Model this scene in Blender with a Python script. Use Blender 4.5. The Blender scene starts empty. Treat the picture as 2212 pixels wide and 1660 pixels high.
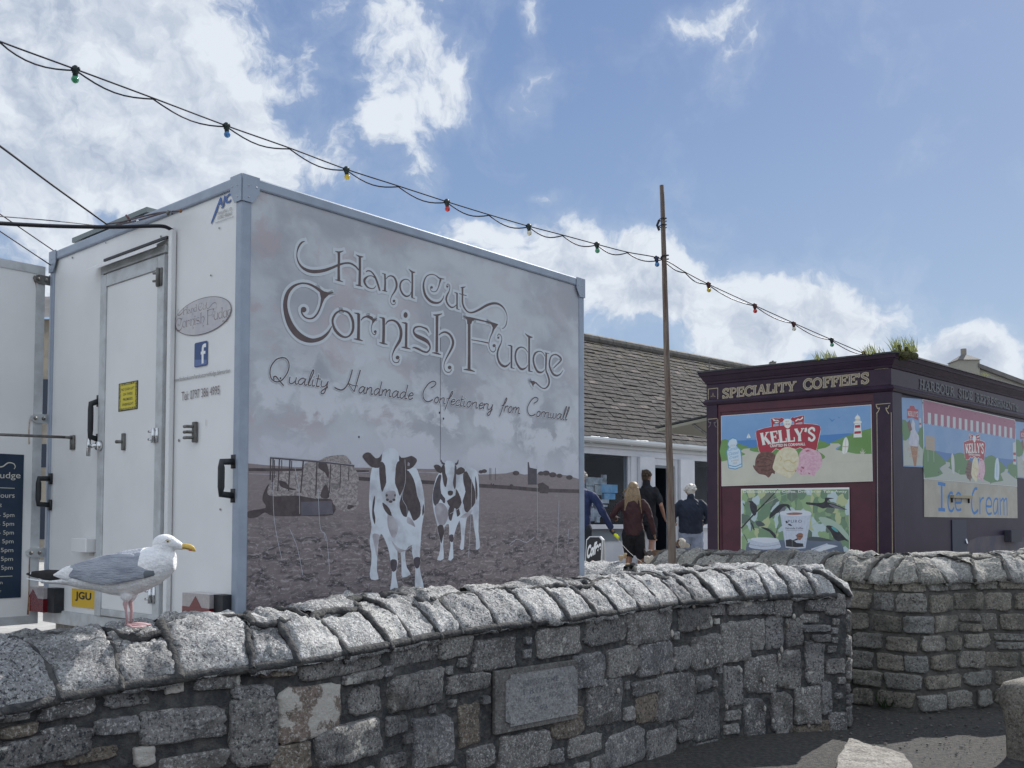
import bpy, bmesh, math, random
from mathutils import Vector, Matrix, noise
from mathutils.geometry import tessellate_polygon
R = math.radians
random.seed(7)
SC = bpy.context.scene
COL = SC.collection

# ------------------------------------------------------------------ camera, light, sky
S = 3186 / 2212
F, CX, HZ, EYE = 2100.0, 1140.0, 1128.0, 1.6
TILT = R(2.5)
PPY = HZ - F * math.tan(TILT)
cd = bpy.data.cameras.new('camera')
cam = bpy.data.objects.new('camera', cd)
COL.objects.link(cam)
cam.location = (0, 0, EYE)
cam.rotation_euler = (R(90) + TILT, 0, 0)
cd.sensor_width = 36
cd.lens = 36 * F / 2212
cd.shift_x = -(CX - 1106) / 2212
cd.shift_y = (PPY - 830) / 2212
cd.clip_start, cd.clip_end = 0.05, 3000
SC.camera = cam
SC.view_settings.view_transform = 'Standard'
SC.view_settings.look = 'None'
SC.view_settings.exposure = 0.25
SC.view_settings.gamma = 1
SC.cycles.use_denoising = True
SC.cycles.max_bounces = 6
SC.cycles.sample_clamp_indirect = 4

SUN_AZ, SUN_EL = R(35.0), R(39)
sl = bpy.data.lights.new('sun', 'SUN')
sl.energy, sl.angle, sl.color = 5.0, R(0.53), (1.0, 0.965, 0.92)
sun = bpy.data.objects.new('sun', sl)
COL.objects.link(sun)
SDIR = Vector((math.sin(SUN_AZ) * math.cos(SUN_EL), math.cos(SUN_AZ) * math.cos(SUN_EL), math.sin(SUN_EL)))
sun.rotation_euler = SDIR.to_track_quat('Z', 'Y').to_euler()

def ray(x, y):
    X, Y = (x - CX) / F, -(y - PPY) / F
    c, s = math.cos(TILT), math.sin(TILT)
    return Vector((X, c - Y * s, s + Y * c))
CAM = Vector((0, 0, EYE))
def at_depth(x, y, d):
    r = ray(x, y)
    return CAM + r * (d / r.y)
def at_z(x, y, z):
    r = ray(x, y)
    return CAM + r * ((z - EYE) / r.z)

class NT:                      # small node-tree helper
    def __init__(s, tree):
        s.t = tree; tree.nodes.clear()
    def n(s, kind, ins=None, **kw):
        o = s.t.nodes.new(kind)
        for k, v in kw.items(): setattr(o, k, v)
        for k, v in (ins or {}).items():
            if isinstance(v, bpy.types.NodeSocket): s.t.links.new(v, o.inputs[k])
            else: o.inputs[k].default_value = v
        return o
    def m(s, op, a, b=0.0, c=None, clamp=False):
        ins = {0: a, 1: b}
        if c is not None: ins[2] = c
        return s.n('ShaderNodeMath', ins, operation=op, use_clamp=clamp).outputs[0]
    def v(s, op, a, b=(0, 0, 0)):
        o = s.n('ShaderNodeVectorMath', {0: a, 1: b}, operation=op)
        return o.outputs['Value'] if op in ('DOT_PRODUCT', 'LENGTH') else o.outputs[0]
    def noise(s, vec, scale, detail=4, rough=.55, dist=0.0, dims='3D'):
        return s.n('ShaderNodeTexNoise', {'Vector': vec, 'Scale': scale, 'Detail': detail, 'Roughness': rough, 'Distortion': dist}, noise_dimensions=dims).outputs['Fac']
    def mix(s, f, a, b):
        o = s.n('ShaderNodeMix', data_type='RGBA')
        for i, v in ((0, f), (6, a), (7, b)):
            if isinstance(v, bpy.types.NodeSocket): s.t.links.new(v, o.inputs[i])
            else: o.inputs[i].default_value = v if i == 0 else (*v[:3], 1)
        return o.outputs[2]
    def ramp(s, f, lo, hi):
        return s.n('ShaderNodeMapRange', {0: f, 1: lo, 2: hi, 3: 0.0, 4: 1.0}, clamp=True, interpolation_type='SMOOTHSTEP').outputs[0]

W = bpy.data.worlds.new('World')
SC.world = W
W.use_nodes = True
def build_world():
    t = NT(W.node_tree)
    co = t.n('ShaderNodeTexCoord').outputs['Generated']
    sky = t.n('ShaderNodeTexSky', sky_type='NISHITA', sun_disc=False, sun_elevation=SUN_EL, sun_rotation=SUN_AZ, air_density=1.35, dust_density=.6, ozone_density=3.0, altitude=0)
    sx = t.n('ShaderNodeSeparateXYZ', {0: co})
    az = t.m('ARCTAN2', sx.outputs[0], sx.outputs[1])
    el = t.m('ARCSINE', sx.outputs[2])
    # clear maritime air: the physical sky evened out towards a deeper blue higher up
    deep = t.mix(t.ramp(el, .0, .55), (4.3, 5.8, 8.4), (2.05, 3.35, 6.6))
    bg1 = t.n('ShaderNodeBackground', {'Strength': 0.07, 'Color': t.mix(.68, sky.outputs[0], deep)})
    p = t.n('ShaderNodeCombineXYZ', {0: az, 1: el, 2: 0.0}).outputs[0]
    wn = t.n('ShaderNodeTexNoise', {'Vector': co, 'Scale': 7.0, 'Detail': 5.0, 'Roughness': .6}).outputs['Color']
    warp = t.v('MULTIPLY', t.v('SUBTRACT', wn, (.5, .5, .5)), (.13, .10, 0))
    pw = t.v('ADD', p, warp)
    blobs = [(170, 100, 330, 200, 1.4), (450, 240, 130, 130, 1.1), (340, 340, 280, 130, 1.2), (60, 330, 230, 200, .85), (540, 350, 70, 50, .6), (40, 520, 200, 110, .55),
             (850, 40, 160, 90, .72), (900, 150, 140, 110, .72), (965, 140, 80, 90, .6), (850, 270, 100, 90, .55), (890, 370, 50, 70, .5),
             (1180, 160, 60, 60, .44), (1168, 60, 40, 50, .40), (610, 130, 70, 45, .55), (1520, 35, 130, 50, .47), (1600, 115, 60, 80, .46), (1450, 60, 90, 40, .25), (1320, 270, 60, 50, .12),
             (1240, 595, 260, 78, 1.05), (1080, 520, 150, 50, .7), (1450, 655, 240, 75, 1.05), (1700, 720, 200, 90, 1.2), (1800, 675, 85, 55, .8), (1540, 545, 60, 25, .4), (2090, 790, 150, 75, 1.1), (1990, 760, 80, 40, .6), (1140, 435, 45, 20, .38), (1350, 470, 60, 25, .2)]
    tot = 0.0
    for (x, y, rx, ry, w) in blobs:
        d = ray(x, y).normalized()
        c = (math.atan2(d.x, d.y), math.asin(d.z), 0)
        k = 1 / F
        q = t.v('MULTIPLY', t.v('SUBTRACT', pw, c), (1 / (rx * k), 1 / (ry * k), 0))
        g = t.m('MULTIPLY', t.m('EXPONENT', t.m('MULTIPLY', t.v('DOT_PRODUCT', q, q), -.8)), w)
        tot = t.m('MAXIMUM', tot, g) if tot else g
    # unseen clouds added outside the view as fill for the shaded faces: broken noise
    n1 = t.n('ShaderNodeTexNoise', {'Vector': pw, 'Scale': 9.5, 'Detail': 10.0, 'Roughness': .62}).outputs['Fac']
    n2 = t.n('ShaderNodeTexNoise', {'Vector': t.v('ADD', pw, (.010, .014, 0)), 'Scale': 9.5, 'Detail': 10.0, 'Roughness': .60}).outputs['Fac']
    n3 = t.noise(co, 2.2, 5, .5)
    back = t.m('MULTIPLY', t.ramp(t.m('ABSOLUTE', az), .75, 1.1), t.m('ADD', .5, t.m('MULTIPLY', t.ramp(n3, .35, .6), .8)))
    tot = t.m('MAXIMUM', tot, back)
    dens = t.m('ADD', tot, t.m('MULTIPLY', t.m('SUBTRACT', n1, .5), 1.95))
    fac = t.ramp(dens, .30, .64)
    thin = t.m('MULTIPLY', t.ramp(t.m('ADD', t.m('MULTIPLY', tot, .6), t.m('SUBTRACT', n1, .38)), .12, .6), .35)
    fac = t.m('MAXIMUM', fac, thin)
    fac = t.m('MULTIPLY', fac, t.ramp(el, -.02, .02))
    core = t.ramp(dens, .55, 1.3)
    lit = t.m('ADD', .42, t.m('MULTIPLY', t.m('SUBTRACT', n1, n2), 5.0), clamp=True)
    sh = t.m('ADD', t.m('MULTIPLY', t.m('SUBTRACT', 1.0, core), .55), lit, clamp=True)
    ccol = t.mix(sh, (.43, .51, .65), (.81, .87, .95))
    bg2 = t.n('ShaderNodeBackground', {'Color': ccol, 'Strength': t.m('ADD', .80, t.m('MULTIPLY', t.ramp(t.m('ABSOLUTE', az), .8, 1.5), .30))})  # added clouds outside the view get extra strength to brighten shaded faces
    ms = t.n('ShaderNodeMixShader', {0: fac, 1: bg1.outputs[0], 2: bg2.outputs[0]})
    t.n('ShaderNodeOutputWorld', {0: ms.outputs[0]})
    W.cycles.sampling_method = 'MANUAL'
    W.cycles.sample_map_resolution = 512
build_world()

# ------------------------------------------------------------------ materials
MATS = {}
def pm(name, c1, c2=None, scale=6.0, rough=.6, metal=0.0, bump=0.0, bscale=60.0, spec=.4, detail=5, lo=.35, hi=.65, trans=0.0, coat=0.0, island=0.0, uv=False, stretch=None, alpha=1.0, ior=1.45):
    if name in MATS: return MATS[name]
    m = bpy.data.materials.new(name); m.use_nodes = True
    t = NT(m.node_tree)
    b = t.n('ShaderNodeBsdfPrincipled', {'Roughness': rough, 'Metallic': metal, 'Specular IOR Level': spec, 'Transmission Weight': trans, 'Coat Weight': coat, 'Alpha': alpha, 'IOR': ior})
    if uv: pos = t.n('ShaderNodeTexCoord').outputs['UV']
    else: pos = t.n('ShaderNodeNewGeometry').outputs['Position']
    if stretch: pos = t.v('MULTIPLY', pos, stretch)
    col = None
    if c2 is not None:
        col = t.mix(t.ramp(t.noise(pos, scale, detail, .6), lo, hi), c1, c2)
    if island:
        g = t.n('ShaderNodeNewGeometry').outputs['Random Per Island']
        f = t.m('ADD', 1 - island, t.m('MULTIPLY', g, 2 * island))
        hs = t.n('ShaderNodeHueSaturation', {'Value': f})
        if col is not None: t.t.links.new(col, hs.inputs['Color'])
        else: hs.inputs['Color'].default_value = (*c1, 1)
        col = hs.outputs[0]
    if col is not None: t.t.links.new(col, b.inputs['Base Color'])
    else: b.inputs['Base Color'].default_value = (*c1, 1)
    if bump:
        bp = t.n('ShaderNodeBump', {'Strength': bump, 'Distance': .02, 'Height': t.noise(pos, bscale, 4, .6)})
        t.t.links.new(bp.outputs[0], b.inputs['Normal'])
    t.n('ShaderNodeOutputMaterial', {0: b.outputs[0]})
    MATS[name] = m
    return m
def srgb(r, g, b):
    f = lambda c: (c / 255 / 12.92) if c / 255 <= .04045 else ((c / 255 + .055) / 1.055) ** 2.4
    return (f(r), f(g), f(b))
def granite(name, tones, white, dark, lichen=.62, sp=1.0, moss=None, fr=1.0, bump=.75):
    if name in MATS: return MATS[name]
    m = bpy.data.materials.new(name); m.use_nodes = True
    t = NT(m.node_tree)
    g = t.n('ShaderNodeNewGeometry')
    pos, isl = g.outputs['Position'], g.outputs['Random Per Island']
    rp = t.n('ShaderNodeValToRGB', {0: isl})
    e = rp.color_ramp.elements
    for i, c in enumerate(tones):
        q = e[i] if i < 2 else e.new(.5)
        q.position = i / (len(tones) - 1); q.color = (*c, 1)
    base = rp.outputs[0]
    big = t.noise(pos, 11, 4, .6)
    base = t.mix(t.m('MULTIPLY', t.ramp(big, .42, .7), .45), base, dark)
    vr = t.m('FRACT', t.m('MULTIPLY', isl, 7.31))
    s1 = t.noise(pos, 62 * fr, 3, .8)
    base = t.mix(t.m('MULTIPLY', t.ramp(s1, .52, .62), t.m('ADD', .38 * sp, t.m('MULTIPLY', vr, .55 * sp))), base, white)
    s2 = t.noise(t.v('ADD', pos, (3.3, 1.7, 9.1)), 48 * fr, 3, .8)
    base = t.mix(t.m('MULTIPLY', t.ramp(s2, .51, .62), t.m('ADD', .95 * sp, t.m('MULTIPLY', vr, -.5 * sp)), clamp=True), base, dark)
    l1 = t.noise(t.v('ADD', pos, (7.1, 2.2, 4.4)), 5.5, 6, .65)
    base = t.mix(t.m('MULTIPLY', t.ramp(l1, lichen, lichen + .04), .85), base, (.50, .48, .44))
    big2 = t.noise(t.v('ADD', pos, (1.1, 5.2, 3.4)), 2.6, 5, .6)
    base = t.mix(t.m('MULTIPLY', t.ramp(big2, .50, .66), .5), base, dark)
    if moss:
        l2 = t.noise(t.v('ADD', pos, (17.1, 8.2, 1.4)), 4, 6, .65)
        base = t.mix(t.m('MULTIPLY', t.ramp(l2, .55, .66), .6), base, moss)
    b = t.n('ShaderNodeBsdfPrincipled', {'Base Color': base, 'Roughness': .85, 'Specular IOR Level': .25})
    h = t.m('ADD', t.noise(pos, 55, 5, .7), t.m('MULTIPLY', t.noise(pos, 14, 4, .6), 1.6))
    bp = t.n('ShaderNodeBump', {'Strength': bump, 'Distance': .02, 'Height': h})
    t.t.links.new(bp.outputs[0], b.inputs['Normal'])
    t.n('ShaderNodeOutputMaterial', {0: b.outputs[0]})
    MATS[name] = m
    return m

# ------------------------------------------------------------------ mesh builders and the object tree
class MB:
    def __init__(s):
        s.v, s.f, s.mi, s.uv, s.mats = [], [], [], [], []
    def mat(s, m):
        if m not in s.mats: s.mats.append(m)
        return s.mats.index(m)
    def face(s, pts, m, uv=None):
        i = len(s.v); s.v += [Vector(p) for p in pts]
        s.f.append(list(range(i, i + len(pts)))); s.mi.append(s.mat(m)); s.uv.append(uv)
    def raw(s, vs, fs, m, uvs=None):
        i = len(s.v); s.v += [Vector(p) for p in vs]; k = s.mat(m)
        for f in fs:
            s.f.append([i + j for j in f]); s.mi.append(k)
            s.uv.append([uvs[j] for j in f] if uvs else None)
    def box(s, o, a, b, c, m):
        o, a, b, c = map(Vector, (o, a, b, c))
        p = [o, o + a, o + a + b, o + b, o + c, o + a + c, o + a + b + c, o + b + c]
        fs = [(0, 3, 2, 1), (4, 5, 6, 7), (0, 1, 5, 4), (1, 2, 6, 5), (2, 3, 7, 6), (3, 0, 4, 7)]
        if a.cross(b).dot(c) < 0: fs = [f[::-1] for f in fs]
        s.raw(p, fs, m)
    def bbox(s, lo, hi, m):
        s.box(lo, (hi[0] - lo[0], 0, 0), (0, hi[1] - lo[1], 0), (0, 0, hi[2] - lo[2]), m)
    def tube(s, pts, r, m, n=8, cap=True):
        pts = [Vector(p) for p in pts]
        rs = r if isinstance(r, (list, tuple)) else [r] * len(pts)
        vs, fs = [], []
        up = None
        for i, p in enumerate(pts):
            d = (pts[min(i + 1, len(pts) - 1)] - pts[max(i - 1, 0)]).normalized()
            if up is None:
                up = d.orthogonal().normalized()
            else:
                up = (up - d * up.dot(d)); up = up.normalized() if up.length > 1e-6 else d.orthogonal().normalized()
            w = d.cross(up)
            for k in range(n):
                a = 2 * math.pi * k / n
                vs.append(p + (up * math.cos(a) + w * math.sin(a)) * rs[i])
        for i in range(len(pts) - 1):
            for k in range(n):
                k2 = (k + 1) % n
                fs.append((i * n + k, i * n + k2, (i + 1) * n + k2, (i + 1) * n + k))
        if cap:
            fs.append(tuple(range(n))[::-1]); fs.append(tuple((len(pts) - 1) * n + k for k in range(n)))
        s.raw(vs, fs, m)
    def ball(s, c, r, m, n=10, k=7, axes=None):
        c = Vector(c); r = r if isinstance(r, (tuple, list)) else (r, r, r)
        ax = axes or (Vector((1, 0, 0)), Vector((0, 1, 0)), Vector((0, 0, 1)))
        vs, fs = [], []
        for j in range(k + 1):
            a = math.pi * j / k
            for i in range(n):
                b = 2 * math.pi * i / n
                vs.append(c + ax[0] * (r[0] * math.sin(a) * math.cos(b)) + ax[1] * (r[1] * math.sin(a) * math.sin(b)) + ax[2] * (r[2] * math.cos(a)))
        for j in range(k):
            for i in range(n):
                i2 = (i + 1) % n
                fs.append((j * n + i, (j + 1) * n + i, (j + 1) * n + i2, j * n + i2))
        s.raw(vs, fs, m)
    def build(s, name, parent=None, smooth=False, loc=None):
        me = bpy.data.meshes.new(name)
        org = world_loc(parent) if parent else Vector(loc) if loc is not None else Vector((0, 0, 0))
        me.from_pydata([tuple(v - org) for v in s.v], [], s.f)
        for m in s.mats: me.materials.append(m)
        for p, k in zip(me.polygons, s.mi): p.material_index = k
        if any(u for u in s.uv):
            l = me.uv_layers.new(name='UVMap')
            for p, u in zip(me.polygons, s.uv):
                if u:
                    for li, q in zip(p.loop_indices, u): l.data[li].uv = q
        if smooth:
            for p in me.polygons: p.use_smooth = True
        me.update()
        o = bpy.data.objects.new(name, me); COL.objects.link(o)
        if parent: o.parent = parent
        elif loc is not None: o.location = loc
        return o
def world_loc(o):
    v = Vector((0, 0, 0))
    while o: v += o.location; o = o.parent
    return v
def thing(name, label, cat, loc, group=None):
    o = bpy.data.objects.new(name, None); COL.objects.link(o)
    o.location = loc; o.empty_display_size = .1
    return tag(o, label, cat, group)
def tag(o, label=None, cat=None, group=None, kind=None):
    if label: o['label'] = label
    if cat: o['category'] = cat
    if group: o['group'] = group
    if kind: o['kind'] = kind
    return o
def bevel(o, w=.008, seg=2, ang=35):
    m = o.modifiers.new('bevel', 'BEVEL'); m.width = w; m.segments = seg; m.limit_method = 'ANGLE'; m.angle_limit = R(ang)
    return o
def spline(pts, n=6, closed=False):
    P = [tuple(p) for p in pts]; out = []; N = len(P)
    rng = range(N) if closed else range(N - 1)
    for i in rng:
        p1, p2 = P[i], P[(i + 1) % N]
        p0 = P[i - 1] if (closed or i > 0) else p1
        p3 = P[(i + 2) % N] if (closed or i + 2 < N) else p2
        for k in range(n):
            t = k / n
            out.append(tuple(.5 * ((2 * b) + (c - a) * t + (2 * a - 5 * b + 4 * c - d) * t * t + (3 * b - a - 3 * c + d) * t ** 3) for a, b, c, d in zip(p0, p1, p2, p3)))
    if not closed: out.append(P[-1])
    return out

class Plane:                  # a flat face: u along it, v up it, w off it; px() takes a point of the photograph onto it
    def __init__(s, o, u, v=(0, 0, 1)):
        s.o, s.u, s.v = Vector(o), Vector(u).normalized(), Vector(v).normalized()
        s.n = s.u.cross(s.v).normalized()
        if s.n.dot(CAM - s.o) < 0: s.n = -s.n
        s.k, s.base = 0, .0008
    def px(s, x, y):
        r = ray(x, y)
        d = CAM + r * ((s.o - CAM).dot(s.n) / r.dot(s.n)) - s.o
        return (d.dot(s.u), d.dot(s.v))
    def P(s, u, v, w=0.0):
        return s.o + s.u * u + s.v * v + s.n * w
    def lift(s):              # each new decal lies a hair above the last one
        s.k += 1
        return s.base + s.k * .000004
class Z:                      # pixel space of one enlarged crop, on a plane
    def __init__(s, pl, x0, y0, sc):
        s.pl, s.x0, s.y0, s.sc = pl, x0, y0, sc
    def __call__(s, x, y):
        return s.pl.px((s.x0 + x / s.sc) / S, (s.y0 + y / s.sc) / S)
    def unit(s, x, y):        # metres per crop pixel here
        a, b = s(x, y), s(x, y + 10)
        return abs(a[1] - b[1]) / 10
class UV:                     # plain (u, v) coordinates on a plane
    def __init__(s, pl, f=None): s.pl, s.f = pl, f or (lambda u, v: (u, v))
    def __call__(s, u, v): return s.f(u, v)
    def unit(s, x, y):
        a, b = s.f(x, y), s.f(x, y + .01)
        return math.hypot(a[0] - b[0], a[1] - b[1]) / .01
def poly(mb, z, pts, m, smooth=0, w=None, closed=True):
    if smooth: pts = spline(pts, smooth, True)
    q = [z(*p[:2]) for p in pts]
    w = z.pl.lift() if w is None else w
    tri = tessellate_polygon([[Vector((a, b, 0)) for a, b in q]])
    vs = [z.pl.P(a, b, w) for a, b in q]
    fs = []
    for t in tri:
        a, b, c = (vs[i] for i in t)
        fs.append(t if (b - a).cross(c - a).dot(z.pl.n) > 0 else t[::-1])
    mb.raw(vs, fs, m, q)
def stroke(mb, z, pts, m, width=None, grow=0.0, n=6, round_end=True, w=None):
    P = [tuple(p) if len(p) == 3 else (*p, width) for p in pts]
    P = spline(P, n) if len(P) > 2 else P
    q = []
    for x, y, r in P:
        a = z(x, y); q.append((a[0], a[1], max(r * z.unit(x, y), .0004) / 2 + grow))
    w = z.pl.lift() if w is None else w
    vs, fs, N = [], [], len(q)
    for i in range(N):
        a, b = q[max(i - 1, 0)], q[min(i + 1, N - 1)]
        dx, dy = b[0] - a[0], b[1] - a[1]; l = math.hypot(dx, dy) or 1
        nx, ny = -dy / l, dx / l; x, y, r = q[i]
        ex = grow * (-1 if i == 0 else 1 if i == N - 1 else 0)
        x += dx / l * ex; y += dy / l * ex
        vs += [z.pl.P(x + nx * r, y + ny * r, w), z.pl.P(x - nx * r, y - ny * r, w)]
    for i in range(N - 1): fs.append((2 * i, 2 * i + 1, 2 * i + 3, 2 * i + 2))
    a, b, c = vs[0], vs[1], vs[3]
    if (b - a).cross(c - a).dot(z.pl.n) < 0: fs = [f[::-1] for f in fs]
    mb.raw(vs, fs, m)
def dot(mb, z, x, y, rx, m, ry=None, grow=0.0, n=16, w=None):
    u = z.unit(x, y); g = grow / u
    poly(mb, z, [(x + (rx + g) * math.cos(k * 2 * math.pi / n), y + ((ry or rx) + g) * math.sin(k * 2 * math.pi / n)) for k in range(n)], m, w=w)
_TX = {}
def glyphs(s, bold=0.0, shear=0.0, space=1.0):
    k = (s, bold, shear, space)
    if k not in _TX:
        c = bpy.data.curves.new('t', 'FONT'); c.body = s; c.offset = bold; c.shear = shear; c.space_character = space; c.resolution_u = 4; c.fill_mode = 'FRONT'
        o = bpy.data.objects.new('t', c); COL.objects.link(o)
        dg = bpy.context.evaluated_depsgraph_get(); dg.update()
        me = bpy.data.meshes.new_from_object(o.evaluated_get(dg))
        vs = [(v.co.x, v.co.y) for v in me.vertices]; fs = [tuple(p.vertices) for p in me.polygons]
        bpy.data.objects.remove(o); bpy.data.curves.remove(c); bpy.data.meshes.remove(me)
        _TX[k] = (vs, fs)
    return _TX[k]
def text(mb, z, s, quad, m, bold=0.0, shear=0.0, space=1.0, w=None):
    # quad: four corners (bottom left, bottom right, top right, top left) of the ink box, in z's coordinates
    vs, fs = glyphs(s, bold, shear, space)
    x0, x1 = min(a for a, b in vs), max(a for a, b in vs); y0, y1 = min(b for a, b in vs), max(b for a, b in vs)
    q = [z(*p) for p in quad]
    w = z.pl.lift() if w is None else w
    out = []
    for a, b in vs:
        s_, t_ = (a - x0) / (x1 - x0), (b - y0) / (y1 - y0)
        out.append([(1 - t_) * ((1 - s_) * q[0][i] + s_ * q[1][i]) + t_ * ((1 - s_) * q[3][i] + s_ * q[2][i]) for i in (0, 1)])
    P = [z.pl.P(a, b, w) for a, b in out]
    fl = []
    for f in fs:
        a, b, c = P[f[0]], P[f[1]], P[f[2]]
        fl.append(f if (b - a).cross(c - a).dot(z.pl.n) > 0 else f[::-1])
    mb.raw(P, fl, m)
def slab(mb, pl, pts, t, m, w=0.0):
    # prism: outline pts (u, v) standing off the plane from w to w + t
    q = list(pts)
    ar = sum(q[i][0] * q[(i + 1) % len(q)][1] - q[(i + 1) % len(q)][0] * q[i][1] for i in range(len(q)))
    if (ar > 0) != (pl.u.cross(pl.v).dot(pl.n) > 0): q = q[::-1]
    n = len(q)
    vs = [pl.P(a, b, w + t) for a, b in q] + [pl.P(a, b, w) for a, b in q]
    tri = tessellate_polygon([[Vector((a, b, 0)) for a, b in q]])
    fs = []
    for f in tri:
        a, b, c = (vs[i] for i in f)
        fs.append(f if (b - a).cross(c - a).dot(pl.n) > 0 else f[::-1])
    back = [tuple(i + n for i in f[::-1]) for f in fs]
    mb.raw(vs, fs + back + [(i, i + n, (i + 1) % n + n, (i + 1) % n) for i in range(n)], m)
def rect(a, b): return [(a[0], a[1]), (b[0], a[1]), (b[0], b[1]), (a[0], b[1])]
# ------------------------------------------------------------------ ground
PZ = 0.60                      # level of the quay above the path in front of the walls
WHITE = pm('white_panel_paint', (.74, .74, .73), (.695, .695, .685), 2, .35, bump=.02, bscale=3)
ALU = pm('aluminium_trim', (.31, .36, .43), (.27, .315, .38), 8, .45, metal=.2)
ALU2 = pm('grey_trim', (.52, .54, .55), (.42, .43, .43), 10, .5, metal=.15)
DARK = pm('black_rubber', (.018, .02, .024), (.03, .032, .036), 20, .5)
CHROME = pm('chrome', (.6, .61, .62), None, rough=.22, metal=.9)
STEEL = pm('weathered_steel', (.20, .20, .19), (.12, .11, .10), 25, .55, metal=.5)
RUST = pm('rust_stain', (.20, .085, .03), (.33, .20, .10), 40, .8)
YEL = pm('yellow_print', (.62, .52, .05), (.56, .47, .06), 30, .5)
INK = pm('black_print', (.02, .02, .025), None, rough=.5)
PAPER = pm('white_print', (.75, .76, .76), None, rough=.5)
CABLE = pm('black_cable', (.012, .012, .018), None, rough=.5)

# ------------------------------------------------------------------ white trailer
SKY_A = None
def mural_sky():
    m = bpy.data.materials.new('mural_sky_print'); m.use_nodes = True
    t = NT(m.node_tree)
    uv = t.n('ShaderNodeTexCoord').outputs['UV']
    sx = t.n('ShaderNodeSeparateXYZ', {0: uv})
    st = t.v('MULTIPLY', uv, (1, 1.25, 1))
    wn = t.n('ShaderNodeTexNoise', {'Vector': st, 'Scale': 2.0, 'Detail': 5.0, 'Roughness': .6}).outputs['Color']
    q = t.v('ADD', st, t.v('MULTIPLY', t.v('SUBTRACT', wn, (.5, .5, .5)), (.35, .35, 0)))
    a = t.noise(q, 1.7, 6, .55); b = t.noise(t.v('ADD', q, (4, 2, 0)), 3.1, 7, .6)
    left = t.ramp(sx.outputs[0], 1.7, .2)
    c = t.mix(t.ramp(a, .38, .62), (.35, .365, .405), (.52, .55, .585))
    c = t.mix(t.m('MULTIPLY', t.ramp(b, .48, .62), t.m('ADD', .25, t.m('MULTIPLY', left, .6))), c, (.43, .38, .395))
    low = t.ramp(sx.outputs[1], 1.25, .95)
    cu = t.ramp(t.noise(t.v('ADD', q, (9, 5, 0)), 2.6, 7, .62), .46, .54)
    c = t.mix(t.m('MULTIPLY', cu, t.ramp(sx.outputs[1], 1.9, 1.05)), c, (.60, .62, .665))
    c = t.mix(t.m('MULTIPLY', low, .75), c, (.50, .515, .57))
    b_ = t.n('ShaderNodeBsdfPrincipled', {'Base Color': c, 'Roughness': .3, 'Specular IOR Level': .4})
    t.n('ShaderNodeOutputMaterial', {0: b_.outputs[0]})
    return m
def mural_field():
    m = bpy.data.materials.new('mural_field_print'); m.use_nodes = True
    t = NT(m.node_tree)
    uv = t.n('ShaderNodeTexCoord').outputs['UV']
    sx = t.n('ShaderNodeSeparateXYZ', {0: uv})
    near = t.ramp(sx.outputs[1], .72, .45)
    c = t.mix(t.ramp(sx.outputs[1], .82, .45), (.235, .198, .20), (.20, .168, .17))
    wn = t.n('ShaderNodeTexNoise', {'Vector': uv, 'Scale': 14.0, 'Detail': 3.0}).outputs['Color']
    q = t.v('ADD', t.v('MULTIPLY', uv, (.7, 1.5, 1)), t.v('MULTIPLY', t.v('SUBTRACT', wn, (.5, .5, .5)), (.12, .06, 0)))
    n1 = t.n('ShaderNodeMix', {0: near, 2: t.noise(q, 38, 6, .7), 3: t.noise(q, 15, 7, .72)}).outputs[0]; n2 = t.noise(t.v('ADD', q, (3, 3, 0)), 9, 5, .6)
    mud = t.m('MULTIPLY', t.ramp(n1, .56, .42), t.ramp(n2, .36, .56))
    c = t.mix(t.m('MULTIPLY', mud, t.m('ADD', .12, t.m('MULTIPLY', near, .83))), c, (.045, .040, .050))
    straw = t.ramp(t.noise(t.v('ADD', q, (8, 1, 0)), 42, 6, .75), .50, .62)
    c = t.mix(t.m('MULTIPLY', straw, t.m('ADD', .18, t.m('MULTIPLY', near, .55))), c, (.42, .37, .385))
    b_ = t.n('ShaderNodeBsdfPrincipled', {'Base Color': c, 'Roughness': .3, 'Specular IOR Level': .4})
    t.n('ShaderNodeOutputMaterial', {0: b_.outputs[0]})
    return m
def straw_mat():
    m = bpy.data.materials.new('mural_hay_print'); m.use_nodes = True
    t = NT(m.node_tree)
    uv = t.n('ShaderNodeTexCoord').outputs['UV']
    wn = t.n('ShaderNodeTexNoise', {'Vector': uv, 'Scale': 20.0, 'Detail': 3.0}).outputs['Color']
    q = t.v('ADD', uv, t.v('MULTIPLY', t.v('SUBTRACT', wn, (.5, .5, .5)), (.09, .05, 0)))
    c = t.mix(t.ramp(t.noise(q, 60, 6, .75), .40, .6), (.16, .142, .145), (.38, .34, .335))
    c = t.mix(t.m('MULTIPLY', t.ramp(t.noise(q, 12, 4, .6), .56, .68), .5), c, (.085, .078, .09))
    b_ = t.n('ShaderNodeBsdfPrincipled', {'Base Color': c, 'Roughness': .3})
    t.n('ShaderNodeOutputMaterial', {0: b_.outputs[0]})
    return m

C0 = at_depth(525, 379, 4.9); ZT = C0.z; ZB = 1.0
AZ = R(40.7)
DS = Vector((math.sin(AZ), math.cos(AZ), 0)); DR = Vector((-math.cos(AZ), math.sin(AZ), 0))
TL, TW = 2.853, 2.222
side = Plane((C0.x, C0.y, ZB), DS); rear = Plane((C0.x, C0.y, ZB), DR)
TH = ZT - ZB
trailer = thing('trailer', 'white box trailer with a printed cow mural on its long side', 'trailer', (C0.x + DS.x * TL / 2 + DR.x * TW / 2, C0.y + DS.y * TL / 2 + DR.y * TW / 2, PZ))
base = Vector((C0.x, C0.y, ZB))
m = MB(); m.box(base + DS * .004 + DR * .004, DS * (TL - .008), DR * (TW - .008), (0, 0, TH - .01), WHITE)
m.build('body', trailer)
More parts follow.
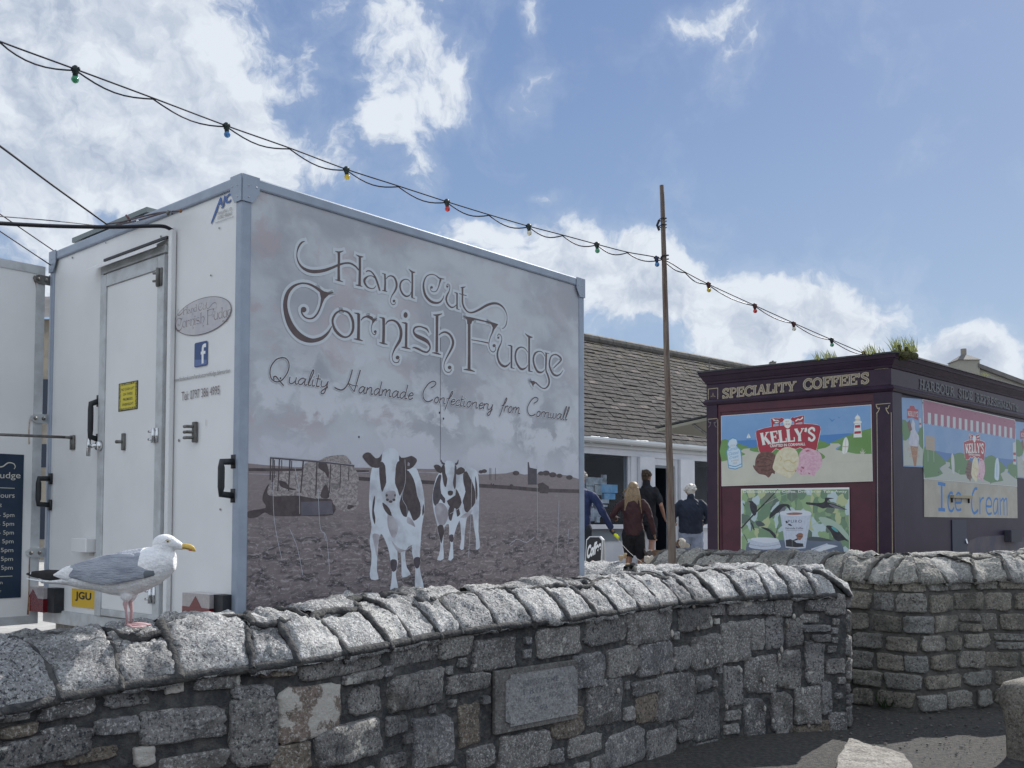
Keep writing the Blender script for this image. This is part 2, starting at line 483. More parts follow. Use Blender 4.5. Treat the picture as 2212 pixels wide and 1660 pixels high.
# aluminium edge trims
rt = .058
def trim(name, bv, seg, *boxes):
    for o_, a_, b_, c_, mt in boxes:
        q = MB(); q.box(o_, a_, b_, c_, mt); bevel(q.build(name, trailer), bv, seg)
V3 = lambda z: Vector((0, 0, z))
trim('roof_rail', .01, 2, (base + V3(TH - rt) - DR * .012, DS * TL, DR * .05, (0, 0, rt + .004), ALU), (base + V3(TH - rt) - DS * .012 + DR * .05, DR * (TW - .05), DS * .05, (0, 0, rt + .002), ALU),
     (base + DR * TW + V3(TH - rt) - DR * .03, DS * TL, DR * .04, (0, 0, rt), ALU), (base + DS * TL + V3(TH - rt) - DS * .03 + DR * .05, DR * (TW - .1), DS * .04, (0, 0, rt), ALU))
trim('corner_post', .012, 3, (base - DR * .010 - DS * .010, DS * .060, DR * .06, (0, 0, TH - rt), ALU), (base - DR * .010 + DS * (TL - .055), DS * .062, DR * .06, (0, 0, TH - rt), ALU),
     (base - DS * .010 + DR * (TW - .045), DR * .052, DS * .06, (0, 0, TH - rt), ALU), (base + DS * (TL - .05) + DR * (TW - .05), DS * .052, DR * .052, (0, 0, TH - rt), ALU))
trim('floor_rail', .006, 2, (base - DS * .012 + DR * .06 + V3(-.045), DR * (TW - .06), DS * .06, (0, 0, .085), ALU2), (base - DR * .010 + DS * .06 + V3(-.045), DS * (TL - .06), DR * .06, (0, 0, .085), ALU2))
# cast corner caps
def cap(pl, u0, du, z0, name='corner_cap'):
    mb = MB()
    slab(mb, pl, [(u0, TH + .004), (u0 + du * .10, TH + .004), (u0 + du * .10, TH - .075), (u0 + du * .062, TH - .135), (u0, TH - .135)], .006, ALU, w=.0125)
    for a, b in ((.035, -.05), (.035, -.11), (.08, -.05)): mb.ball(pl.P(u0 + du * a, TH + b, .0185), .0042, ALU2, 8, 4)
    mb.build(name, trailer)
cap(side, -.012, 1, 0); cap(rear, -.012, 1, 0); cap(side, TL + .005, -1, 0); cap(rear, TW + .006, -1, 0)

def side_mural():
    mb = MB(); sky_m, fld = mural_sky(), mural_field()
    zm = Z(side, 700, 1350, 1.9235)
    u0, u1 = .050, TL - .055
    w0 = .0015
    hor = [zm(x, y) for x, y in ((140, 178), (240, 188), (420, 200), (780, 203), (1150, 210), (1450, 215), (1520, 245), (1680, 238), (1720, 228), (1790, 245), (1870, 238), (1910, 226), (1960, 240), (2050, 250), (2125, 272))]
    hor = [(u0, hor[0][1])] + hor[1:-1] + [(u1, hor[-1][1])]
    mb.raw([side.P(*p, w0) for p in ((u0, .3), (u1, .3), (u1, TH - rt), (u0, TH - rt))], [(0, 1, 2, 3)], sky_m, [(u0, .3), (u1, .3), (u1, TH - rt), (u0, TH - rt)])
    g = UV(side)
    poly(mb, g, [(u0, .04), (u1, .04)] + hor[::-1], fld, w=w0 + .0006)
    mb.build('mural_picture', trailer)
    p = trailer.children[-1]
    # print details
    side.base, side.k = .0008 + (190) * 1e-5, 0
    brown = pm('mural_brown_print', (.085, .072, .088), (.06, .052, .068), 30, .3)
    dk = pm('mural_dark_print', (.052, .040, .045), (.085, .066, .068), 25, .3)
    wh = pm('mural_white_print', (.60, .65, .71), (.40, .42, .47), 7, .3, lo=.42, hi=.72)
    shd = pm('mural_pale_print', (.44, .43, .46), (.30, .28, .31), 9, .3)
    hay = straw_mat()
    zh = Z(side, 760, 1380, 5.53); zc = Z(side, 1080, 1380, 3.459)
    mb = MB()
    stroke(mb, zm, [(140, 215), (420, 218), (640, 222), (860, 228)], dk, 18)
    stroke(mb, zm, [(140, 240), (420, 243), (860, 232)], shd, 5)
    stroke(mb, zm, [(790, 268), (880, 274), (1100, 285), (1300, 296), (1500, 310), (1700, 322), (1900, 338), (2125, 345)], dk, 22)
    stroke(mb, zm, [(1160, 230), (1300, 236), (1500, 243)], shd, 5)
    for x, y, r in ((1530, 228, 14), (1550, 224, 16), (1740, 236, 20), (1890, 238, 18), (1920, 236, 22), (1960, 246, 22), (2000, 252, 18), (2060, 262, 20)): dot(mb, zm, x, y, r, dk, r * .7)
    for x, y, w_ in ((1712, 318, 26), (1592, 312, 12), (1605, 314, 10)): dot(mb, zm, x, y, w_ / 2, dk, 16)
    poly(mb, zm, [(1810, 170), (1816, 170), (1822, 203), (1865, 212), (1870, 305), (1812, 305)], brown)
    poly(mb, zm, [(1868, 300), (1900, 292), (1938, 318), (1932, 358), (1882, 356)], dk)
    for x in (1583, 1590, 1617): stroke(mb, zm, [(x, 205), (x, 280)], brown, 3)
    mb.build('hedge_picture', p)
    mb = MB()
    poly(mb, zh, [(330, 850), (420, 700), (470, 860), (900, 880), (1480, 940), (1520, 1230), (980, 1250), (500, 1250), (350, 1190), (220, 1270), (60, 1280), (62, 1170), (360, 1110), (310, 980)], dk, 3)
    poly(mb, zh, [(430, 900), (420, 720), (520, 600), (600, 485), (980, 470), (1050, 335), (1280, 295), (1420, 230), (1700, 200), (1800, 280), (1900, 430), (1965, 600), (1940, 900), (1955, 1080), (1750, 1180), (1540, 1060), (1480, 960), (1200, 950), (900, 900)], hay, 4)
    poly(mb, zh, [(1290, 300), (1400, 330), (1450, 480), (1440, 600), (1380, 500), (1270, 420)], dk, 3)
    poly(mb, zh, [(600, 640), (720, 680), (780, 760), (900, 800), (780, 800), (620, 740)], dk, 3)
    poly(mb, zh, [(1300, 900), (1400, 700), (1460, 900), (1400, 950)], dk, 3)
    poly(mb, zh, [(1780, 1060), (1890, 1080), (1780, 1140)], dk, 3)
    poly(mb, zh, [(970, 1010), (1500, 990), (1525, 1215), (975, 1245)], pm('mural_plate_print', (.135, .125, .15), (.10, .095, .12), 12, .3))
    for a, b, w_ in (((450, 240), (440, 630), 26), ((492, 260), (478, 800), 24), ((515, 285), (514, 600), 16), ((602, 265), (570, 830), 24), ((640, 285), (640, 460), 16), ((782, 285), (755, 820), 26), ((812, 300), (808, 460), 16), ((1012, 300), (965, 850), 28), ((1246, 325), (1225, 900), 28), ((1482, 360), (1460, 850), 22), ((1657, 370), (1640, 770), 20), ((1797, 380), (1785, 640), 18)):
        stroke(mb, zh, [a, b], dk, w_)
    stroke(mb, zh, [(443, 246), (1000, 290), (1500, 338), (1890, 385)], brown, 34)
    stroke(mb, zh, [(443, 236), (1000, 280), (1500, 326), (1890, 374)], shd, 8)
    mb.build('hay_feeder_picture', p)
    # cows
    mb = MB()
    poly(mb, zc, [(985, 320), (940, 420), (915, 560), (918, 660), (940, 780), (965, 880), (970, 950), (990, 1020), (1000, 1100), (985, 1200), (965, 1255), (1035, 1245), (1030, 1100), (1035, 1000), (1045, 900), (1090, 870), (1095, 1000), (1110, 1100), (1085, 1255), (1140, 1235), (1135, 1100), (1150, 980), (1205, 830), (1220, 950), (1225, 1040), (1208, 1130), (1250, 1140), (1260, 1000), (1275, 860), (1290, 790), (1300, 780), (1345, 765), (1360, 900), (1385, 1040), (1380, 1140), (1420, 1130), (1425, 1070), (1410, 950), (1415, 750), (1418, 600), (1415, 430), (1400, 310), (1350, 270), (1300, 245), (1240, 270), (1180, 300), (1080, 300)], wh, 2)
    poly(mb, zc, [(985, 340), (945, 430), (920, 540), (925, 640), (960, 680), (1000, 600), (1030, 640), (1050, 640), (1050, 590), (1010, 540), (1000, 430), (1012, 350)], brown, 2)
    poly(mb, zc, [(940, 690), (1000, 640), (1060, 680), (1085, 780), (1040, 880), (980, 860)], shd, 3)
    poly(mb, zc, [(1210, 800), (1290, 740), (1345, 720), (1300, 790)], shd, 2)
    poly(mb, zc, [(1045, 210), (1090, 185), (1140, 200), (1155, 240), (1150, 330), (1140, 420), (1155, 500), (1155, 560), (1110, 580), (1060, 560), (1055, 500), (1070, 430), (1050, 330)], wh, 2)
    for pts in ([(1010, 260), (1045, 230), (1055, 320), (1075, 380), (1060, 470), (1035, 440), (1020, 340)], [(1155, 240), (1175, 260), (1170, 350), (1165, 470), (1150, 490), (1135, 420), (1150, 330)], [(930, 245), (960, 228), (1000, 245), (1020, 290), (1005, 325), (960, 300)], [(1175, 285), (1220, 255), (1262, 280), (1255, 315), (1200, 340), (1172, 330)], [(1070, 620), (1160, 560), (1165, 490), (1200, 540), (1230, 640), (1200, 700), (1215, 760), (1180, 790), (1170, 720), (1150, 700), (1120, 830), (1090, 810), (1085, 720), (1100, 680)], [(1245, 330), (1280, 300), (1310, 350), (1345, 420), (1375, 520), (1375, 640), (1330, 700), (1290, 745), (1260, 720), (1250, 660), (1240, 620), (1270, 520), (1250, 430)], [(1375, 350), (1395, 440), (1400, 560), (1388, 610), (1377, 500)], [(968, 895), (1025, 880), (1040, 950), (1030, 1000), (1010, 1080), (990, 1010)], [(1080, 520), (1110, 508), (1136, 520), (1128, 558), (1088, 560)]):
        poly(mb, zc, pts, dk, 2)
    poly(mb, zc, [(1095, 990), (1140, 985), (1135, 1060), (1100, 1050)], brown, 2)
    stroke(mb, zc, [(1010, 178, 8), (1020, 210, 20), (1048, 228, 26)], brown); stroke(mb, zc, [(1192, 178, 8), (1185, 212, 20), (1160, 228, 26)], brown)
    mb.build('cow_picture', p)
    mb = MB()
    poly(mb, zc, [(262, 270), (240, 450), (232, 650), (245, 800), (260, 900), (245, 990), (240, 1080), (258, 1180), (255, 1300), (240, 1400), (255, 1465), (335, 1462), (318, 1380), (320, 1250), (330, 1100), (350, 990), (375, 985), (420, 1080), (450, 1180), (465, 1280), (480, 1380), (470, 1500), (462, 1605), (548, 1605), (535, 1500), (520, 1400), (545, 1280), (535, 1130), (570, 1165), (580, 1270), (582, 1380), (592, 1445), (680, 1410), (640, 1340), (625, 1250), (625, 1155), (690, 1095), (695, 1180), (715, 1260), (730, 1370), (725, 1480), (738, 1590), (820, 1560), (800, 1450), (780, 1350), (780, 1200), (790, 1050), (800, 900), (825, 750), (828, 600), (800, 430), (770, 340), (740, 270), (650, 250), (560, 220), (350, 240)], wh, 2)
    poly(mb, zc, [(440, 740), (500, 800), (545, 900), (520, 1000), (480, 1010), (445, 930), (430, 850)], shd, 3)
    poly(mb, zc, [(650, 790), (700, 830), (730, 900), (690, 880), (640, 850)], shd, 3)
    poly(mb, zc, [(270, 980), (345, 990), (325, 1100), (315, 1220), (290, 1100)], shd, 3)
    poly(mb, zc, [(470, 1040), (540, 1120), (640, 1150), (700, 1090), (560, 1180)], shd, 3)
    poly(mb, zc, [(370, 190), (380, 100), (430, 55), (500, 55), (545, 100), (555, 200), (535, 300), (530, 420), (560, 540), (550, 620), (480, 655), (400, 640), (380, 570), (395, 500), (418, 430), (408, 300)], wh, 2)
    for pts in ([(165, 130), (200, 100), (250, 105), (300, 160), (345, 150), (372, 112), (365, 180), (345, 230), (335, 265), (260, 255), (210, 210), (170, 160)], [(345, 220), (375, 200), (405, 240), (412, 320), (418, 420), (395, 480), (372, 525), (355, 450), (342, 330)], [(558, 130), (580, 155), (640, 150), (690, 135), (740, 165), (745, 200), (700, 260), (640, 285), (600, 280), (560, 220)], [(525, 230), (560, 190), (610, 270), (660, 300), (710, 380), (735, 470), (750, 560), (780, 640), (790, 720), (775, 790), (715, 835), (690, 790), (660, 720), (640, 790), (600, 780), (570, 720), (560, 640), (600, 490), (565, 570), (540, 500), (512, 430), (515, 330)], [(295, 560), (275, 620), (265, 720), (270, 800), (295, 875), (300, 800), (285, 720), (295, 640)], [(375, 640), (400, 650), (450, 700), (478, 780), (430, 760), (390, 700)], [(820, 650), (805, 720), (808, 780), (825, 740)]):
        poly(mb, zc, pts, dk, 2)
    poly(mb, zc, [(410, 535), (450, 512), (510, 515), (522, 560), (500, 620), (450, 640), (415, 600)], shd, 2)
    for x, y, r in ((430, 608, 16), (500, 608, 16), (465, 628, 20), (422, 560, 12), (512, 560, 10)): dot(mb, zc, x, y, r, dk, 14)
    for pts in ([(465, 1260), (530, 1260), (525, 1360), (480, 1375)], [(715, 1240), (780, 1230), (772, 1330), (732, 1340)]): poly(mb, zc, pts, brown, 3)
    poly(mb, zc, [(645, 240), (650, 200), (672, 215), (668, 245)], shd)
    mb.build('cow_picture', p)
    # scratches in the print
    mb = MB(); scr = pm('scratch', (.42, .45, .50), None, rough=.5)
    for pts in ([(285, 290), (290, 480), (310, 620), (340, 760)], [(415, 195), (440, 330), (445, 480)], [(555, 330), (568, 560), (605, 620), (625, 830)], [(590, 590), (600, 640)], [(385, 570), (430, 680), (465, 850)], [(1075, 155), (1078, 280), (1058, 380), (1085, 440), (1088, 500)], [(1475, 250), (1470, 480), (1455, 740)], [(1865, 190), (1870, 610)], [(1997, 400), (1987, 720)], [(2054, 570), (2050, 660)], [(1700, 665), (1745, 632), (1800, 650), (1850, 618)], [(1345, 480), (1410, 440)]):
        mb = MB(); stroke(mb, zm, pts, scr, 3.2); mb.build('scratch', p)
    mb = MB(); seam = pm('panel_seam', (.12, .13, .16), None, rough=.6)
    stroke(mb, zm, [(1288, -640), (1288, 170)], seam, 3); mb.build('panel_seam', p); mb = MB()
    for x, y in ((1330, -447), (1306, -90), (1282, -125), (800, 20), (330, -330)): dot(mb, zm, x, y, 4, INK, 7)
    mb.build('speck', p)
    # big lettering
    za = Z(side, 860, 730, 5.027); zb = Z(side, 1200, 800, 5.027); zc2 = Z(side, 1400, 920, 5.027)
    halo = pm('lettering_outline', (.56, .60, .64), None, rough=.35); ink = pm('lettering_brown', (.095, .066, .068), (.115, .082, .082), 20, .35)
    A, B, C = 0, 1, 2
    ST = [
     (A, [(440,108,8),(390,130,26),(340,200,28),(315,300,16),(325,400,24),(380,500,40),(480,565,52),(600,583,54),(740,565,48),(860,525,40),(960,482,34),(1060,453,28),(1150,455,30),(1230,500,30),(1282,560,26)]),
     (A, [(912,264,8),(975,280,28),(1043,258,8)]), (A, [(970,270,52),(972,400,46),(968,550,46),(970,715,54)]), (A, [(912,712,8),(970,722,26),(1037,744,8)]),
     (A, [(1238,318,8),(1300,350,30),(1355,352,8)]), (A, [(1298,340,50),(1300,500,46),(1295,790,52)]), (A, [(1232,793,8),(1290,800,26),(1340,817,8)]),
     (A, [(1396,590,12),(1420,572,20),(1470,580,22),(1520,635,30),(1560,720,38),(1590,810,36),(1612,884,32)]),
     (A, [(1530,680,18),(1490,652,14),(1430,655,18),(1375,705,40),(1375,760,42),(1420,825,26),(1490,850,14),(1530,835,14),(1553,800,8)]),
     (A, [(1646,610,8),(1690,625,20)]), (A, [(1690,615,34),(1695,750,34),(1690,885,40)]), (A, [(1646,878,8),(1690,885,20),(1730,897,8)]),
     (A, [(1710,695,12),(1745,660,16),(1790,650,20),(1840,680,32),(1870,750,42),(1872,820,40),(1845,890,28),(1800,960,16),(1780,1020,12),(1785,1070,12),(1815,1100,12),(1848,1090,12),(1856,1060,14)]), (A, (1833,1043,21)),
     (A, [(2063,543,8),(2118,590,34),(2164,592,8)]), (A, [(2118,575,38),(2120,750,36),(2115,990,40)]), (A, [(2108,985,22),(2164,1010,8)]),
     (A, [(2098,760,12),(2060,715,14),(2000,705,16),(1945,745,28),(1928,820,34),(1950,900,34),(1995,955,32),(2040,970,24),(2085,945,14),(2100,900,10)]),
     (B, [(905,605,8),(885,660,18),(840,710,26),(770,720,34),(690,690,46),(620,610,48),(588,500,42),(590,400,30),(630,310,18),(700,275,14),(770,288,14),(835,335,24),(912,348,8)]),
     (B, [(855,350,44),(840,400,26),(820,470,18),(790,530,14),(750,548,12),(710,535,12),(692,500,12),(700,475,14)]), (B, (712,478,21)),
     (B, (955,466,15)), (B, [(946,450,12),(965,425,10),(990,440,12),(998,480,14),(985,540,18),(955,600,30),(940,660,36),(960,730,34),(1010,785,26),(1060,785,18),(1100,750,14)]),
     (B, [(1068,556,8),(1108,570,24)]), (B, [(1110,562,34),(1110,690,32),(1110,815,36)]), (B, [(1103,810,20),(1150,827,8)]),
     (B, [(1166,482,8),(1200,480,22),(1244,467,8)]), (B, [(1195,480,42),(1195,600,34),(1197,720,36),(1225,800,34),(1280,860,24),(1350,870,26),(1450,830,34),(1560,765,38),(1660,730,36),(1750,735,34),(1830,790,28),(1880,880,16),(1893,960,12),(1880,1050,18),(1850,1105,14),(1813,1123,6)]), (B, [(1143,573,12),(1200,592,14),(1260,608,10)]),
     (A, [(862,1436,12),(800,1540,36),(700,1625,54),(560,1662,66),(420,1628,100),(300,1540,118),(205,1400,112),(148,1230,90),(132,1080,76),(165,930,62),(240,830,44),(330,780,30),(420,765,26),(520,785,34),(620,840,44),(690,890,60)]),
     (A, 'poly', [(640,830),(740,892),(800,908),(886,902),(888,914),(810,948),(748,1010),(700,1110),(678,1100),(690,1000),(672,910)]),
     (A, [(700,1070,40),(680,1140,30),(640,1230,28),(580,1300,26),(510,1320,24),(440,1295,26),(395,1240,30),(388,1190,30)]), (A, (420,1178,44)),
     (A, [(1005,1188,20),(930,1230,32),(880,1310,38),(875,1390,42),(910,1490,52),(980,1570,48),(1060,1608,30),(1130,1590,26),(1185,1510,44),(1195,1400,50),(1170,1300,50),(1110,1220,36),(1005,1188,20)]),
     (A, [(1211,1228,10),(1290,1248,38)]), (A, [(1280,1240,58),(1280,1440,54),(1275,1645,60)]), (A, [(1203,1635,10),(1275,1645,30),(1347,1667,10)]),
     (A, [(1315,1345,14),(1360,1300,24),(1430,1285,32),(1500,1318,50)]), (A, 'poly', [(1430,1272),(1535,1325),(1574,1308),(1515,1385),(1490,1392),(1492,1350),(1430,1306)]),
     (A, [(1502,1380,20),(1485,1430,14),(1478,1490,12),(1495,1545,12),(1530,1570,14),(1555,1540,14)]), (A, (1540,1522,22)),
     (A, [(1603,1296,10),(1680,1318,36)]), (A, [(1670,1310,56),(1672,1500,54),(1666,1700,56)]), (A, [(1600,1690,10),(1660,1705,26),(1732,1722,10)]),
     (B, [(-9,1058,14),(31,1008,24),(101,993,28),(171,1028,42),(221,1108,56),(235,1198,58),(220,1290,52),(190,1350,46),(140,1430,32),(105,1510,20),(95,1570,14),(112,1632,14),(150,1655,14),(192,1645,14),(208,1600,16)]), (B, (180,1575,30)),
     (B, 'el', (305,910,33,46)), (B, [(246,1027,10),(320,1042,36)]), (B, [(318,1034,48),(315,1200,48),(312,1415,52)]), (B, [(241,1413,10),(310,1422,30),(382,1443,10)]),
     (B, [(672,1190,8),(640,1135,34),(590,1108,24),(520,1090,22),(450,1110,30),(430,1170,34),(470,1230,56),(560,1275,66),(640,1320,62),(685,1390,36),(680,1450,26),(640,1490,26),(580,1480,30),(500,1440,36),(440,1420,24),(410,1426,8)]),
     (B, [(735,907,10),(800,912,30),(878,889,10)]), (B, [(797,905,62),(795,1150,54),(792,1490,58)]), (B, [(720,1500,10),(790,1508,30),(860,1531,10)]),
     (B, [(825,1225,14),(870,1190,24),(930,1178,30),(1000,1220,40),(1045,1310,50),(1040,1390,46),(1000,1480,34),(950,1570,24),(915,1650,16),(905,1720,14),(920,1775,14),(955,1805,14),(1000,1800,14),(1025,1760,16)]), (B, (994,1730,29)),
     (B, [(1300,960,62),(1300,1200,60),(1300,1500,60),(1298,1770,66)]), (B, [(1213,1762,10),(1300,1768,34),(1389,1795,10)]), (B, [(1216,935,12),(1300,955,30),(1400,975,28),(1550,1010,22),(1660,1035,24),(1752,1060,12)]),
     (B, 'poly', [(1225,938),(1410,978),(1350,1000),(1332,1050),(1270,1050),(1265,985)]), (B, 'poly', [(1590,1015),(1754,1058),(1695,1135),(1668,1195),(1652,1190),(1668,1110),(1645,1055)]),
     (B, [(1672,1160,32),(1655,1200,22),(1630,1260,18),(1610,1340,16),(1612,1410,14),(1640,1470,14),(1680,1488,14),(1710,1460,14),(1715,1410,16)]), (B, (1690,1390,25)), (B, [(1335,1297,14),(1470,1320,16),(1600,1348,20)]),
     (C, (750,662,17)), (C, [(735,640,14),(755,605,12),(790,625,14),(805,680,16),(790,750,22),(755,830,30),(735,920,40),(750,1010,42),(790,1080,44),(850,1110,36),(900,1090,24),(935,1050,16)]),
     (C, [(897,777,8),(955,790,26)]), (C, [(957,785,42),(955,950,40),(955,1135,42)]), (C, [(948,1130,22),(1005,1144,8)]),
     (C, [(1167,595,8),(1232,647,38),(1287,655,8)]), (C, [(1232,635,44),(1232,900,42),(1232,1185,44)]), (C, [(1222,1178,26),(1290,1196,8)]),
     (C, [(1210,890,12),(1165,830,16),(1100,810,20),(1040,850,34),(1015,940,38),(1030,1040,40),(1080,1130,40),(1130,1155,32),(1185,1130,18),(1212,1090,10)]),
     (C, [(1480,950,12),(1440,890,14),(1380,875,16),(1320,915,34),(1298,1000,38),(1315,1100,42),(1360,1185,40),(1410,1205,28),(1450,1190,18),(1475,1160,10)]),
     (C, [(1480,897,12),(1547,910,8)]), (C, [(1500,897,42),(1496,1050,40),(1495,1170,34),(1525,1250,38),(1545,1330,40),(1535,1400,32),(1490,1450,20),(1440,1450,16),(1390,1415,22),(1335,1362,26)]), (C, 'poly', [(1246,1334),(1310,1338),(1348,1368),(1322,1382),(1303,1400),(1296,1430),(1272,1388)]),
     (C, [(1610,1140,14),(1660,1090,18),(1720,1030,26),(1732,990,34),(1695,948,28),(1640,925,20),(1580,950,24),(1552,1030,34),(1555,1120,40),(1600,1220,40),(1660,1255,30),(1720,1230,18),(1762,1170,8)]),
    ]
    zs = (za, zb, zc2)
    def draw(mb, zz, halo_m, ink_m, g):
        for grow, mm in ((g, halo_m), (0, ink_m)):
            if mm is None: continue
            for s_ in ST:
                z_ = zz[s_[0]]
                if s_[1] == 'poly':
                    if grow: stroke(mb, z_, s_[2] + [s_[2][0]], mm, .1, grow=grow, n=1)
                    else: poly(mb, z_, s_[2], mm)
                elif s_[1] == 'el': dot(mb, z_, s_[2][0], s_[2][1], s_[2][2], mm, s_[2][3], grow=grow)
                elif isinstance(s_[1], tuple): dot(mb, z_, *s_[1], mm, grow=grow)
                else: stroke(mb, z_, s_[1], mm, grow=grow, n=5)
    mb = MB(); 
    draw(mb, zs, halo, None, .019) if False else None
    draw(mb, zs, halo, ink, .016)
    # hand-script line: single-stroke letters along a wavy baseline
    G = {
     'u': (.8, [[(0,1),(0,.25),(.15,0),(.35,.1),(.55,.5)], [(.55,1),(.55,.2),(.65,0),(.78,.12)]]),
     'a': (.85, [[(.55,.8),(.35,1),(.1,.75),(0,.35),(.15,0),(.35,.15),(.55,.7)], [(.6,1),(.55,.3),(.65,0),(.82,.15)]]),
     'l': (.38, [[(.05,.3),(.25,1.6),(.3,2.2),(.2,2.35),(.08,1.6),(.04,.3),(.15,0),(.3,.15)]]),
     'i': (.36, [[(0,1),(0,.2),(.1,0),(.25,.15)], [(.06,1.38),(.08,1.44)]]),
     't': (.42, [[(.05,1.8),(.03,.2),(.15,0),(.3,.15)], [(-.1,1.15),(.3,1.15)]]),
     'y': (.72, [[(0,1),(0,.3),(.15,.05),(.4,.3),(.55,1)], [(.55,1),(.5,0),(.4,-.8),(.2,-.95),(.12,-.7),(.3,-.3),(.62,.15)]]),
     'n': (.82, [[(0,1),(0,0)], [(0,.5),(.2,.9),(.4,1),(.5,.8),(.5,.2),(.6,0),(.75,.15)]]),
     'd': (.88, [[(.55,.8),(.35,1),(.1,.75),(0,.35),(.15,0),(.35,.15),(.55,.7)], [(.6,2.1),(.55,.3),(.65,0),(.82,.15)]]),
     'm': (1.12, [[(0,1),(0,0)], [(0,.5),(.2,.95),(.38,.95),(.4,0)], [(.4,.5),(.6,.95),(.8,.95),(.8,.2),(.9,0),(1.05,.15)]]),
     'e': (.62, [[(.05,.45),(.45,.65),(.45,.9),(.3,1),(.08,.7),(.05,.3),(.2,0),(.4,.1),(.55,.3)]]),
     'o': (.68, [[(.3,1),(.1,.8),(.03,.4),(.15,.03),(.35,.03),(.52,.5),(.48,.85),(.3,1)]]),
     'f': (.52, [[(.0,-.95),(.12,0),(.32,1.8),(.45,2.3),(.55,2.1),(.45,1.5),(.22,.95)], [(.02,.95),(.38,1.05)]]),
     'c': (.6, [[(.5,.8),(.35,1),(.1,.75),(.03,.35),(.2,0),(.4,.08),(.52,.25)]]),
     'r': (.5, [[(0,1),(0,0)], [(0,.55),(.15,.9),(.35,1),(.42,.85)]]),
     'w': (.92, [[(0,1),(0,.3),(.15,0),(.35,.3),(.4,1)], [(.4,1),(.4,.3),(.55,0),(.75,.3),(.78,1)]]),
    }
    zq, zr = Z(side, 820, 1090, 4.424), Z(side, 1300, 1160, 4.424)
    runs = []
    for z_, word, a, b, xh in ((zq, 'uality', (342, 458), (893, 522), 92), (zq, 'andmade', (1300, 588), (2055, 685), 92), (zr, 'onfectionery', (215, 413), (1030, 520), 80), (zr, 'from', (1133, 528), (1405, 570), 80), (zr, 'ornwall', (1622, 603), (2055, 655), 76)):
        tw = sum(G[c][0] for c in word); x = 0
        for c in word:
            for pts in G[c][1]:
                q = []
                for px_, py_ in spline(pts, 4) if len(pts) > 2 else pts:
                    f_ = (x + px_) / tw; q.append((a[0] + (b[0] - a[0]) * f_ + .2 * py_ * xh, a[1] + (b[1] - a[1]) * f_ - py_ * xh))
                runs.append((z_, q, 13 if z_ is zq else 12))
            x += G[c][0]
    for z_, pts, w_ in ((zq, [(245,105),(170,130),(105,210),(82,300),(100,390),(160,435),(230,425),(300,350),(340,260),(340,170),(300,115),(245,105)], 15), (zq, [(140,410),(132,375),(165,365),(210,420),(272,490)], 16), (zq, [(968,514),(1030,545),(1085,545),(1140,490),(1180,400),(1217,268)], 17), (zq, [(1327,273),(1290,400),(1240,575)], 15), (zq, [(1240,575),(1200,520),(1162,462),(1220,485),(1295,495)], 9),
                      (zr, [(172,213),(225,180),(242,140),(205,120),(140,155),(80,240),(65,310),(85,375),(130,402),(170,390),(200,370)], 14), (zr, [(1590,425),(1635,395),(1648,360),(1610,342),(1560,375),(1515,450),(1503,510),(1520,570),(1555,595),(1590,585),(1615,570)], 13)):
        runs.append((z_, spline(pts, 5), w_))
    for z_, q, w_ in runs: stroke(mb, z_, q, halo, w_ + 2, grow=.0045, n=1)
    for z_, q, w_ in runs: stroke(mb, z_, q, ink, w_ + 3.5, n=1)
    mb.build('lettering', p)
    return ST, draw, zs, G
ST, draw_logo, LZ, G = side_mural()
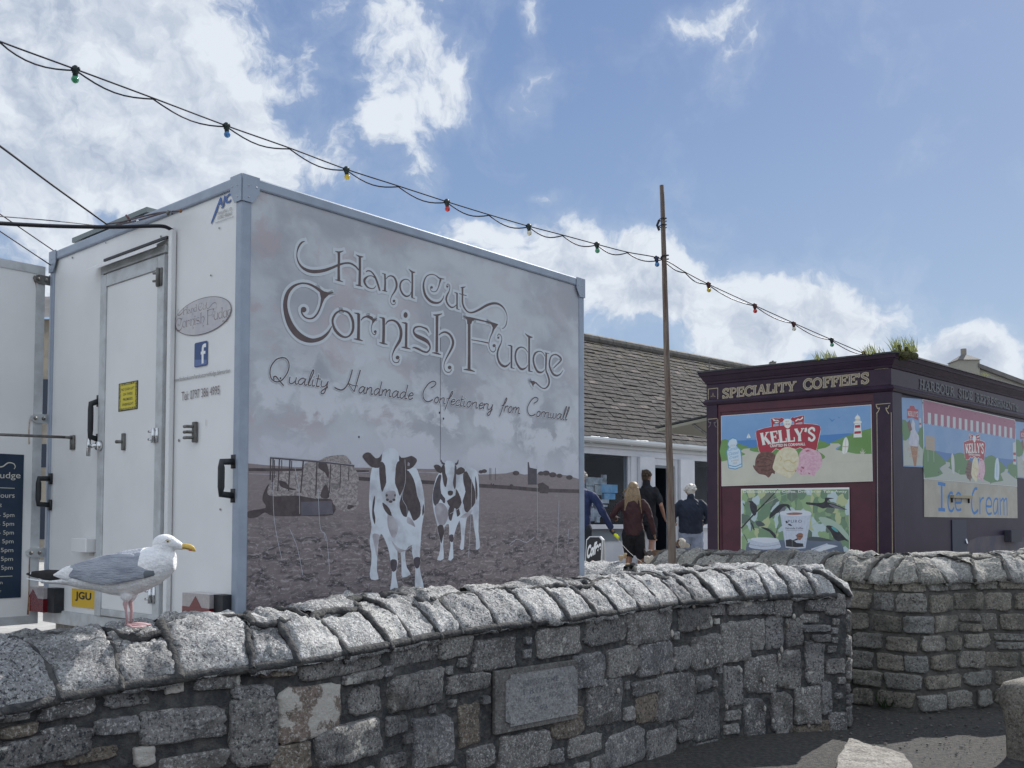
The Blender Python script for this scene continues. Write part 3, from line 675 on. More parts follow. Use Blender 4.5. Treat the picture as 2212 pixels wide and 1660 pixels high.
# ------------------------------------------------------------------ rear of the trailer
def rear_face():
    z1, z2 = Z(rear, 0, 500, 2.075), Z(rear, 0, 1200, 2.075)
    # door
    dl, dr_ = z1(668, 800)[0], z1(1085, 800)[0]
    dt = z1(668, 742)[1]
    d = MB()
    u = rear.P
    pl, pr = z1(709, 900)[0], z1(1040, 900)[0]
    top = dt - .012
    slab(d, rear, rect((pl, .085), (pr, top - .075)), .016, WHITE)
    door = d.build('door', trailer); bevel(door, .004)
    f = MB()
    slab(f, rear, rect((dl, .04), (dl + (pl - dl) * .42, dt)), .020, ALU2); slab(f, rear, rect((dl + (pl - dl) * .5, .04), (pl, top)), .026, ALU2)
    slab(f, rear, rect((pr, .04), (dr_, top)), .026, ALU2)
    slab(f, rear, rect((pl, top - .075), (pr, top)), .0255, ALU2)
    slab(f, rear, rect((dl, dt), (dr_, dt + .045)), .02, ALU2)
    slab(f, rear, rect((pl, .045), (pr, .085)), .022, ALU2)
    bevel(f.build('door_frame', trailer), .005)
    # drip rail, conduit
    f = MB(); a, b = z1(622, 712), z1(1088, 535)
    v0 = (a[1] + b[1]) / 2
    f.raw([rear.P(a[0], v0 + .03, .004), rear.P(b[0], v0 + .03, .004), rear.P(b[0], v0 - .015, .07), rear.P(a[0], v0 - .015, .07), rear.P(a[0], v0 - .03, .07), rear.P(b[0], v0 - .03, .07)], [(0, 1, 2, 3), (3, 2, 5, 4)], WHITE)
    slab(f, rear, rect((z1(680, 680)[0], v0 + .03), (b[0], v0 + .045)), .012, DARK)
    f.build('drip_rail', trailer)
    f = MB(); c0 = z1(1135, 452); slab(f, rear, rect((z1(1112, 900)[0], .09), (z1(1135, 900)[0], c0[1])), .03, WHITE); bevel(f.build('conduit', trailer), .005)
    # hinges
    for z_, x, y, w_, h_, mt in ((z1, 1060, 760, .06, .10, STEEL), (z2, 1030, 325, .07, .08, CHROME), (z2, 1010, 1352, .07, .09, CHROME)):
        h = MB(); a = z_(x, y)
        slab(h, rear, rect((a[0] - w_ / 2, a[1] - h_ / 2), (a[0] + w_ / 2, a[1] + h_ / 2)), .006, mt, w=.026)
        h.tube([rear.P(a[0], a[1] - h_ / 2, .038), rear.P(a[0], a[1] + h_ / 2, .038)], .012, mt)
        for sx in (-1, 1): h.tube([rear.P(a[0], a[1] + sx * .022, .036), rear.P(a[0] + .03, a[1] + sx * .022, .05)], .007, mt)
        h.build('hinge', door, True)
    # notice on the door
    q = [z1(*p_) for p_ in ((783, 1625), (907, 1605), (910, 1420), (785, 1445))]
    c = ((q[0][0] + q[1][0]) / 2, (q[0][1] + q[2][1]) / 2); hw, hh = abs(q[0][0] - q[1][0]) / 2, abs(q[0][1] - q[3][1]) / 2
    n = MB(); g = UV(rear, lambda a, b: (c[0] - a * hw, c[1] + b * hh))
    slab(n, rear, rect((c[0] - hw, c[1] - hh), (c[0] + hw, c[1] + hh)), .002, INK, w=.0165)
    rear.base, rear.k = .0008 + (150) * 1e-5, 0
    poly(n, g, [(-.92, -.94), (.92, -.94), (.92, .94), (-.92, .94)], pm('hazard_border', (.45, .38, .05), INK.node_tree.nodes and (.05, .05, .03), 90, .5), w=.0188)
    poly(n, g, [(-.76, -.8), (.76, -.8), (.76, .8), (-.76, .8)], YEL, w=.0191)
    for i, (s_, hwid) in enumerate((('NO CASH LEFT', .68), ('ON THESE', .5), ('PREMISES', .5), ('OVERNIGHT', .58))):
        y = .52 - i * .36; text(n, g, s_, [(-hwid, y - .09), (hwid, y - .09), (hwid, y + .09), (-hwid, y + .09)], INK, bold=.012, w=.0194)
    o = n.build('notice', door); tag(o, 'yellow NO CASH LEFT notice with a hatched black border')
    # lock, catches
    k = MB(); a = z2(675, 392)
    k.tube([rear.P(*a, .026), rear.P(*a, .05)], [.034, .026], CHROME, 14); k.tube([rear.P(*a, .05), rear.P(a[0] + .07, a[1], .06)], .012, CHROME)
    k.tube([rear.P(a[0] + .075, a[1] + .045, .06), rear.P(a[0] + .08, a[1] - .06, .06)], .012, CHROME)
    k.build('lock', door, True)
    k = MB(); a = z2(822, 365)
    slab(k, rear, rect((a[0] - .014, a[1] - .05), (a[0] + .014, a[1] + .05)), .015, STEEL, w=.016); k.tube([rear.P(a[0], a[1], .03), rear.P(a[0] + .04, a[1], .05)], .011, STEEL)
    bevel(k.build('catch', door), .004)
    k = MB(); a = z2(1262, 302)
    slab(k, rear, rect((a[0] - .022, a[1] - .055), (a[0] + .012, a[1] + .055)), .015, STEEL)
    for dv in (-.03, 0, .03): k.tube([rear.P(a[0], a[1] + dv, .012), rear.P(a[0] + .02, a[1] + dv, .04), rear.P(a[0] + .045, a[1] + dv, .042)], .009, STEEL)
    bevel(k.build('catch', trailer), .004)
    # grab handles
    def handle(z_, pts, par=trailer, w=.078):
        h = MB(); q = [z_(*p_) for p_ in pts]; n_ = len(q); u_ = q[0][0]; q = [(u_, p_[1]) for p_ in q]
        h.tube([rear.P(q[0][0], q[0][1], .004)] + [rear.P(*p_, w) for p_ in q[1:-1]] + [rear.P(q[-1][0], q[-1][1], .004)], .017, DARK, 10)
        for e in (q[0], q[-1]): slab(h, rear, rect((e[0] - .02, e[1] - .035), (e[0] + .02, e[1] + .035)), .012, DARK)
        h.build('grab_handle', par, True)
    handle(z2, [(645, 100), (640, 125), (606, 165), (604, 300), (636, 335), (640, 350)], w=.055)
    handle(z2, [(1518, 492), (1490, 500), (1456, 535), (1452, 660), (1485, 705), (1516, 712)])
    handle(z2, [(330, 602), (300, 605), (272, 635), (270, 735), (298, 768), (318, 772)])
    # switch box
    k = MB(); a, b = z2(532, 985), z2(628, 1078)
    slab(k, rear, rect((b[0], b[1]), (a[0], a[1])), .07, WHITE); k.tube([rear.P(a[0] + .002, (a[1] + b[1]) / 2, .035), rear.P(a[0] + .035, (a[1] + b[1]) / 2, .035)], .016, pm('red_switch', (.18, .02, .03), None, rough=.4))
    bevel(k.build('switch_box', trailer), .008)
    # tail lights
    redl = pm('red_lens', (.16, .012, .02), (.11, .01, .015), 60, .12, spec=.6); clr = pm('clear_lens', (.40, .37, .37), (.33, .30, .31), 60, .12, spec=.6)
    for x0, x1, y0, y1, dark_side in ((235, 410, 1290, 1436, 1), (1272, 1505, 1330, 1482, 1)):
        a, b = z2(x0, y0), z2(x1, y1)
        uL, uR = max(a[0], b[0]), min(a[0], b[0]); v1 = max(a[1], b[1]); v0 = v1 - .155
        k = MB(); cut = uR + (uL - uR) * .24
        slab(k, rear, rect((uR, v0), (cut, v1)), .06, DARK); slab(k, rear, rect((cut, v0), (uL, v0 + .085)), .085, redl); slab(k, rear, rect((cut, v0 + .085), (uL, v1)), .084, clr)
        mid = (cut + uL) / 2; hw = (uL - cut) / 2
        slab(k, rear, [(mid - hw * .45, v0 + .085), (mid + hw * .45, v0 + .085), (mid, v1 - .012)], .001, redl, w=.0845)
        bevel(k.build('tail_light', trailer), .006)
    # number plate
    a, b = z2(468, 1310), z2(618, 1400)
    k = MB(); v1 = a[1] - .0; v0 = v1 - .11; ul, ur = max(a[0], b[0]), min(a[0], b[0])
    slab(k, rear, rect((ur, v0), (ul, v1)), .004, pm('plate_yellow', (.62, .40, .03), None, rough=.35))
    g = UV(rear); text(k, g, 'JGU', [(ul - .05, v0 + .035), (ur + .05, v0 + .035), (ur + .05, v1 - .015), (ul - .05, v1 - .015)], INK, bold=.03, w=.0048)
    text(k, g, 'cornwall', [(ul - .11, v0 + .01), (ur + .11, v0 + .01), (ur + .11, v0 + .02), (ul - .11, v0 + .02)], INK, w=.0048) if False else None
    k.build('number_plate', trailer)
    # printed signs on the rear panel
    rear.base, rear.k = .0008 + (10) * 1e-5, 0
    blue = pm('blue_print', (.03, .10, .32), None, rough=.4); grey = pm('grey_print', (.27, .26, .26), None, rough=.5); brn = pm('brown_print', (.20, .165, .17), None, rough=.5); brd = pm('dark_brown_print', (.10, .065, .075), None, rough=.5)
    k = MB()
    text(k, z1, 'AJC', [(1395, 326), (1498, 282), (1498, 206), (1395, 250)], blue, bold=.03, shear=.2)
    poly(k, z1, [(1398, 300), (1412, 290), (1400, 330), (1366, 412), (1362, 402)], blue)
    text(k, z1, 'TRAILERS LTD', [(1403, 355), (1497, 320), (1497, 300), (1403, 335)], grey)
    text(k, z1, '01582 486663', [(1405, 382), (1497, 350), (1497, 328), (1405, 360)], grey)
    text(k, z1, 'www.ajctrailers.co.uk', [(1390, 412), (1510, 370), (1510, 354), (1390, 396)], grey)
    k.build('maker_logo', trailer)
    # oval logo: the same drawing as the long side, smaller
    L, Rr, T_, B_ = z1(1128, 1010), z1(1497, 950), z1(1380, 868), z1(1240, 1138)
    cu, cv = (L[0] + Rr[0]) / 2, (T_[1] + B_[1]) / 2; hw, hh = abs(L[0] - Rr[0]) / 2, abs(T_[1] - B_[1]) / 2
    k = MB(); g = UV(rear, lambda a, b: (cu - a * hw, cv + b * hh))
    el = lambda r: [(r * math.cos(t * math.pi / 32), r * math.sin(t * math.pi / 32)) for t in range(64)]
    poly(k, g, el(.97), pm('oval_print', (.52, .50, .50), (.44, .44, .47), 14, .45), w=.0009)
    stroke(k, g, el(.985) + [el(.985)[0]], brd, .028, n=1, w=.0012)
    # map: u from the long-side drawing
    u_a, v_a = LZ[0](90, 1000)[0], None
    us0, us1 = LZ[0](90, 1000)[0], LZ[2](1760, 1000)[0]; vs0, vs1 = LZ[1](950, 1800)[1], LZ[0](400, 100)[1]
    vs0 = LZ[2](1450, 1460)[1]
    class LP:
        def __init__(s, src): s.src, s.pl = src, rear
        def __call__(s, x, y):
            a, b = s.src(x, y); return (cu + hw * .97 - (a - us0) / (us1 - us0) * 1.96 * hw, cv - hh * .62 + (b - vs0) / (vs1 - vs0) * hh * 1.36)
        def unit(s, x, y): return s.src.unit(x, y) * (2 * hw / (us1 - us0)) * 1.15
    draw_logo(k, [LP(z_) for z_ in LZ], None, brn, 0)
    k.build('oval_logo', trailer)
    k = MB()
    q = [z1(*p_) for p_ in ((1255, 1337), (1338, 1322), (1338, 1163), (1257, 1180))]
    c = ((q[0][0] + q[1][0]) / 2, (q[0][1] + q[2][1]) / 2); hw2, hh2 = abs(q[0][0] - q[1][0]) / 2, abs(q[0][1] - q[3][1]) / 2
    g2 = UV(rear, lambda a, b: (c[0] - a * hw2, c[1] + b * hh2))
    poly(k, g2, [(-1, -.9), (-.88, -1), (.88, -1), (1, -.9), (1, .9), (.88, 1), (-.88, 1), (-1, .9)], pm('dark_blue_print', (.035, .07, .19), None, rough=.4))
    poly(k, g2, [(-.96, -.92), (.96, -.92), (.96, -.55), (-.96, -.35)], pm('mid_blue_print', (.10, .15, .32), None, rough=.4))
    stroke(k, g2, [(.30, -.8), (.30, .35), (.42, .62), (.80, .64)], PAPER, .30); stroke(k, g2, [(.0, .08), (.72, .08)], PAPER, .24)
    k.build('social_logo', trailer)
    k = MB()
    text(k, z1, 'www.facebook.com/handcutcornishfudge.dalereardon', [(1122, 1440), (1486, 1378), (1486, 1340), (1122, 1405)], grey, space=.9)
    k.build('web_address', trailer); k = MB()
    text(k, z1, 'Tel: 0797 386 4995', [(1173, 1552), (1418, 1508), (1418, 1452), (1173, 1494)], brn, space=1.0)
    k.build('phone_number', trailer)
    k = MB()
    for x, y, r in ((468, 628, 4), (684, 532, 3), (1362, 742, 4), (1416, 437, 4), (1040, 492, 5), (1131, 822, 5)): dot(k, z1, x, y, r, STEEL, r * 1.6)
    for x, y, r in ((1155, 355, 5), (1422, 800, 4), (908, 912, 4)): dot(k, z2, x, y, r, STEEL, r * 2)
    k.build('speck', trailer)
    rs = pm('dirt_streak', (.52, .49, .44), (.58, .56, .53), 30, .6)
    for x, y0, y1, w_ in ((755, 430, 620, 10), (728, 430, 560, 8), (1330, 220, 260, 6), (590, 1082, 1100, 60), (500, 1500, 1520, 90)): k = MB(); stroke(k, z2, [(x, y0), (x, y1)], rs, w_); k.build('stain', trailer)
    # hatch on the roof, and the wheels and chassis underneath
    k = MB()
    for a, b, h in ((1.02, 1.98, .05),):
        k.box(base + DR * a + DS * .02 + Vector((0, 0, TH + .03)), DR * (b - a), DS * 1.4, (0, 0, .03), pm('hatch_grey', (.16, .19, .19), None, rough=.5))
        k.box(base + DR * (a + .05) + DS * .06 + Vector((0, 0, TH)), DR * (b - a - .1), DS * 1.3, (0, 0, .03), DARK)
    k.build('roof_hatch', trailer)
    k = MB(); k.box(base + DS * 1.9 + DR * .2 + Vector((0, 0, TH)), DS * .5, DR * .5, (0, 0, .035), WHITE); k.build('roof_vent', trailer)
    k = MB()
    for b in (.35, 1.75): k.box(base + DR * b + DS * .05 + Vector((0, 0, -.13)), DS * (TL - .1), DR * .09, (0, 0, .12), STEEL)
    k.box(base + DS * .03 + DR * .1 + Vector((0, 0, -.13)), DR * (TW - .2), DS * .08, (0, 0, .085), STEEL)
    k.build('chassis', trailer)
    tyre = pm('tyre_rubber', (.02, .02, .02), None, rough=.8)
    for sd in (.06, TW - .26):
        c = base + DS * (TL * .55) + DR * sd; c.z = PZ + .28
        w_ = MB(); w_.tube([c, c + DR * .03, c + DR * .17, c + DR * .2], [.25, .28, .28, .25], tyre, 24); w_.tube([c - DR * .004, c + DR * .204], [.16, .16], CHROME, 16)
        w_.build('wheel', trailer, False)
    # prop stands
    for b in (.18, TW - .2):
        c = base + DS * .15 + DR * b
        w_ = MB(); w_.tube([Vector((c.x, c.y, PZ)), Vector((c.x, c.y, PZ + .02)), Vector((c.x, c.y, PZ + .021)), Vector((c.x, c.y, ZB - .03))], [.07, .07, .025, .025], STEEL)
        w_.build('prop_stand', trailer)
    # swung-open side leaf, hinged on the far rear edge
    lp = Plane(base + DR * (TW + .03), DS)
    zl1, zl2 = Z(lp, 0, 500, 2.075), Z(lp, 0, 1200, 2.075); zl3 = Z(lp, 0, 1250, 2.212)
    uR = zl2(255, 900)[0]; uL = uR - 1.05; vt = zl1(300, 690)[1]; vb = zl2(250, 1535)[1]
    k = MB(); slab(k, lp, rect((uL, vb), (uR, vt)), .03, WHITE, w=-.03)
    leaf = k.build('open_door', trailer); tag(leaf, 'open white side door swung back beside the rear panel')
    k = MB(); e = .055
    slab(k, lp, rect((uL, vt - e), (uR, vt)), .006, ALU2); slab(k, lp, rect((uL, vb), (uR, vb + e)), .006, ALU2)
    slab(k, lp, rect((uR - e, vb + e), (uR, vt - e)), .006, ALU2); slab(k, lp, rect((uL, vb + e), (uL + e, vt - e)), .006, ALU2)
    k.build('door_edge', leaf)
    for z_, x0, x1, y in ((zl1, 215, 315, 762), (zl2, 195, 300, 210), (zl2, 165, 275, 1082)):
        a, b = z_(x0, y), z_(x1, y); k = MB()
        slab(k, lp, [(a[0], a[1] - .012), (a[0] + .03, a[1] - .03), (b[0] + .02, a[1] - .03), (b[0] + .02, a[1] + .03), (a[0] + .03, a[1] + .03), (a[0], a[1] + .012)], .008, STEEL if y == 762 else ALU2, w=.007)
        for f_ in (.25, .75): k.ball(lp.P(a[0] + (b[0] - a[0]) * f_, a[1], .018), .012, STEEL, 8, 5)
        for dv in (-.02, .03): k.tube([lp.P(b[0], a[1] + dv, .01), lp.P(b[0] + .08, a[1] + dv, -.01)], .009, STEEL)
        k.build('hinge', leaf)
    k = MB(); lp.base, lp.k = .0008 + (60) * 1e-5, 0
    for z_, pts, w_ in ((zl2, [(198, 1105), (192, 1160), (190, 1330), (180, 1480)], 14), (zl2, [(245, 1105), (240, 1140), (240, 1250)], 12), (zl2, [(215, 1110), (210, 1250)], 8), (zl1, [(222, 775), (235, 800), (240, 860)], 12), (zl2, [(192, 215), (186, 300), (188, 380)], 10)): k = MB(); stroke(k, z_, pts, RUST if w_ > 11 else pm('pale_rust', (.42, .33, .25), (.55, .50, .44), 30, .7), w_); k.build('stain', leaf)
    k = MB(); dot(k, zl1, 222, 757, 9, RUST, 14)
    k.build('stain', leaf)
    k = MB(); navy = pm('navy_board', (.012, .028, .055), (.018, .035, .065), 8, .35)
    a, b = zl2(153, 448), zl2(132, 1368); s0 = a[0] - .66
    slab(k, lp, rect((s0, b[1]), (a[0], a[1])), .004, navy, w=.001)
    sg = k.build('hours_board', leaf); tag(sg, 'dark navy opening hours board with pale lettering')
    k = MB(); cream = pm('cream_print', (.55, .54, .47), None, rough=.5); lp.base, lp.k = .0008 + (40) * 1e-5, 0
    mir = lp.P
    W_ = lambda: .0055 + lp.lift() * .3
    def wr(s_, xr, y, h, x0=None):
        x_a, x_b = (xr - x0 if x0 else xr), xr
        kk = MB(); text(kk, zl2, s_, [(x_a, y), (x_b, y), (x_b, y - h), (x_a, y - h)], cream, w=.0058); kk.build('lettering', sg)
    # the board runs on past the frame to the left, so whole words are set
    wr('Fudge', 130, 612, 52, 165); wr('Opening Hours', 92, 735, 42, 330); wr('Spring', 8, 785, 28, 80)
    for i, dname in enumerate(('Mon', 'Tue', 'Wed', 'Thu', 'Fri', 'Sat', 'Sun')):
        y = 858 + i * 56.6; x = 90 - i * 1.7
        wr('%s 10am - 5pm' % dname, x, y, 36, 300)
    wr('Open all season', 14, 1290, 30, 250); wr('weather', 6, 1340, 24, 130)
    stroke(k, zl2, [(-150, 655), (92, 664)], cream, 4, w=.0058); stroke(k, zl2, [(-160, 1240), (78, 1230)], cream, 4, w=.0058)
    stroke(k, zl2, [(-40, 520, 5), (10, 525, 7), (50, 500, 7), (85, 505, 6), (96, 525, 5), (88, 540, 4)], cream, w=.0058)
    k.build('flourish', sg)
    # stay rod between leaf and rear panel
    k = MB(); a = z2(470, 368); p0 = rear.P(a[0], a[1] + .03, .05); q0 = lp.P(uR - .9, zl2(0, 338)[1], .06)
    k.tube([q0, p0], .009, STEEL); slab(k, rear, rect((a[0] - .03, a[1] - .045), (a[0] + .03, a[1] + .045)), .006, STEEL); k.tube([p0, rear.P(a[0], a[1] + .03, .004)], .009, STEEL)
    k.build('stay_rod', trailer, True)
rear_face()
# ------------------------------------------------------------------ granite walls
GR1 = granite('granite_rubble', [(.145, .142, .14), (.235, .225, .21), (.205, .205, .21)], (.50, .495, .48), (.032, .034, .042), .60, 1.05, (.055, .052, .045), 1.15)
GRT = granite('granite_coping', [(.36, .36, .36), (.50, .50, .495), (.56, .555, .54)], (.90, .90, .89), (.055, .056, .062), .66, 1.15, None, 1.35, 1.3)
GR2 = granite('granite_far_wall', [(.20, .185, .15), (.26, .24, .20), (.22, .22, .21)], (.42, .41, .38), (.05, .05, .05), .68)
MORT = pm('dark_mortar', (.040, .042, .046), (.115, .112, .105), 22, .9, bump=1.0, bscale=60, lo=.35, hi=.75, detail=8)
MORT2 = pm('grey_mortar', (.075, .073, .068), (.13, .125, .112), 14, .9, bump=.8, bscale=50, lo=.3, hi=.75)

class Path2:
    def __init__(s, pts, n=10, smooth=True):
        q = spline(pts, n) if smooth else pts
        s.p = [Vector((a, b, 0)) for a, b in q]
        s.L = [0.0]
        for a, b in zip(s.p, s.p[1:]): s.L.append(s.L[-1] + (b - a).length)
        s.len = s.L[-1]
    def at(s, d):
        d = min(max(d, 0), s.len - 1e-6)
        lo = 0
        while s.L[lo + 1] < d: lo += 1
        a, b = s.p[lo], s.p[lo + 1]; f = (d - s.L[lo]) / (s.L[lo + 1] - s.L[lo])
        # smoothed normal (front side: to the right of travel)
        def tn(i):
            i = min(max(i, 0), len(s.p) - 2); return (s.p[i + 1] - s.p[i]).normalized()
        t = (tn(lo - 1) * (1 - f) + tn(lo) + tn(lo + 1) * f).normalized()
        return a.lerp(b, f), t, Vector((t.y, -t.x, 0))
    def hit(s, x, y):           # photograph point -> (distance along, height) on the wall's front face
        r = ray(x, y); best = None
        for i in range(len(s.p) - 1):
            a, b = s.p[i], s.p[i + 1]; e = b - a
            den = r.x * e.y - r.y * e.x
            if abs(den) < 1e-9: continue
            k = (a.x * e.y - a.y * e.x) / den
            q = CAM + r * k
            f = (Vector((q.x, q.y, 0)) - a).dot(e) / e.length_squared
            if k > 0 and -1e-6 <= f <= 1 + 1e-6 and (best is None or k < best[0]): best = (k, s.L[i] + f * e.length, q.z)
        return best[1:] if best else None

def stone_face(mb, path, cx, cz, w, h, mat, rnd, depth=.018, n=22, squ=4.5, tilt=0.0):
    # one irregular block bulging out of the face
    hw, hh = w / 2, h / 2
    seed = Vector((rnd.uniform(0, 99), rnd.uniform(0, 99), rnd.uniform(0, 99)))
    # ragged quadrilateral: four pulled-in corners, sometimes one knocked off, edges a little wavy
    j = lambda a: rnd.uniform(-a, a)
    cs = [(-1 + j(.10) + .05, -1 + j(.10) + .05), (1 + j(.10) - .05, -1 + j(.10) + .05), (1 + j(.12) - .05, 1 + j(.10) - .05), (-1 + j(.12) + .05, 1 + j(.10) - .05)]
    pts = []
    for q in range(4):
        p0, p1, p2 = cs[q - 1], cs[q], cs[(q + 1) % 4]
        ch = rnd.choice((.10, .14, .18, .34))
        pts.append(tuple(p1[i] + (p0[i] - p1[i]) * ch * .5 for i in (0, 1))); pts.append(tuple(p1[i] + (p2[i] - p1[i]) * ch * .5 for i in (0, 1)))
    per = []
    for q in range(8):
        a, b = pts[q], pts[(q + 1) % 8]; kk = 7 if q % 2 else 3
        for i in range(kk): per.append((a[0] + (b[0] - a[0]) * i / kk, a[1] + (b[1] - a[1]) * i / kk))
    n = len(per); out = []
    for x, y in per:
        wv = 1 + .09 * noise.noise(seed + Vector((x * 2.2, y * 2.2, 0))) + .07 * noise.noise(seed + Vector((x * 6.5, y * 6.5, 4)))
        out.append((x * wv * hw, y * wv * hh))
    rings = ((1.02, -.030), (.995, depth * .2), (.95, depth * .75), (.85, depth), (.65, depth * 1.0), (.42, depth * 1.05), (.2, depth * 1.0))
    vs, fs = [], []
    pad = rnd.uniform(-.008, .012)
    for f, d in rings:
        for x, y in out:
            p, t, nn = path.at(cx + x * f)
            dd = d + pad * (d > 0)
            if d > 0: dd += .009 * noise.noise(seed + Vector((x * f * 11, y * f * 11, 3))) + .006 * noise.noise(seed + Vector((x * f * 28, y * f * 28, 7)))
            vs.append(p + nn * dd + Vector((0, 0, cz + y * f)))
    p, t, nn = path.at(cx); vs.append(p + nn * (depth * 1.1 + pad) + Vector((0, 0, cz)))
    R_ = len(rings)
    for j in range(R_ - 1):
        for k in range(n):
            k2 = (k + 1) % n; fs.append((j * n + k, j * n + k2, (j + 1) * n + k2, (j + 1) * n + k))
    for k in range(n): fs.append(((R_ - 1) * n + k, (R_ - 1) * n + (k + 1) % n, R_ * n))
    mb.raw(vs, fs, mat)

def coping(mb, path, s0, s1, prof, rib_mb, stone_m, mort_m, rnd, step=(.26, .42), lean=.0, thick=.52, back_rows=True):
    # prof(t) -> height, t = 0 front lip .. thick back; stones laid across the top, dark raised joints between them
    def P(s_, t, dz=0.0):
        p, tt, nn = path.at(s_)
        return p - nn * t + Vector((0, 0, prof(s_, t) + dz))
    def patch(a0, a1, b0, b1, t0, t1, na=22, nb=18):
        seed = Vector((rnd.uniform(0, 99),) * 3); vs, fs = [], []
        hgt = rnd.uniform(-.012, .018); tl = rnd.uniform(-.02, .02)
        for j in range(-1, nb + 1):
            ft = max(j, 0) / nb; t = t0 + (t1 - t0) * ft
            for i in range(na + 1):
                fs_ = i / na
                s_ = (a0 + (b0 - a0) * ft) * (1 - fs_) + (a1 + (b1 - a1) * ft) * fs_
                e = min(fs_, 1 - fs_, ft * 1.0, (1 - ft)) * 2
                edge = min(1.0, e / .28); dz = -.030 * (1 - edge) ** 1.6
                q = P(s_, t, dz + hgt + tl * (fs_ - .5)) if j >= 0 else P(s_, t + .06, -.10)
                q += Vector((noise.noise(seed + q * 9), noise.noise(seed + q * 9 + Vector((5, 5, 5))), noise.noise(seed + q * 8) * 1.6)) * .017
                q += Vector((0, 0, 1)) * (.013 * noise.noise(seed + q * 22) + .011 * noise.noise(seed + q * 46))
                vs.append(q)
        for j in range(nb + 1):
            for i in range(na):
                k = j * (na + 1) + i; fs.append((k, k + 1, k + na + 2, k + na + 1))
        mb.raw(vs, fs, stone_m)
    s_ = s0; first = True
    mid = thick * .50
    seq = []
    while s_ < s1 - .12:
        w = rnd.uniform(*step); e = min(s_ + w, s1); seq.append((s_, e)); s_ = e
    sl = lambda: rnd.uniform(-.06, .06) + lean
    leans = [sl() for _ in range(len(seq) + 1)]
    mids = [mid + rnd.uniform(-.09, .10) for _ in seq]
    def rib(pts, r):
        q = spline(pts, 11); qq = []
        for a, b in q:
            nz = Vector((a * 22, b * 22, r * 900)); qq.append((a + .010 * noise.noise(nz), b + .010 * noise.noise(nz + Vector((9, 0, 0)))))
        rib_mb.tube([P(min(max(a, 0), path.len), b, -.012 + .010 * noise.noise(Vector((a * 14, b * 14, 1)))) for a, b in qq], [r * (1.05 + .55 * noise.noise(Vector((a * 33, b * 33, 2)))) for a, b in qq], mort_m, 7)
    for i, (a, b) in enumerate(seq):
        la, lb = leans[i], leans[i + 1]; md = mids[i]
        patch(a, b, a + la * .5, b + lb * .5, -.045, md)
        if back_rows:
            off = rnd.uniform(-.12, .12)
            patch(a + la * .5 + off * .4, b + lb * .5 + off * .4, a + la + off, b + lb + off, md, thick + .03, 15, 13)
        rib([(a, -.05), (a + la * .25, md * .5), (a + la * .5, md)], rnd.uniform(.012, .02))
        rib([(a + la * .5, mids[i - 1] if i else md), (a + (b - a) * .4, md + rnd.uniform(-.03, .03)), (b + lb * .5, md)], rnd.uniform(.012, .019))
        if back_rows and rnd.random() < .8:
            x = a + (b - a) * rnd.uniform(.2, .8); rib([(x, md), (x + la * .3, md + .12), (x + la * .5, thick)], rnd.uniform(.010, .016))

def wall_body(mb, path, zt, thick, mat, inset=.0, step=.08, zb=-.1, end0=True, end1=True):
    # rough mortared core the stones are bedded in
    N = max(2, int(path.len / step)); vs, fs = [], []
    M = 10; zt0 = zt
    for i in range(N + 1):
        p, t, nn = path.at(path.len * i / N)
        zt = zt0(path.len * i / N) if callable(zt0) else zt0
        rows = [(0, zb), (0, zb + .3), (0, zt * .5), (0, zt - .25), (0, zt), (.10, zt + .105), (thick * .5, zt + .162), (thick * .85, zt + .135), (thick, zt), (thick, zb)]
        for j, (o, z) in enumerate(rows):
            q = p - nn * (o + inset) + Vector((0, 0, z))
            if j: q += nn * (.010 * noise.noise(q * 6) + .006 * noise.noise(q * 17))
            vs.append(q)
    for i in range(N):
        for j in range(M - 1):
            a = i * M + j; fs.append((a, a + M, a + M + 1, a + 1))
    fs.append(tuple(range(M))); fs.append(tuple(N * M + j for j in range(M))[::-1])
    mb.raw(vs, fs, mat)

def fill_face(mb, path, s0, s1, z0, z1, placed, mat, rnd, sizes=((.10, .24), (.08, .20)), gap=.014, tries=2600):
    placed = list(placed)
    for k in range(tries):
        f = 1 - k / tries
        w = sizes[0][0] + (sizes[0][1] - sizes[0][0]) * f * rnd.uniform(.6, 1); h = sizes[1][0] + (sizes[1][1] - sizes[1][0]) * f * rnd.uniform(.6, 1)
        if f < .35: w *= .55; h *= .55
        x, y = rnd.uniform(s0 + w / 2, s1 - w / 2), rnd.uniform(z0 + h / 2, z1 - h / 2)
        if all(abs(x - a) > (w + c) / 2 + gap or abs(y - b) > (h + d) / 2 + gap for a, b, c, d in placed):
            placed.append((x, y, w, h)); stone_face(mb, path, x, y, w * .98, h * .98, mat, rnd, n=16)

LIP = [(0, 1525), (105, 1500), (211, 1480), (402, 1450), (507, 1435), (653, 1417), (824, 1385), (954, 1362), (1110, 1342), (1269, 1323), (1385, 1307), (1491, 1294), (1602, 1286), (1713, 1283), (1825, 1281)]
ZL = 1.05
def zlip(x):                  # the wall's top rises gently along its length
    T = ((0, .93), (211, .955), (402, .975), (653, 1.0), (954, 1.02), (1269, 1.04), (1491, 1.05), (3000, 1.05))
    for (a, p), (b, q) in zip(T, T[1:]):
        if x <= b: return p + (q - p) * (x - a) / (b - a)
fp = [at_z(x, y, zlip(x)) for x, y in LIP]
fp = [(q.x, q.y) for q in fp]
d0 = Vector(fp[0]) - Vector(fp[2]); d0.normalize()
pre = [(fp[0][0] + d0.x * k - .05 * k * k * 0, fp[0][1] + d0.y * k) for k in (1.6, .9, .4)]
WP1 = Path2(pre + fp[::1], 4)
_zs = [(WP1.L[(i + 3) * 4], zlip(x)) for i, (x, y) in enumerate(LIP)]
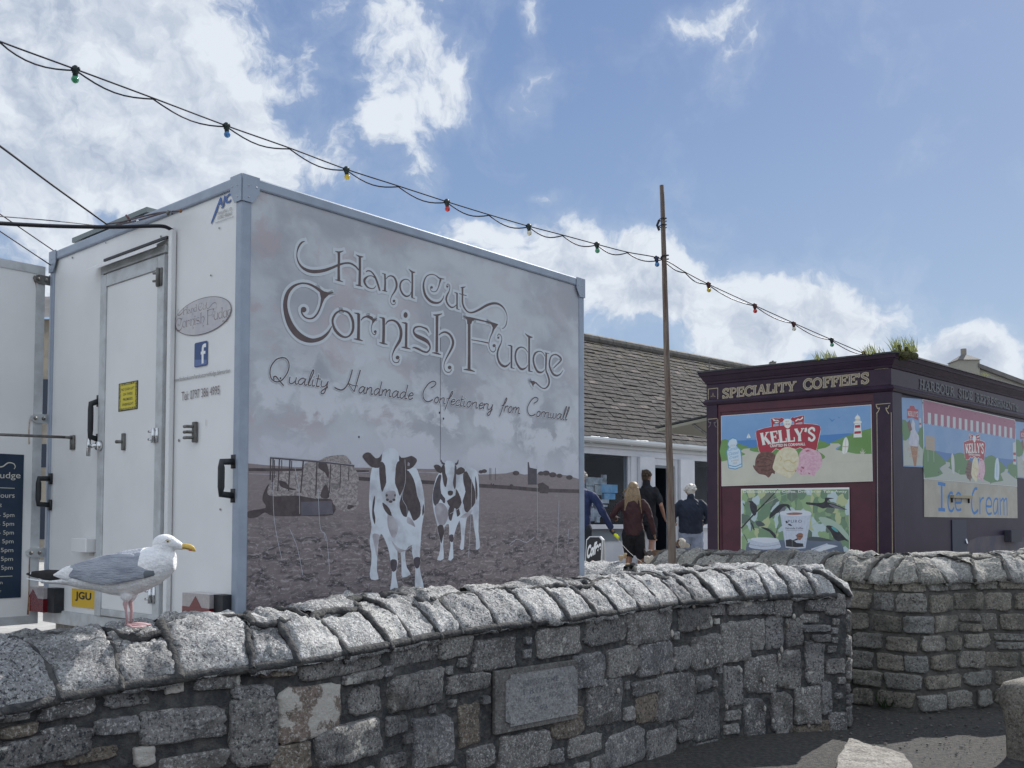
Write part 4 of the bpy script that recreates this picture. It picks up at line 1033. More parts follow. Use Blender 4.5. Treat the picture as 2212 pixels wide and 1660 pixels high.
def ZLs(s_):
    if s_ <= _zs[0][0]: return _zs[0][1]
    for (a, p), (b, q) in zip(_zs, _zs[1:]):
        if s_ <= b: return p + (q - p) * (s_ - a) / (b - a)
    return _zs[-1][1]
def near_wall():
    rnd = random.Random(11)
    wall = thing('stone_wall', 'near curved granite rubble wall with a plaque set in its face', 'wall', (fp[7][0], fp[7][1], 0))
    mb = MB()
    s_off = WP1.len - 1e-3
    wall_body(mb, WP1, lambda q: ZLs(q) - .02, .46, MORT, inset=.003)
    mb.build('mortar_core', wall, True)
    # traced stones, (centre x, centre y, width, height) in two enlarged crops
    T7 = [(60,500,110,60),(290,480,220,85),(545,440,185,75),(750,375,75,70),(930,375,190,65),(1190,325,130,50),(1480,280,310,95),(1780,240,190,105),(1955,220,125,90),(2130,250,165,125),(180,665,380,115),(510,565,180,65),(780,560,340,135),(1085,420,170,60),(1090,590,190,270),(1345,500,235,205),(1565,455,120,110),(1570,350,120,45),(1780,410,220,140),(2010,380,160,70),(390,690,200,55),(620,695,80,80),(830,720,280,75),(1250,700,170,110),(1500,640,240,150),(1700,560,80,75),(1860,625,170,200),(2015,560,85,170),(2065,700,110,90),(1690,720,100,60),(80,585,150,50),(250,590,150,45)]
    T8 = [(310,390,170,110),(505,340,155,110),(680,300,165,150),(865,300,115,90),(955,255,60,50),(1040,250,70,60),(1110,250,70,55),(1165,250,42,55),(1225,250,68,70),(1365,240,80,45),(1440,235,72,80),(430,510,118,130),(575,470,118,110),(705,460,130,130),(812,460,62,90),(910,430,118,130),(1030,390,106,160),(1120,360,52,120),(1190,350,72,130),(1275,350,62,105),(1340,295,70,36),(1360,335,100,26),(1380,375,70,30),(1460,370,48,110),(500,640,130,160),(665,575,100,55),(675,660,86,110),(785,610,146,180),(900,560,56,60),(1025,570,76,160),(1130,525,118,150),(1255,500,92,150),(1355,480,72,170),(1445,490,80,100),(350,725,120,110),(915,700,92,180),(1020,690,55,40),(1110,700,78,150),(1220,670,78,140),(1325,650,98,140),(1405,620,42,120),(1470,605,40,80),(420,810,120,80),(580,830,146,140),(730,810,106,120),(830,750,66,80),(920,840,86,90),(1015,745,55,40),(1010,840,106,100),(1130,830,88,120),(1225,790,48,110),(1310,780,108,90),(1385,760,58,85),(1450,720,70,80),(170,840,190,140),(300,860,60,60)]
    st = MB(); pale = MB(); brn = MB(); placed = []
    LICH = granite('lichened_granite', [(.22, .17, .14), (.24, .20, .17), (.21, .17, .15)], (.55, .52, .48), (.05, .04, .04), .455, .9)
    BRN = granite('brown_granite', [(.155, .13, .105), (.19, .16, .13), (.15, .13, .11)], (.40, .37, .33), (.035, .032, .032), .64)
    def put(cx, cy, w, h, x0, y0, sc, k):
        a = WP1.hit((x0 + (cx - w / 2) / sc) / S, (y0 + cy / sc) / S); b = WP1.hit((x0 + (cx + w / 2) / sc) / S, (y0 + cy / sc) / S)
        c = WP1.hit((x0 + cx / sc) / S, (y0 + (cy - h / 2) / sc) / S); d = WP1.hit((x0 + cx / sc) / S, (y0 + (cy + h / 2) / sc) / S)
        if not (a and b and c and d): return
        ww, hh = b[0] - a[0], c[1] - d[1]; s_, z_ = (c[0] + d[0]) / 2, (c[1] + d[1]) / 2
        z_ = min(z_, ZLs(s_) - .015 - hh / 2)
        placed.append((s_, z_, ww, hh))
        mt = {1: LICH, 2: BRN}.get(k, GR1)
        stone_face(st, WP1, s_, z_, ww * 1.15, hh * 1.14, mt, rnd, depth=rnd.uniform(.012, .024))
    L7 = {15: 1, 21: 1, 3: 1}; B7 = {5: 2, 20: 2, 23: 2, 27: 2, 30: 2}
    for i, (a, b, c, d) in enumerate(T7): put(a, b, c, d, 0, 1850, 1.3825, L7.get(i, B7.get(i, 0)))
    B8 = {26: 2, 34: 2, 51: 2, 52: 2}
    for i, (a, b, c, d) in enumerate(T8): put(a, b, c, d, 1500, 1700, 1.312, B8.get(i, 0))
    # plaque
    V4 = [((1500 + x / 6.64) / S, (2050 + y / 6.64) / S) for x, y in ((185, 1590), (1890, 1195), (1885, 10), (190, 245))]
    h = [WP1.hit(*v) for v in V4]
    su0, su1 = (h[0][0] + h[3][0]) / 2, (h[1][0] + h[2][0]) / 2; sz0, sz1 = (h[0][1] + h[1][1]) / 2, (h[2][1] + h[3][1]) / 2
    placed.append(((su0 + su1) / 2, (sz0 + sz1) / 2, su1 - su0 + .01, sz1 - sz0 + .01))
    s_lo = 0.0
    # rows of blocks where the photograph does not reach
    z = .02
    sb = WP1.hit(2, 1600)[0] - .1
    while z < .85:
        hh = min(rnd.uniform(.11, .19), .91 - z); s_ = .02
        while s_ < sb:
            ww = rnd.uniform(.15, .32)
            if s_ + ww < sb + .15: stone_face(st, WP1, s_ + ww / 2, z + hh / 2, ww * .94, hh * .9, GR1, rnd, n=16); placed.append((s_ + ww / 2, z + hh / 2, ww, hh))
            s_ += ww
        z += hh
    fill_face(st, WP1, sb, WP1.len, .01, .97, placed, GR1, rnd, sizes=((.09, .26), (.08, .18)), gap=.010, tries=4200)
    st.build('face_stones', wall, True)
    # pale shells and pebbles pressed into the joints
    pb = MB()
    for x, y in ((905, 470), (1045, 505), (540, 590), (985, 655), (1140, 545), (1300, 590), (720, 515), (850, 245), (868, 335), (760, 355), (770, 465), (1240, 325), (1215, 420), (1205, 450), (1145, 660), (1180, 710), (1325, 725), (1265, 285), (1278, 770)):
        q = WP1.hit((1500 + x / 1.312) / S, (1700 + y / 1.312) / S)
        if q:
            p, t, nn = WP1.at(q[0]); pb.ball(p + nn * .03 + Vector((0, 0, q[1])), (.012 * rnd.uniform(.8, 1.3), .012, .02 * rnd.uniform(.7, 1.4)), LICH, 8, 6, (t, nn, Vector((0, 0, 1))))
    pb.build('pebble_inset', wall, True)
    # coping
    def prof(s_, t):
        f = max(0, min(1, (t + .045) / .51))
        return ZLs(s_) - .015 + .205 * math.sin(min(1, f * 1.45) * math.pi / 2) ** .8 - .06 * max(0, (f - .75) / .25) ** 2
    cp, rb = MB(), MB()
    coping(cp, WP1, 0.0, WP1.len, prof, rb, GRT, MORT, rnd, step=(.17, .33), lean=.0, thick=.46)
    cp.build('coping', wall, True); rb.build('coping_joints', wall, True)
    # lip: mortar fillet below the coping stones
    lp = MB(); pts = []
    for i in range(int(WP1.len / .06)):
        p, t, nn = WP1.at(i * .06); pts.append(p + nn * (.028 + .012 * noise.noise(Vector((i * .3, 0, 0)))) + Vector((0, 0, ZLs(i * .06) - .02 + .012 * noise.noise(Vector((i * .22, 4, 0))))))
    lp.tube(pts, .022, MORT, 7); lp.build('lip_mortar', wall, True)
    # plaque with worn lettering
    a, b = WP1.at(su0), WP1.at(su1)
    A, B = a[0] + a[2] * .035, b[0] + b[2] * .035
    pl = Plane((A.x, A.y, 0), (B - A)); wd = (B - A).length
    mb = MB(); slab(mb, pl, rect((0, sz0), (wd, sz1)), .03, granite('plaque_surround', [(.15, .145, .135), (.16, .155, .145), (.155, .15, .14)], (.30, .29, .28), (.05, .05, .052), .75, .8), w=-.03)
    plq = mb.build('plaque', wall); bevel(plq, .006)
    pg = granite('plaque_granite', [(.27, .275, .28), (.29, .29, .29), (.28, .28, .28)], (.44, .45, .46), (.12, .125, .13), .95, .9)
    mb = MB(); x0, x1, y0, y1 = wd * .11, wd * .985, sz0 + (sz1 - sz0) * .09, sz0 + (sz1 - sz0) * .91; c = .035
    slab(mb, pl, [(x0 + c, y0), (x1, y0), (x1, y1 - c), (x1 - c, y1), (x0 + c, y1), (x0 + c, y1 - c * .6), (x0, y1 - c), (x0, y0 + c), (x0 + c, y0 + c * .5)], .008, pg)
    pn = mb.build('plaque_panel', plq)
    mb = MB(); g = UV(pl); lead = pm('worn_lead', (.10, .105, .12), (.20, .205, .21), 60, .8)
    W_, H_ = x1 - x0, y1 - y0
    for s_, u0, u1, v in (('IMPROVEME', .22, .72, .80), ('P RTH', .23, .52, .63), ('LEVEN', .58, .80, .66), ('OUR', .30, .48, .45), ('ROCK', .58, .80, .49), ('93', .45, .56, .26)):
        text(mb, g, s_, [(x0 + W_ * u0, y0 + H_ * (v - .055)), (x0 + W_ * u1, y0 + H_ * (v - .055)), (x0 + W_ * u1, y0 + H_ * (v + .055)), (x0 + W_ * u0, y0 + H_ * (v + .055))], lead, bold=.02, w=.0092)
    mb.build('inscription', plq)
    return wall
near_wall()

# return of the near wall round its end, and the far wall
_e = fp[-1]
WP1b = Path2([_e, (_e[0] + .06, _e[1] + .12), (_e[0] + .07, _e[1] + .38), (_e[0] - .12, _e[1] + .78), (_e[0] - .6, _e[1] + 1.06), (1.1, 8.78), (.3, 8.9), (-.4, 8.95)], 8)
def blocks(path, zl, rnd, mat, mort, wall, h=(.145, .20), w=(.2, .36), thick=.5, cz=.2, lean=0.0, pname='face_stones', top=None):
    mb = MB(); wall_body(mb, path, zl - .02, thick, mort, inset=.006); mb.build('mortar_core', wall, True)
    st = MB(); z = .0
    while z < zl - .06:
        hh = min(rnd.uniform(*h), zl - .015 - z); s_ = -rnd.uniform(0, .15)
        if hh < .05: break
        while s_ < path.len:
            ww = rnd.uniform(*w); e = min(s_ + ww, path.len); b = max(s_, 0)
            if rnd.random() < .06: 
                for q in (.25, .75): stone_face(st, path, (b + e) / 2, z + hh * q, (e - b) * .93, hh * .42, mat, rnd, n=14)
            elif e - b > .05: stone_face(st, path, (b + e) / 2, z + hh / 2 + rnd.uniform(-.008, .008), (e - b) * .94, hh * rnd.uniform(.84, .92), mat, rnd, n=16, depth=rnd.uniform(.012, .022))
            s_ += ww
        z += hh
    st.build(pname, wall, True)
    def prof(s_, t):
        f = max(0, min(1, (t + .045) / (thick + .05)))
        return zl - .015 + cz * math.sin(min(1, f * 1.5) * math.pi / 2) ** .8 - .07 * max(0, (f - .72) / .28) ** 2
    cp, rb = MB(), MB()
    coping(cp, path, 0.0, path.len, prof, rb, top or GRT, mort, rnd, step=(.2, .38), lean=lean, thick=thick)
    cp.build('coping', wall, True); rb.build('coping_joints', wall, True)
w1b = thing('return_wall', 'sunlit granite wall end curving round behind the near wall', 'wall', (2.3, 8.2, 0))
blocks(WP1b, ZL, random.Random(5), GR1, MORT, w1b, cz=.20)
C2 = at_z(2126, 1535, 0)
WP2 = Path2([(1.25, 9.98), (2.0, 9.32), (2.85, 8.62), (3.3, 8.24), (C2.x - .14, C2.y + .12), (C2.x + .02, C2.y + .10), (C2.x + .14, C2.y + .2), (4.4, 8.55), (5.4, 9.6), (6.8, 11.1), (8.6, 13.0)], 6)
w2 = thing('boundary_wall', 'far granite block wall turning a corner in front of the burgundy kiosk', 'wall', (C2.x, C2.y, 0))
blocks(WP2, 1.12, random.Random(9), GR2, MORT2, w2, cz=.21, top=granite('granite_far_coping', [(.24, .23, .20), (.30, .29, .26), (.27, .27, .26)], (.50, .49, .46), (.06, .06, .06), .70))

# ------------------------------------------------------------------ ground
def grounds():
    tar = pm('worn_tarmac', (.042, .042, .042), (.095, .09, .082), 30, .9, bump=1.0, bscale=90, detail=12, lo=.36, hi=.68)
    n = 60
    mb = MB(); vs, fs = [], []
    xs = [-400, -60, -20] + [-6 + i * .3 for i in range(60)] + [20, 60, 400]; ys = [-400, -60, -10, -2] + [2 + i * .3 for i in range(32)] + [14, 30, 90, 1500]
    for y in ys:
        for x in xs: vs.append((x, y, .018 * noise.noise(Vector((x * .8, y * .8, 0))) if abs(x) < 18 and 0 < y < 14 else 0))
    for j in range(len(ys) - 1):
        for i in range(len(xs) - 1):
            k = j * len(xs) + i; fs.append((k, k + 1, k + len(xs) + 1, k + len(xs)))
    mb.raw(vs, fs, tar); tag(mb.build('ground', None, True), kind='structure')
    # raised quay behind the walls
    conc = pm('quay_concrete', (.40, .39, .37), (.30, .29, .275), 5, .85, bump=.4, bscale=60, detail=9)
    edge = []
    def off(path, d):
        out = []
        for i in range(0, 25):
            p, t, nn = path.at(path.len * i / 24); out.append(p - nn * d)
        return out
    a = off(WP1, .3); b = off(WP1b, .25); c = off(WP2, .25)
    edge = a + b[:16] + [Vector((1.3, 9.6, 0))] + c
    pts = [(-60, -20)] + [(p.x, p.y) for p in edge] + [(60, 60), (400, 1400), (-400, 1400), (-400, -20)]
    mb = MB(); tri = tessellate_polygon([[Vector((x, y, 0)) for x, y in pts]])
    vs = [Vector((x, y, PZ)) for x, y in pts]
    fs = [t if (vs[t[1]] - vs[t[0]]).cross(vs[t[2]] - vs[t[0]]).z > 0 else t[::-1] for t in tri]
    mb.raw(vs, fs, conc)
    N = len(pts); mb.raw(vs + [v - Vector((0, 0, .7)) for v in vs], [(i, i + N, (i + 1) % N + N, (i + 1) % N) for i in range(N)], MORT2)
    tag(mb.build('quay_pavement'), kind='structure')
    # loose grit and chips on the shaded path
    mb = MB(); rnd = random.Random(3); gm = pm('grit', (.13, .125, .115), (.07, .066, .06), 30, .9, island=.5)
    for _ in range(1100):
        x, y = rnd.uniform(2.2, 4.6), rnd.uniform(5.4, 8.4); r = rnd.choice((.003, .004, .004, .005, .006, .011))
        mb.ball((x, y, .012 + .018 * noise.noise(Vector((x * .8, y * .8, 0)))), (r * rnd.uniform(.7, 1.6), r, r * .7), gm, 5, 4)
    o = mb.build('gravel'); tag(o, kind='stuff')
    # kerb slab at the wall's end
    mb = MB(); tp = [at_z(x, y, .07) for x, y in ((1834, 1594), (1862, 1601), (1900, 1612), (1956, 1628), (1970, 1654), (1960, 1690), (1860, 1730), (1790, 1700), (1808, 1640))]
    vs = tp + [p - Vector((0, 0, .13)) for p in tp]; k = len(tp)
    up = [tuple(range(k)), tuple(range(2 * k - 1, k - 1, -1))]
    if (tp[1] - tp[0]).cross(tp[2] - tp[0]).z < 0: up = [f[::-1] for f in up]
    mb.raw(vs, up + [(i, (i + 1) % k, (i + 1) % k + k, i + k) for i in range(k)], granite('kerb_granite', [(.30, .28, .25), (.33, .31, .28), (.3, .3, .29)], (.48, .46, .42), (.10, .09, .08), .7))
    o = mb.build('kerb_slab'); tag(o, 'rough pale stone slab lying at the foot of the near wall end', 'stone slab'); bm_fix(o)
    bq = bmesh.new(); bq.from_mesh(o.data); bmesh.ops.triangulate(bq, faces=bq.faces)
    for _ in range(3): bmesh.ops.subdivide_edges(bq, edges=list(bq.edges), cuts=1); bmesh.ops.triangulate(bq, faces=bq.faces)
    bmesh.ops.smooth_vert(bq, verts=bq.verts, factor=.5, use_axis_x=True, use_axis_y=True, use_axis_z=True)
    for v in bq.verts: v.co += Vector((noise.noise(v.co * 9), noise.noise(v.co * 9 + Vector((7, 0, 0))), noise.noise(v.co * 7 + Vector((0, 7, 0))))) * .012 + Vector((0, 0, .008)) * noise.noise(v.co * 30)
    bq.to_mesh(o.data); bq.free()
    # granite block at the right edge
    mb = MB(); rnd = random.Random(4); ax, ay = 3.50, 6.32; L_, Wd, H_ = .9, .46, .53
    ux = Vector((.80, .60, 0)); uy = Vector((-.60, .80, 0)); o0 = Vector((ax, ay, -.02))
    nu, nv = 20, 28; vs, fs = [], []
    prof = [(0, 0), (-.01, .15), (-.015, .32), (-.045, .40), (-.045, .47), (-.02, .52), (.06, .545), (Wd / 2, .55), (Wd - .06, .545), (Wd + .02, .52), (Wd + .045, .47), (Wd + .045, .40), (Wd + .015, .32), (Wd, .15), (Wd, 0)]
    for i in range(nu + 1):
        f = i / nu; e = min(f, 1 - f) * L_
        sh = 0 if e > .08 else .06 * (1 - e / .08) ** 2
        for a, z in prof:
            b = a + (Wd / 2 - a) * (sh / .3)
            q = o0 + ux * (f * L_) + uy * b + Vector((0, 0, z - sh * .7 * (z > .3)))
            q += Vector((1, 1, 1)) * .012 * noise.noise(q * 7); vs.append(q)
    M = len(prof)
    for i in range(nu):
        for j in range(M - 1):
            k = i * M + j; fs.append((k, k + 1, k + M + 1, k + M))
    fs += [tuple(range(M))[::-1], tuple(nu * M + j for j in range(M))]
    mb.raw(vs, fs, granite('block_granite', [(.20, .185, .16), (.22, .20, .17), (.2, .19, .17)], (.36, .34, .30), (.07, .065, .055), .72))
    o = mb.build('granite_block', None, True, loc=(ax, ay, 0)); tag(o, 'squat rounded granite block standing on the shaded path', 'stone block'); bm_fix(o)
def bm_fix(o):
    b = bmesh.new(); b.from_mesh(o.data); bmesh.ops.recalc_face_normals(b, faces=b.faces); b.to_mesh(o.data); b.free()
grounds()
# ------------------------------------------------------------------ serif capitals for painted shop lettering
SER = {
 'A': (.95, [([(.12,.03),(.48,1)], .09), ([(.48,1),(.84,.03)], .2), ([(.26,.36),(.68,.36)], .07), ([(0,.035),(.28,.035)], .07), ([(.66,.035),(1,.035)], .07)]),
 'B': (.8, [([(.2,0),(.2,1)], .2), ([(.05,.96),(.45,.96),(.66,.84),(.62,.64),(.4,.55),(.22,.54)], .1), ([(.4,.55),(.72,.46),(.74,.2),(.5,.04),(.05,.04)], .11)]),
 'C': (.9, [([(.84,.74),(.72,.93),(.48,.97),(.2,.8),(.1,.5),(.2,.2),(.48,.03),(.74,.08),(.88,.26)], .16), ([(.86,.98),(.86,.68)], .06)]),
 'D': (.92, [([(.2,0),(.2,1)], .2), ([(.04,.96),(.4,.96),(.74,.84),(.84,.5),(.74,.16),(.4,.04),(.04,.04)], .12)]),
 'E': (.82, [([(.2,0),(.2,1)], .2), ([(.03,.95),(.76,.95)], .09), ([(.2,.52),(.58,.52)], .09), ([(.03,.05),(.8,.05)], .09), ([(.75,1),(.75,.72)], .07), ([(.8,0),(.8,.3)], .07), ([(.58,.38),(.58,.66)], .06)]),
 'F': (.78, [([(.2,0),(.2,1)], .2), ([(.03,.95),(.74,.95)], .09), ([(.2,.52),(.56,.52)], .09), ([(.03,.04),(.42,.04)], .07), ([(.73,1),(.73,.7)], .07), ([(.56,.38),(.56,.66)], .06)]),
 'H': (.98, [([(.2,0),(.2,1)], .2), ([(.78,0),(.78,1)], .2), ([(.2,.52),(.78,.52)], .08)] + [([(a,b),(a+.34,b)], .07) for a in (.03,.61) for b in (.04,.96)]),
 'I': (.42, [([(.2,0),(.2,1)], .2), ([(.03,.96),(.37,.96)], .07), ([(.03,.04),(.37,.04)], .07)]),
 'K': (.98, [([(.2,0),(.2,1)], .2), ([(.28,.42),(.78,.96)], .09), ([(.44,.58),(.84,.04)], .21), ([(.03,.96),(.38,.96)], .07), ([(.03,.04),(.38,.04)], .07), ([(.6,.96),(.96,.96)], .07), ([(.62,.04),(1,.04)], .07)]),
 'L': (.8, [([(.2,0),(.2,1)], .2), ([(.03,.96),(.38,.96)], .07), ([(.03,.05),(.76,.05)], .09), ([(.77,0),(.77,.34)], .07)]),
 'M': (1.15, [([(.14,0),(.18,1)], .08), ([(.18,1),(.55,.1)], .18), ([(.55,.1),(.92,1)], .08), ([(.94,0),(.92,1)], .2), ([(.0,.04),(.28,.04)], .07), ([(.78,.04),(1.1,.04)], .07)]),
 'N': (.98, [([(.16,0),(.16,1)], .08), ([(.16,1),(.82,.02)], .2), ([(.82,0),(.82,1)], .08), ([(.02,.04),(.32,.04)], .07), ([(.66,.96),(.98,.96)], .07)]),
 'O': (1.0, [([(.5,.97),(.2,.82),(.1,.5),(.2,.18),(.5,.03),(.8,.18),(.9,.5),(.8,.82),(.5,.97)], .15)]),
 'P': (.8, [([(.2,0),(.2,1)], .2), ([(.03,.96),(.45,.96),(.7,.86),(.72,.62),(.5,.48),(.22,.46)], .1), ([(.03,.04),(.4,.04)], .07)]),
 'R': (.92, [([(.2,0),(.2,1)], .2), ([(.03,.96),(.45,.96),(.68,.86),(.68,.64),(.5,.52),(.22,.5)], .1), ([(.42,.5),(.8,.04)], .18), ([(.03,.04),(.4,.04)], .07), ([(.7,.04),(.95,.04)], .07)]),
 'S': (.76, [([(.64,.76),(.56,.93),(.36,.97),(.14,.86),(.12,.68),(.36,.53),(.6,.38),(.66,.2),(.5,.05),(.28,.04),(.1,.24)], .15), ([(.66,.98),(.66,.7)], .06), ([(.08,.02),(.08,.3)], .06)]),
 'T': (.88, [([(.44,0),(.44,1)], .2), ([(.04,.95),(.84,.95)], .09), ([(.05,1),(.05,.7)], .07), ([(.83,1),(.83,.7)], .07), ([(.26,.04),(.62,.04)], .07)]),
 'U': (.95, [([(.2,1),(.2,.3),(.34,.06),(.56,.05),(.74,.2),(.76,1)], .15), ([(.03,.96),(.38,.96)], .07), ([(.6,.96),(.92,.96)], .07)]),
 'Y': (.95, [([(.14,.96),(.48,.44)], .2), ([(.82,.96),(.5,.46)], .08), ([(.48,.5),(.48,0)], .2), ([(0,.96),(.32,.96)], .07), ([(.66,.96),(.96,.96)], .07), ([(.3,.04),(.66,.04)], .07)]),
 "'": (.3, [([(.12,1),(.16,.86),(.08,.7)], .16)]),
}
def serif(mb, z, s_, quad, m, fat=1.0, grow=0.0, gap=.07, bow=0.0):
    tw = sum((SER[c][0] + gap) if c in SER else .45 for c in s_); x = 0
    q = [z(*p) for p in quad]
    H = (math.hypot(q[3][0] - q[0][0], q[3][1] - q[0][1]) + math.hypot(q[2][0] - q[1][0], q[2][1] - q[1][1])) / 2
    for c in s_:
        if c in SER:
            for pts, w_ in SER[c][1]:
                P = spline(pts, 4) if len(pts) > 2 else pts
                out = []
                for a, b in P:
                    f = (x + a) / tw; b2 = b + bow * (1 - (2 * f - 1) ** 2)
                    out.append(tuple((1 - b2) * ((1 - f) * q[0][i] + f * q[1][i]) + b2 * ((1 - f) * q[3][i] + f * q[2][i]) for i in (0, 1)))
                g = UV(z.pl); stroke(mb, g, out, m, w_ * H * fat, grow=grow, n=1)
            x += SER[c][0] + gap
        else: x += .45

# ------------------------------------------------------------------ burgundy kiosk
def kiosk():
    z6 = lambda x, y: ((2150 + x / 2.135) / S, (1050 + y / 2.135) / S)
    kc = at_depth(*z6(1325, 360), 11.3)
    kl = at_z(*z6(112, 455), kc.z); kr = at_z(*z6(2212, 545), kc.z)
    dl = (kl - kc); Lw = dl.length; dl.normalize(); dr = (kr - kc).normalized(); Rw = 5.2
    B0 = Vector((kc.x, kc.y, 0))
    zz = lambda y: at_depth(*z6(1325, y), 11.3).z
    root = thing('kiosk', 'burgundy wooden refreshment kiosk with ice cream and coffee posters', 'kiosk', (B0.x + dl.x * Lw / 2 + dr.x * 2, B0.y + dl.y * Lw / 2 + dr.y * 2, PZ))
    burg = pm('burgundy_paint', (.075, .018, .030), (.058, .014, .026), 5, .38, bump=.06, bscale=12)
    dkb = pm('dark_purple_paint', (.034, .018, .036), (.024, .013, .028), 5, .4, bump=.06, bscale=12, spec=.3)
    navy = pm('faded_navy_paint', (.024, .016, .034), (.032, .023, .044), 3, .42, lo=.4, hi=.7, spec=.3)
    gold = pm('gold_print', (.42, .36, .24), (.34, .29, .20), 30, .5); goldf = pm('faded_gold_print', (.26, .27, .26), (.12, .13, .15), 18, .6); drk = pm('grey_gold_print', (.15, .13, .14), None, rough=.5)
    felt = pm('roof_felt', (.035, .037, .042), (.06, .06, .06), 10, .9)
    KL = Plane(B0, -dl); KR = Plane(B0, dr)
    n1, n2 = KL.n, KR.n
    def ring(d):
        # plan outline pushed out by d
        corner = lambda p, a, b: p + a * d + b * d
        A = B0 + n1 * d + n2 * d; Bq = B0 + dr * Rw + n2 * d - n1 * d; Cq = B0 + dr * Rw + dl * Lw - n1 * d - n2 * d; D = B0 + dl * Lw + n1 * d - n2 * d
        return [A, Bq, Cq, D]
    def layer(mb, d, z0, z1, m, d2=None):
        a = [Vector((p.x, p.y, z0)) for p in ring(d)]; b = [Vector((p.x, p.y, z1)) for p in ring(d2 if d2 is not None else d)]
        mb.raw(a + b, [(0, 1, 2, 3)[::-1], (4, 5, 6, 7)] + [(i, (i + 1) % 4, (i + 1) % 4 + 4, i + 4) for i in range(4)], m)
    zb, zl, zf, zc_, zt = zz(360), zz(318), zz(204), zz(135), zz(106)
    mb = MB(); 
    a = [Vector((p.x, p.y, PZ)) for p in ring(0)]; b = [Vector((p.x, p.y, zb)) for p in ring(0)]
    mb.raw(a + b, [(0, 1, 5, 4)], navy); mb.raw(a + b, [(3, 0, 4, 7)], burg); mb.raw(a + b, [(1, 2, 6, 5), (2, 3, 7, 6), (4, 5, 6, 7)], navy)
    body = mb.build('wall', root)
    mb = MB()
    layer(mb, .035, zb, zb + (zl - zb) * .45, dkb, .06); layer(mb, .06, zb + (zl - zb) * .45, zl, dkb, .03)
    layer(mb, .014, zl, zf, dkb)
    layer(mb, .025, zf, zf + .03, dkb, .035); layer(mb, .04, zf + .03, zc_ - .02, dkb, .08); layer(mb, .09, zc_ - .02, zc_ + .03, dkb, .105)
    co = mb.build('cornice', root); bevel(co, .006)
    mb = MB(); layer(mb, .115, zc_ + .03, zt, felt, .105); mb.build('roof', root)
    # pilasters and frames of the coffee side
    zk = Z(KL, 2150, 1050, 2.135); zr = Z(KR, 2150, 1050, 2.135)
    mb = MB()
    uL0, uL1 = zk(112, 900)[0], zk(184, 900)[0]; uC0 = zk(1225, 900)[0]
    for pl_k, a, b, t_k, mk in ((KL, uC0, .03, .03, dkb), (KL, uL0, uL1, .03, dkb), (KR, .0, zr(1390, 700)[0], .028, navy)): mb = MB(); slab(mb, pl_k, rect((a, PZ), (b, zb)), t_k, mk); bevel(mb.build('pilaster', root), .006)
    mb = MB()
    yv = zk(700, 425)[1]
    slab(mb, KL, rect((uL1, zb - .10), (uC0, zb)), .012, burg); slab(mb, KL, rect((uL1, PZ), (uL1 + .04, zb - .10)), .012, burg); slab(mb, KL, rect((uC0 - .04, PZ), (uC0, zb - .10)), .012, burg)
    bevel(mb.build('panel_frame', root), .004)
    mb = MB(); KL.base, KL.k = .0008 + (0) * 1e-5, 0
    zg = lambda: .0312
    for x in (1240, 1335): stroke(mb, zk, [(x, 500), (x + 4, 900), (x + 8, 1440)], gold, 4, w=.0312); mb.build('gilded_line', root); mb = MB()
    stroke(mb, zk, [(185, 545), (188, 1440)], gold, 4, w=.0312); mb.build('gilded_line', root); mb = MB(); stroke(mb, zk, [(1232, 448), (1330, 440)], gold, 4, w=.0312); stroke(mb, zk, [(118, 546), (182, 541)], gold, 4, w=.0312)
    for cx, sg in ((1245, 1), (1312, -1)): stroke(mb, zk, [(cx - 10 * sg, 452), (cx, 475), (cx + 12 * sg, 470), (cx + 6 * sg, 490), (cx - 8 * sg, 510)], gold, 5, w=.0313)
    for cx, sg in ((128, 1), (170, -1)): stroke(mb, zk, [(cx - 8 * sg, 552), (cx, 570), (cx + 10 * sg, 566), (cx + 5 * sg, 585), (cx - 6 * sg, 600)], drk, 4, w=.0313)
    mb.build('gilded_scrolls', root)
    # boxes with ornaments on the fascia
    for x0, x1, t0, t1, b0, b1 in ((1222, 1312, 216, 205, 318, 308), (118, 181, 345, 338, 430, 424)):
        mb = MB(); P4 = [(x0, b0), (x1, b1), (x1, t1), (x0, t0)]
        for i in range(4): stroke(mb, zk, [P4[i], P4[(i + 1) % 4]], gold, 4, w=.0152)
        cx, cy = (x0 + x1) / 2, (t0 + b0 + t1 + b1) / 4; w_ = (x1 - x0) * .3
        poly(mb, zk, [(cx - w_, cy + w_ * .7), (cx + w_, cy + w_ * .65), (cx + w_ * .4, cy), (cx, cy - w_ * .95), (cx - w_ * .4, cy)], pm('bronze_print', (.17, .13, .10), None, rough=.5), w=.0152)
        for sg in (-1, 1): stroke(mb, zk, [(cx, cy + w_ * .5), (cx + sg * w_ * .5, cy + w_ * .1), (cx + sg * w_ * .2, cy - w_ * .3)], dkb, 4, w=.0155)
        mb.build('fascia_ornament', root)
    for s_, q_ in (('SPECIALITY', [(213, 408), (702, 354), (707, 294), (215, 346)]), ("COFFEE'S", [(750, 350), (1190, 305), (1190, 236), (750, 283)])):
        mb = MB(); KL.base, KL.k = .0008 + (2200) * 1e-5, 0
        for m_, fat, g in ((gold, 1.0, .006), (drk, .55, 0)): serif(mb, zk, s_, q_, m_, fat, g)
        mb.build('fascia_lettering', root)
    mb = MB(); KR.base, KR.k = .0008 + (2200) * 1e-5, 0
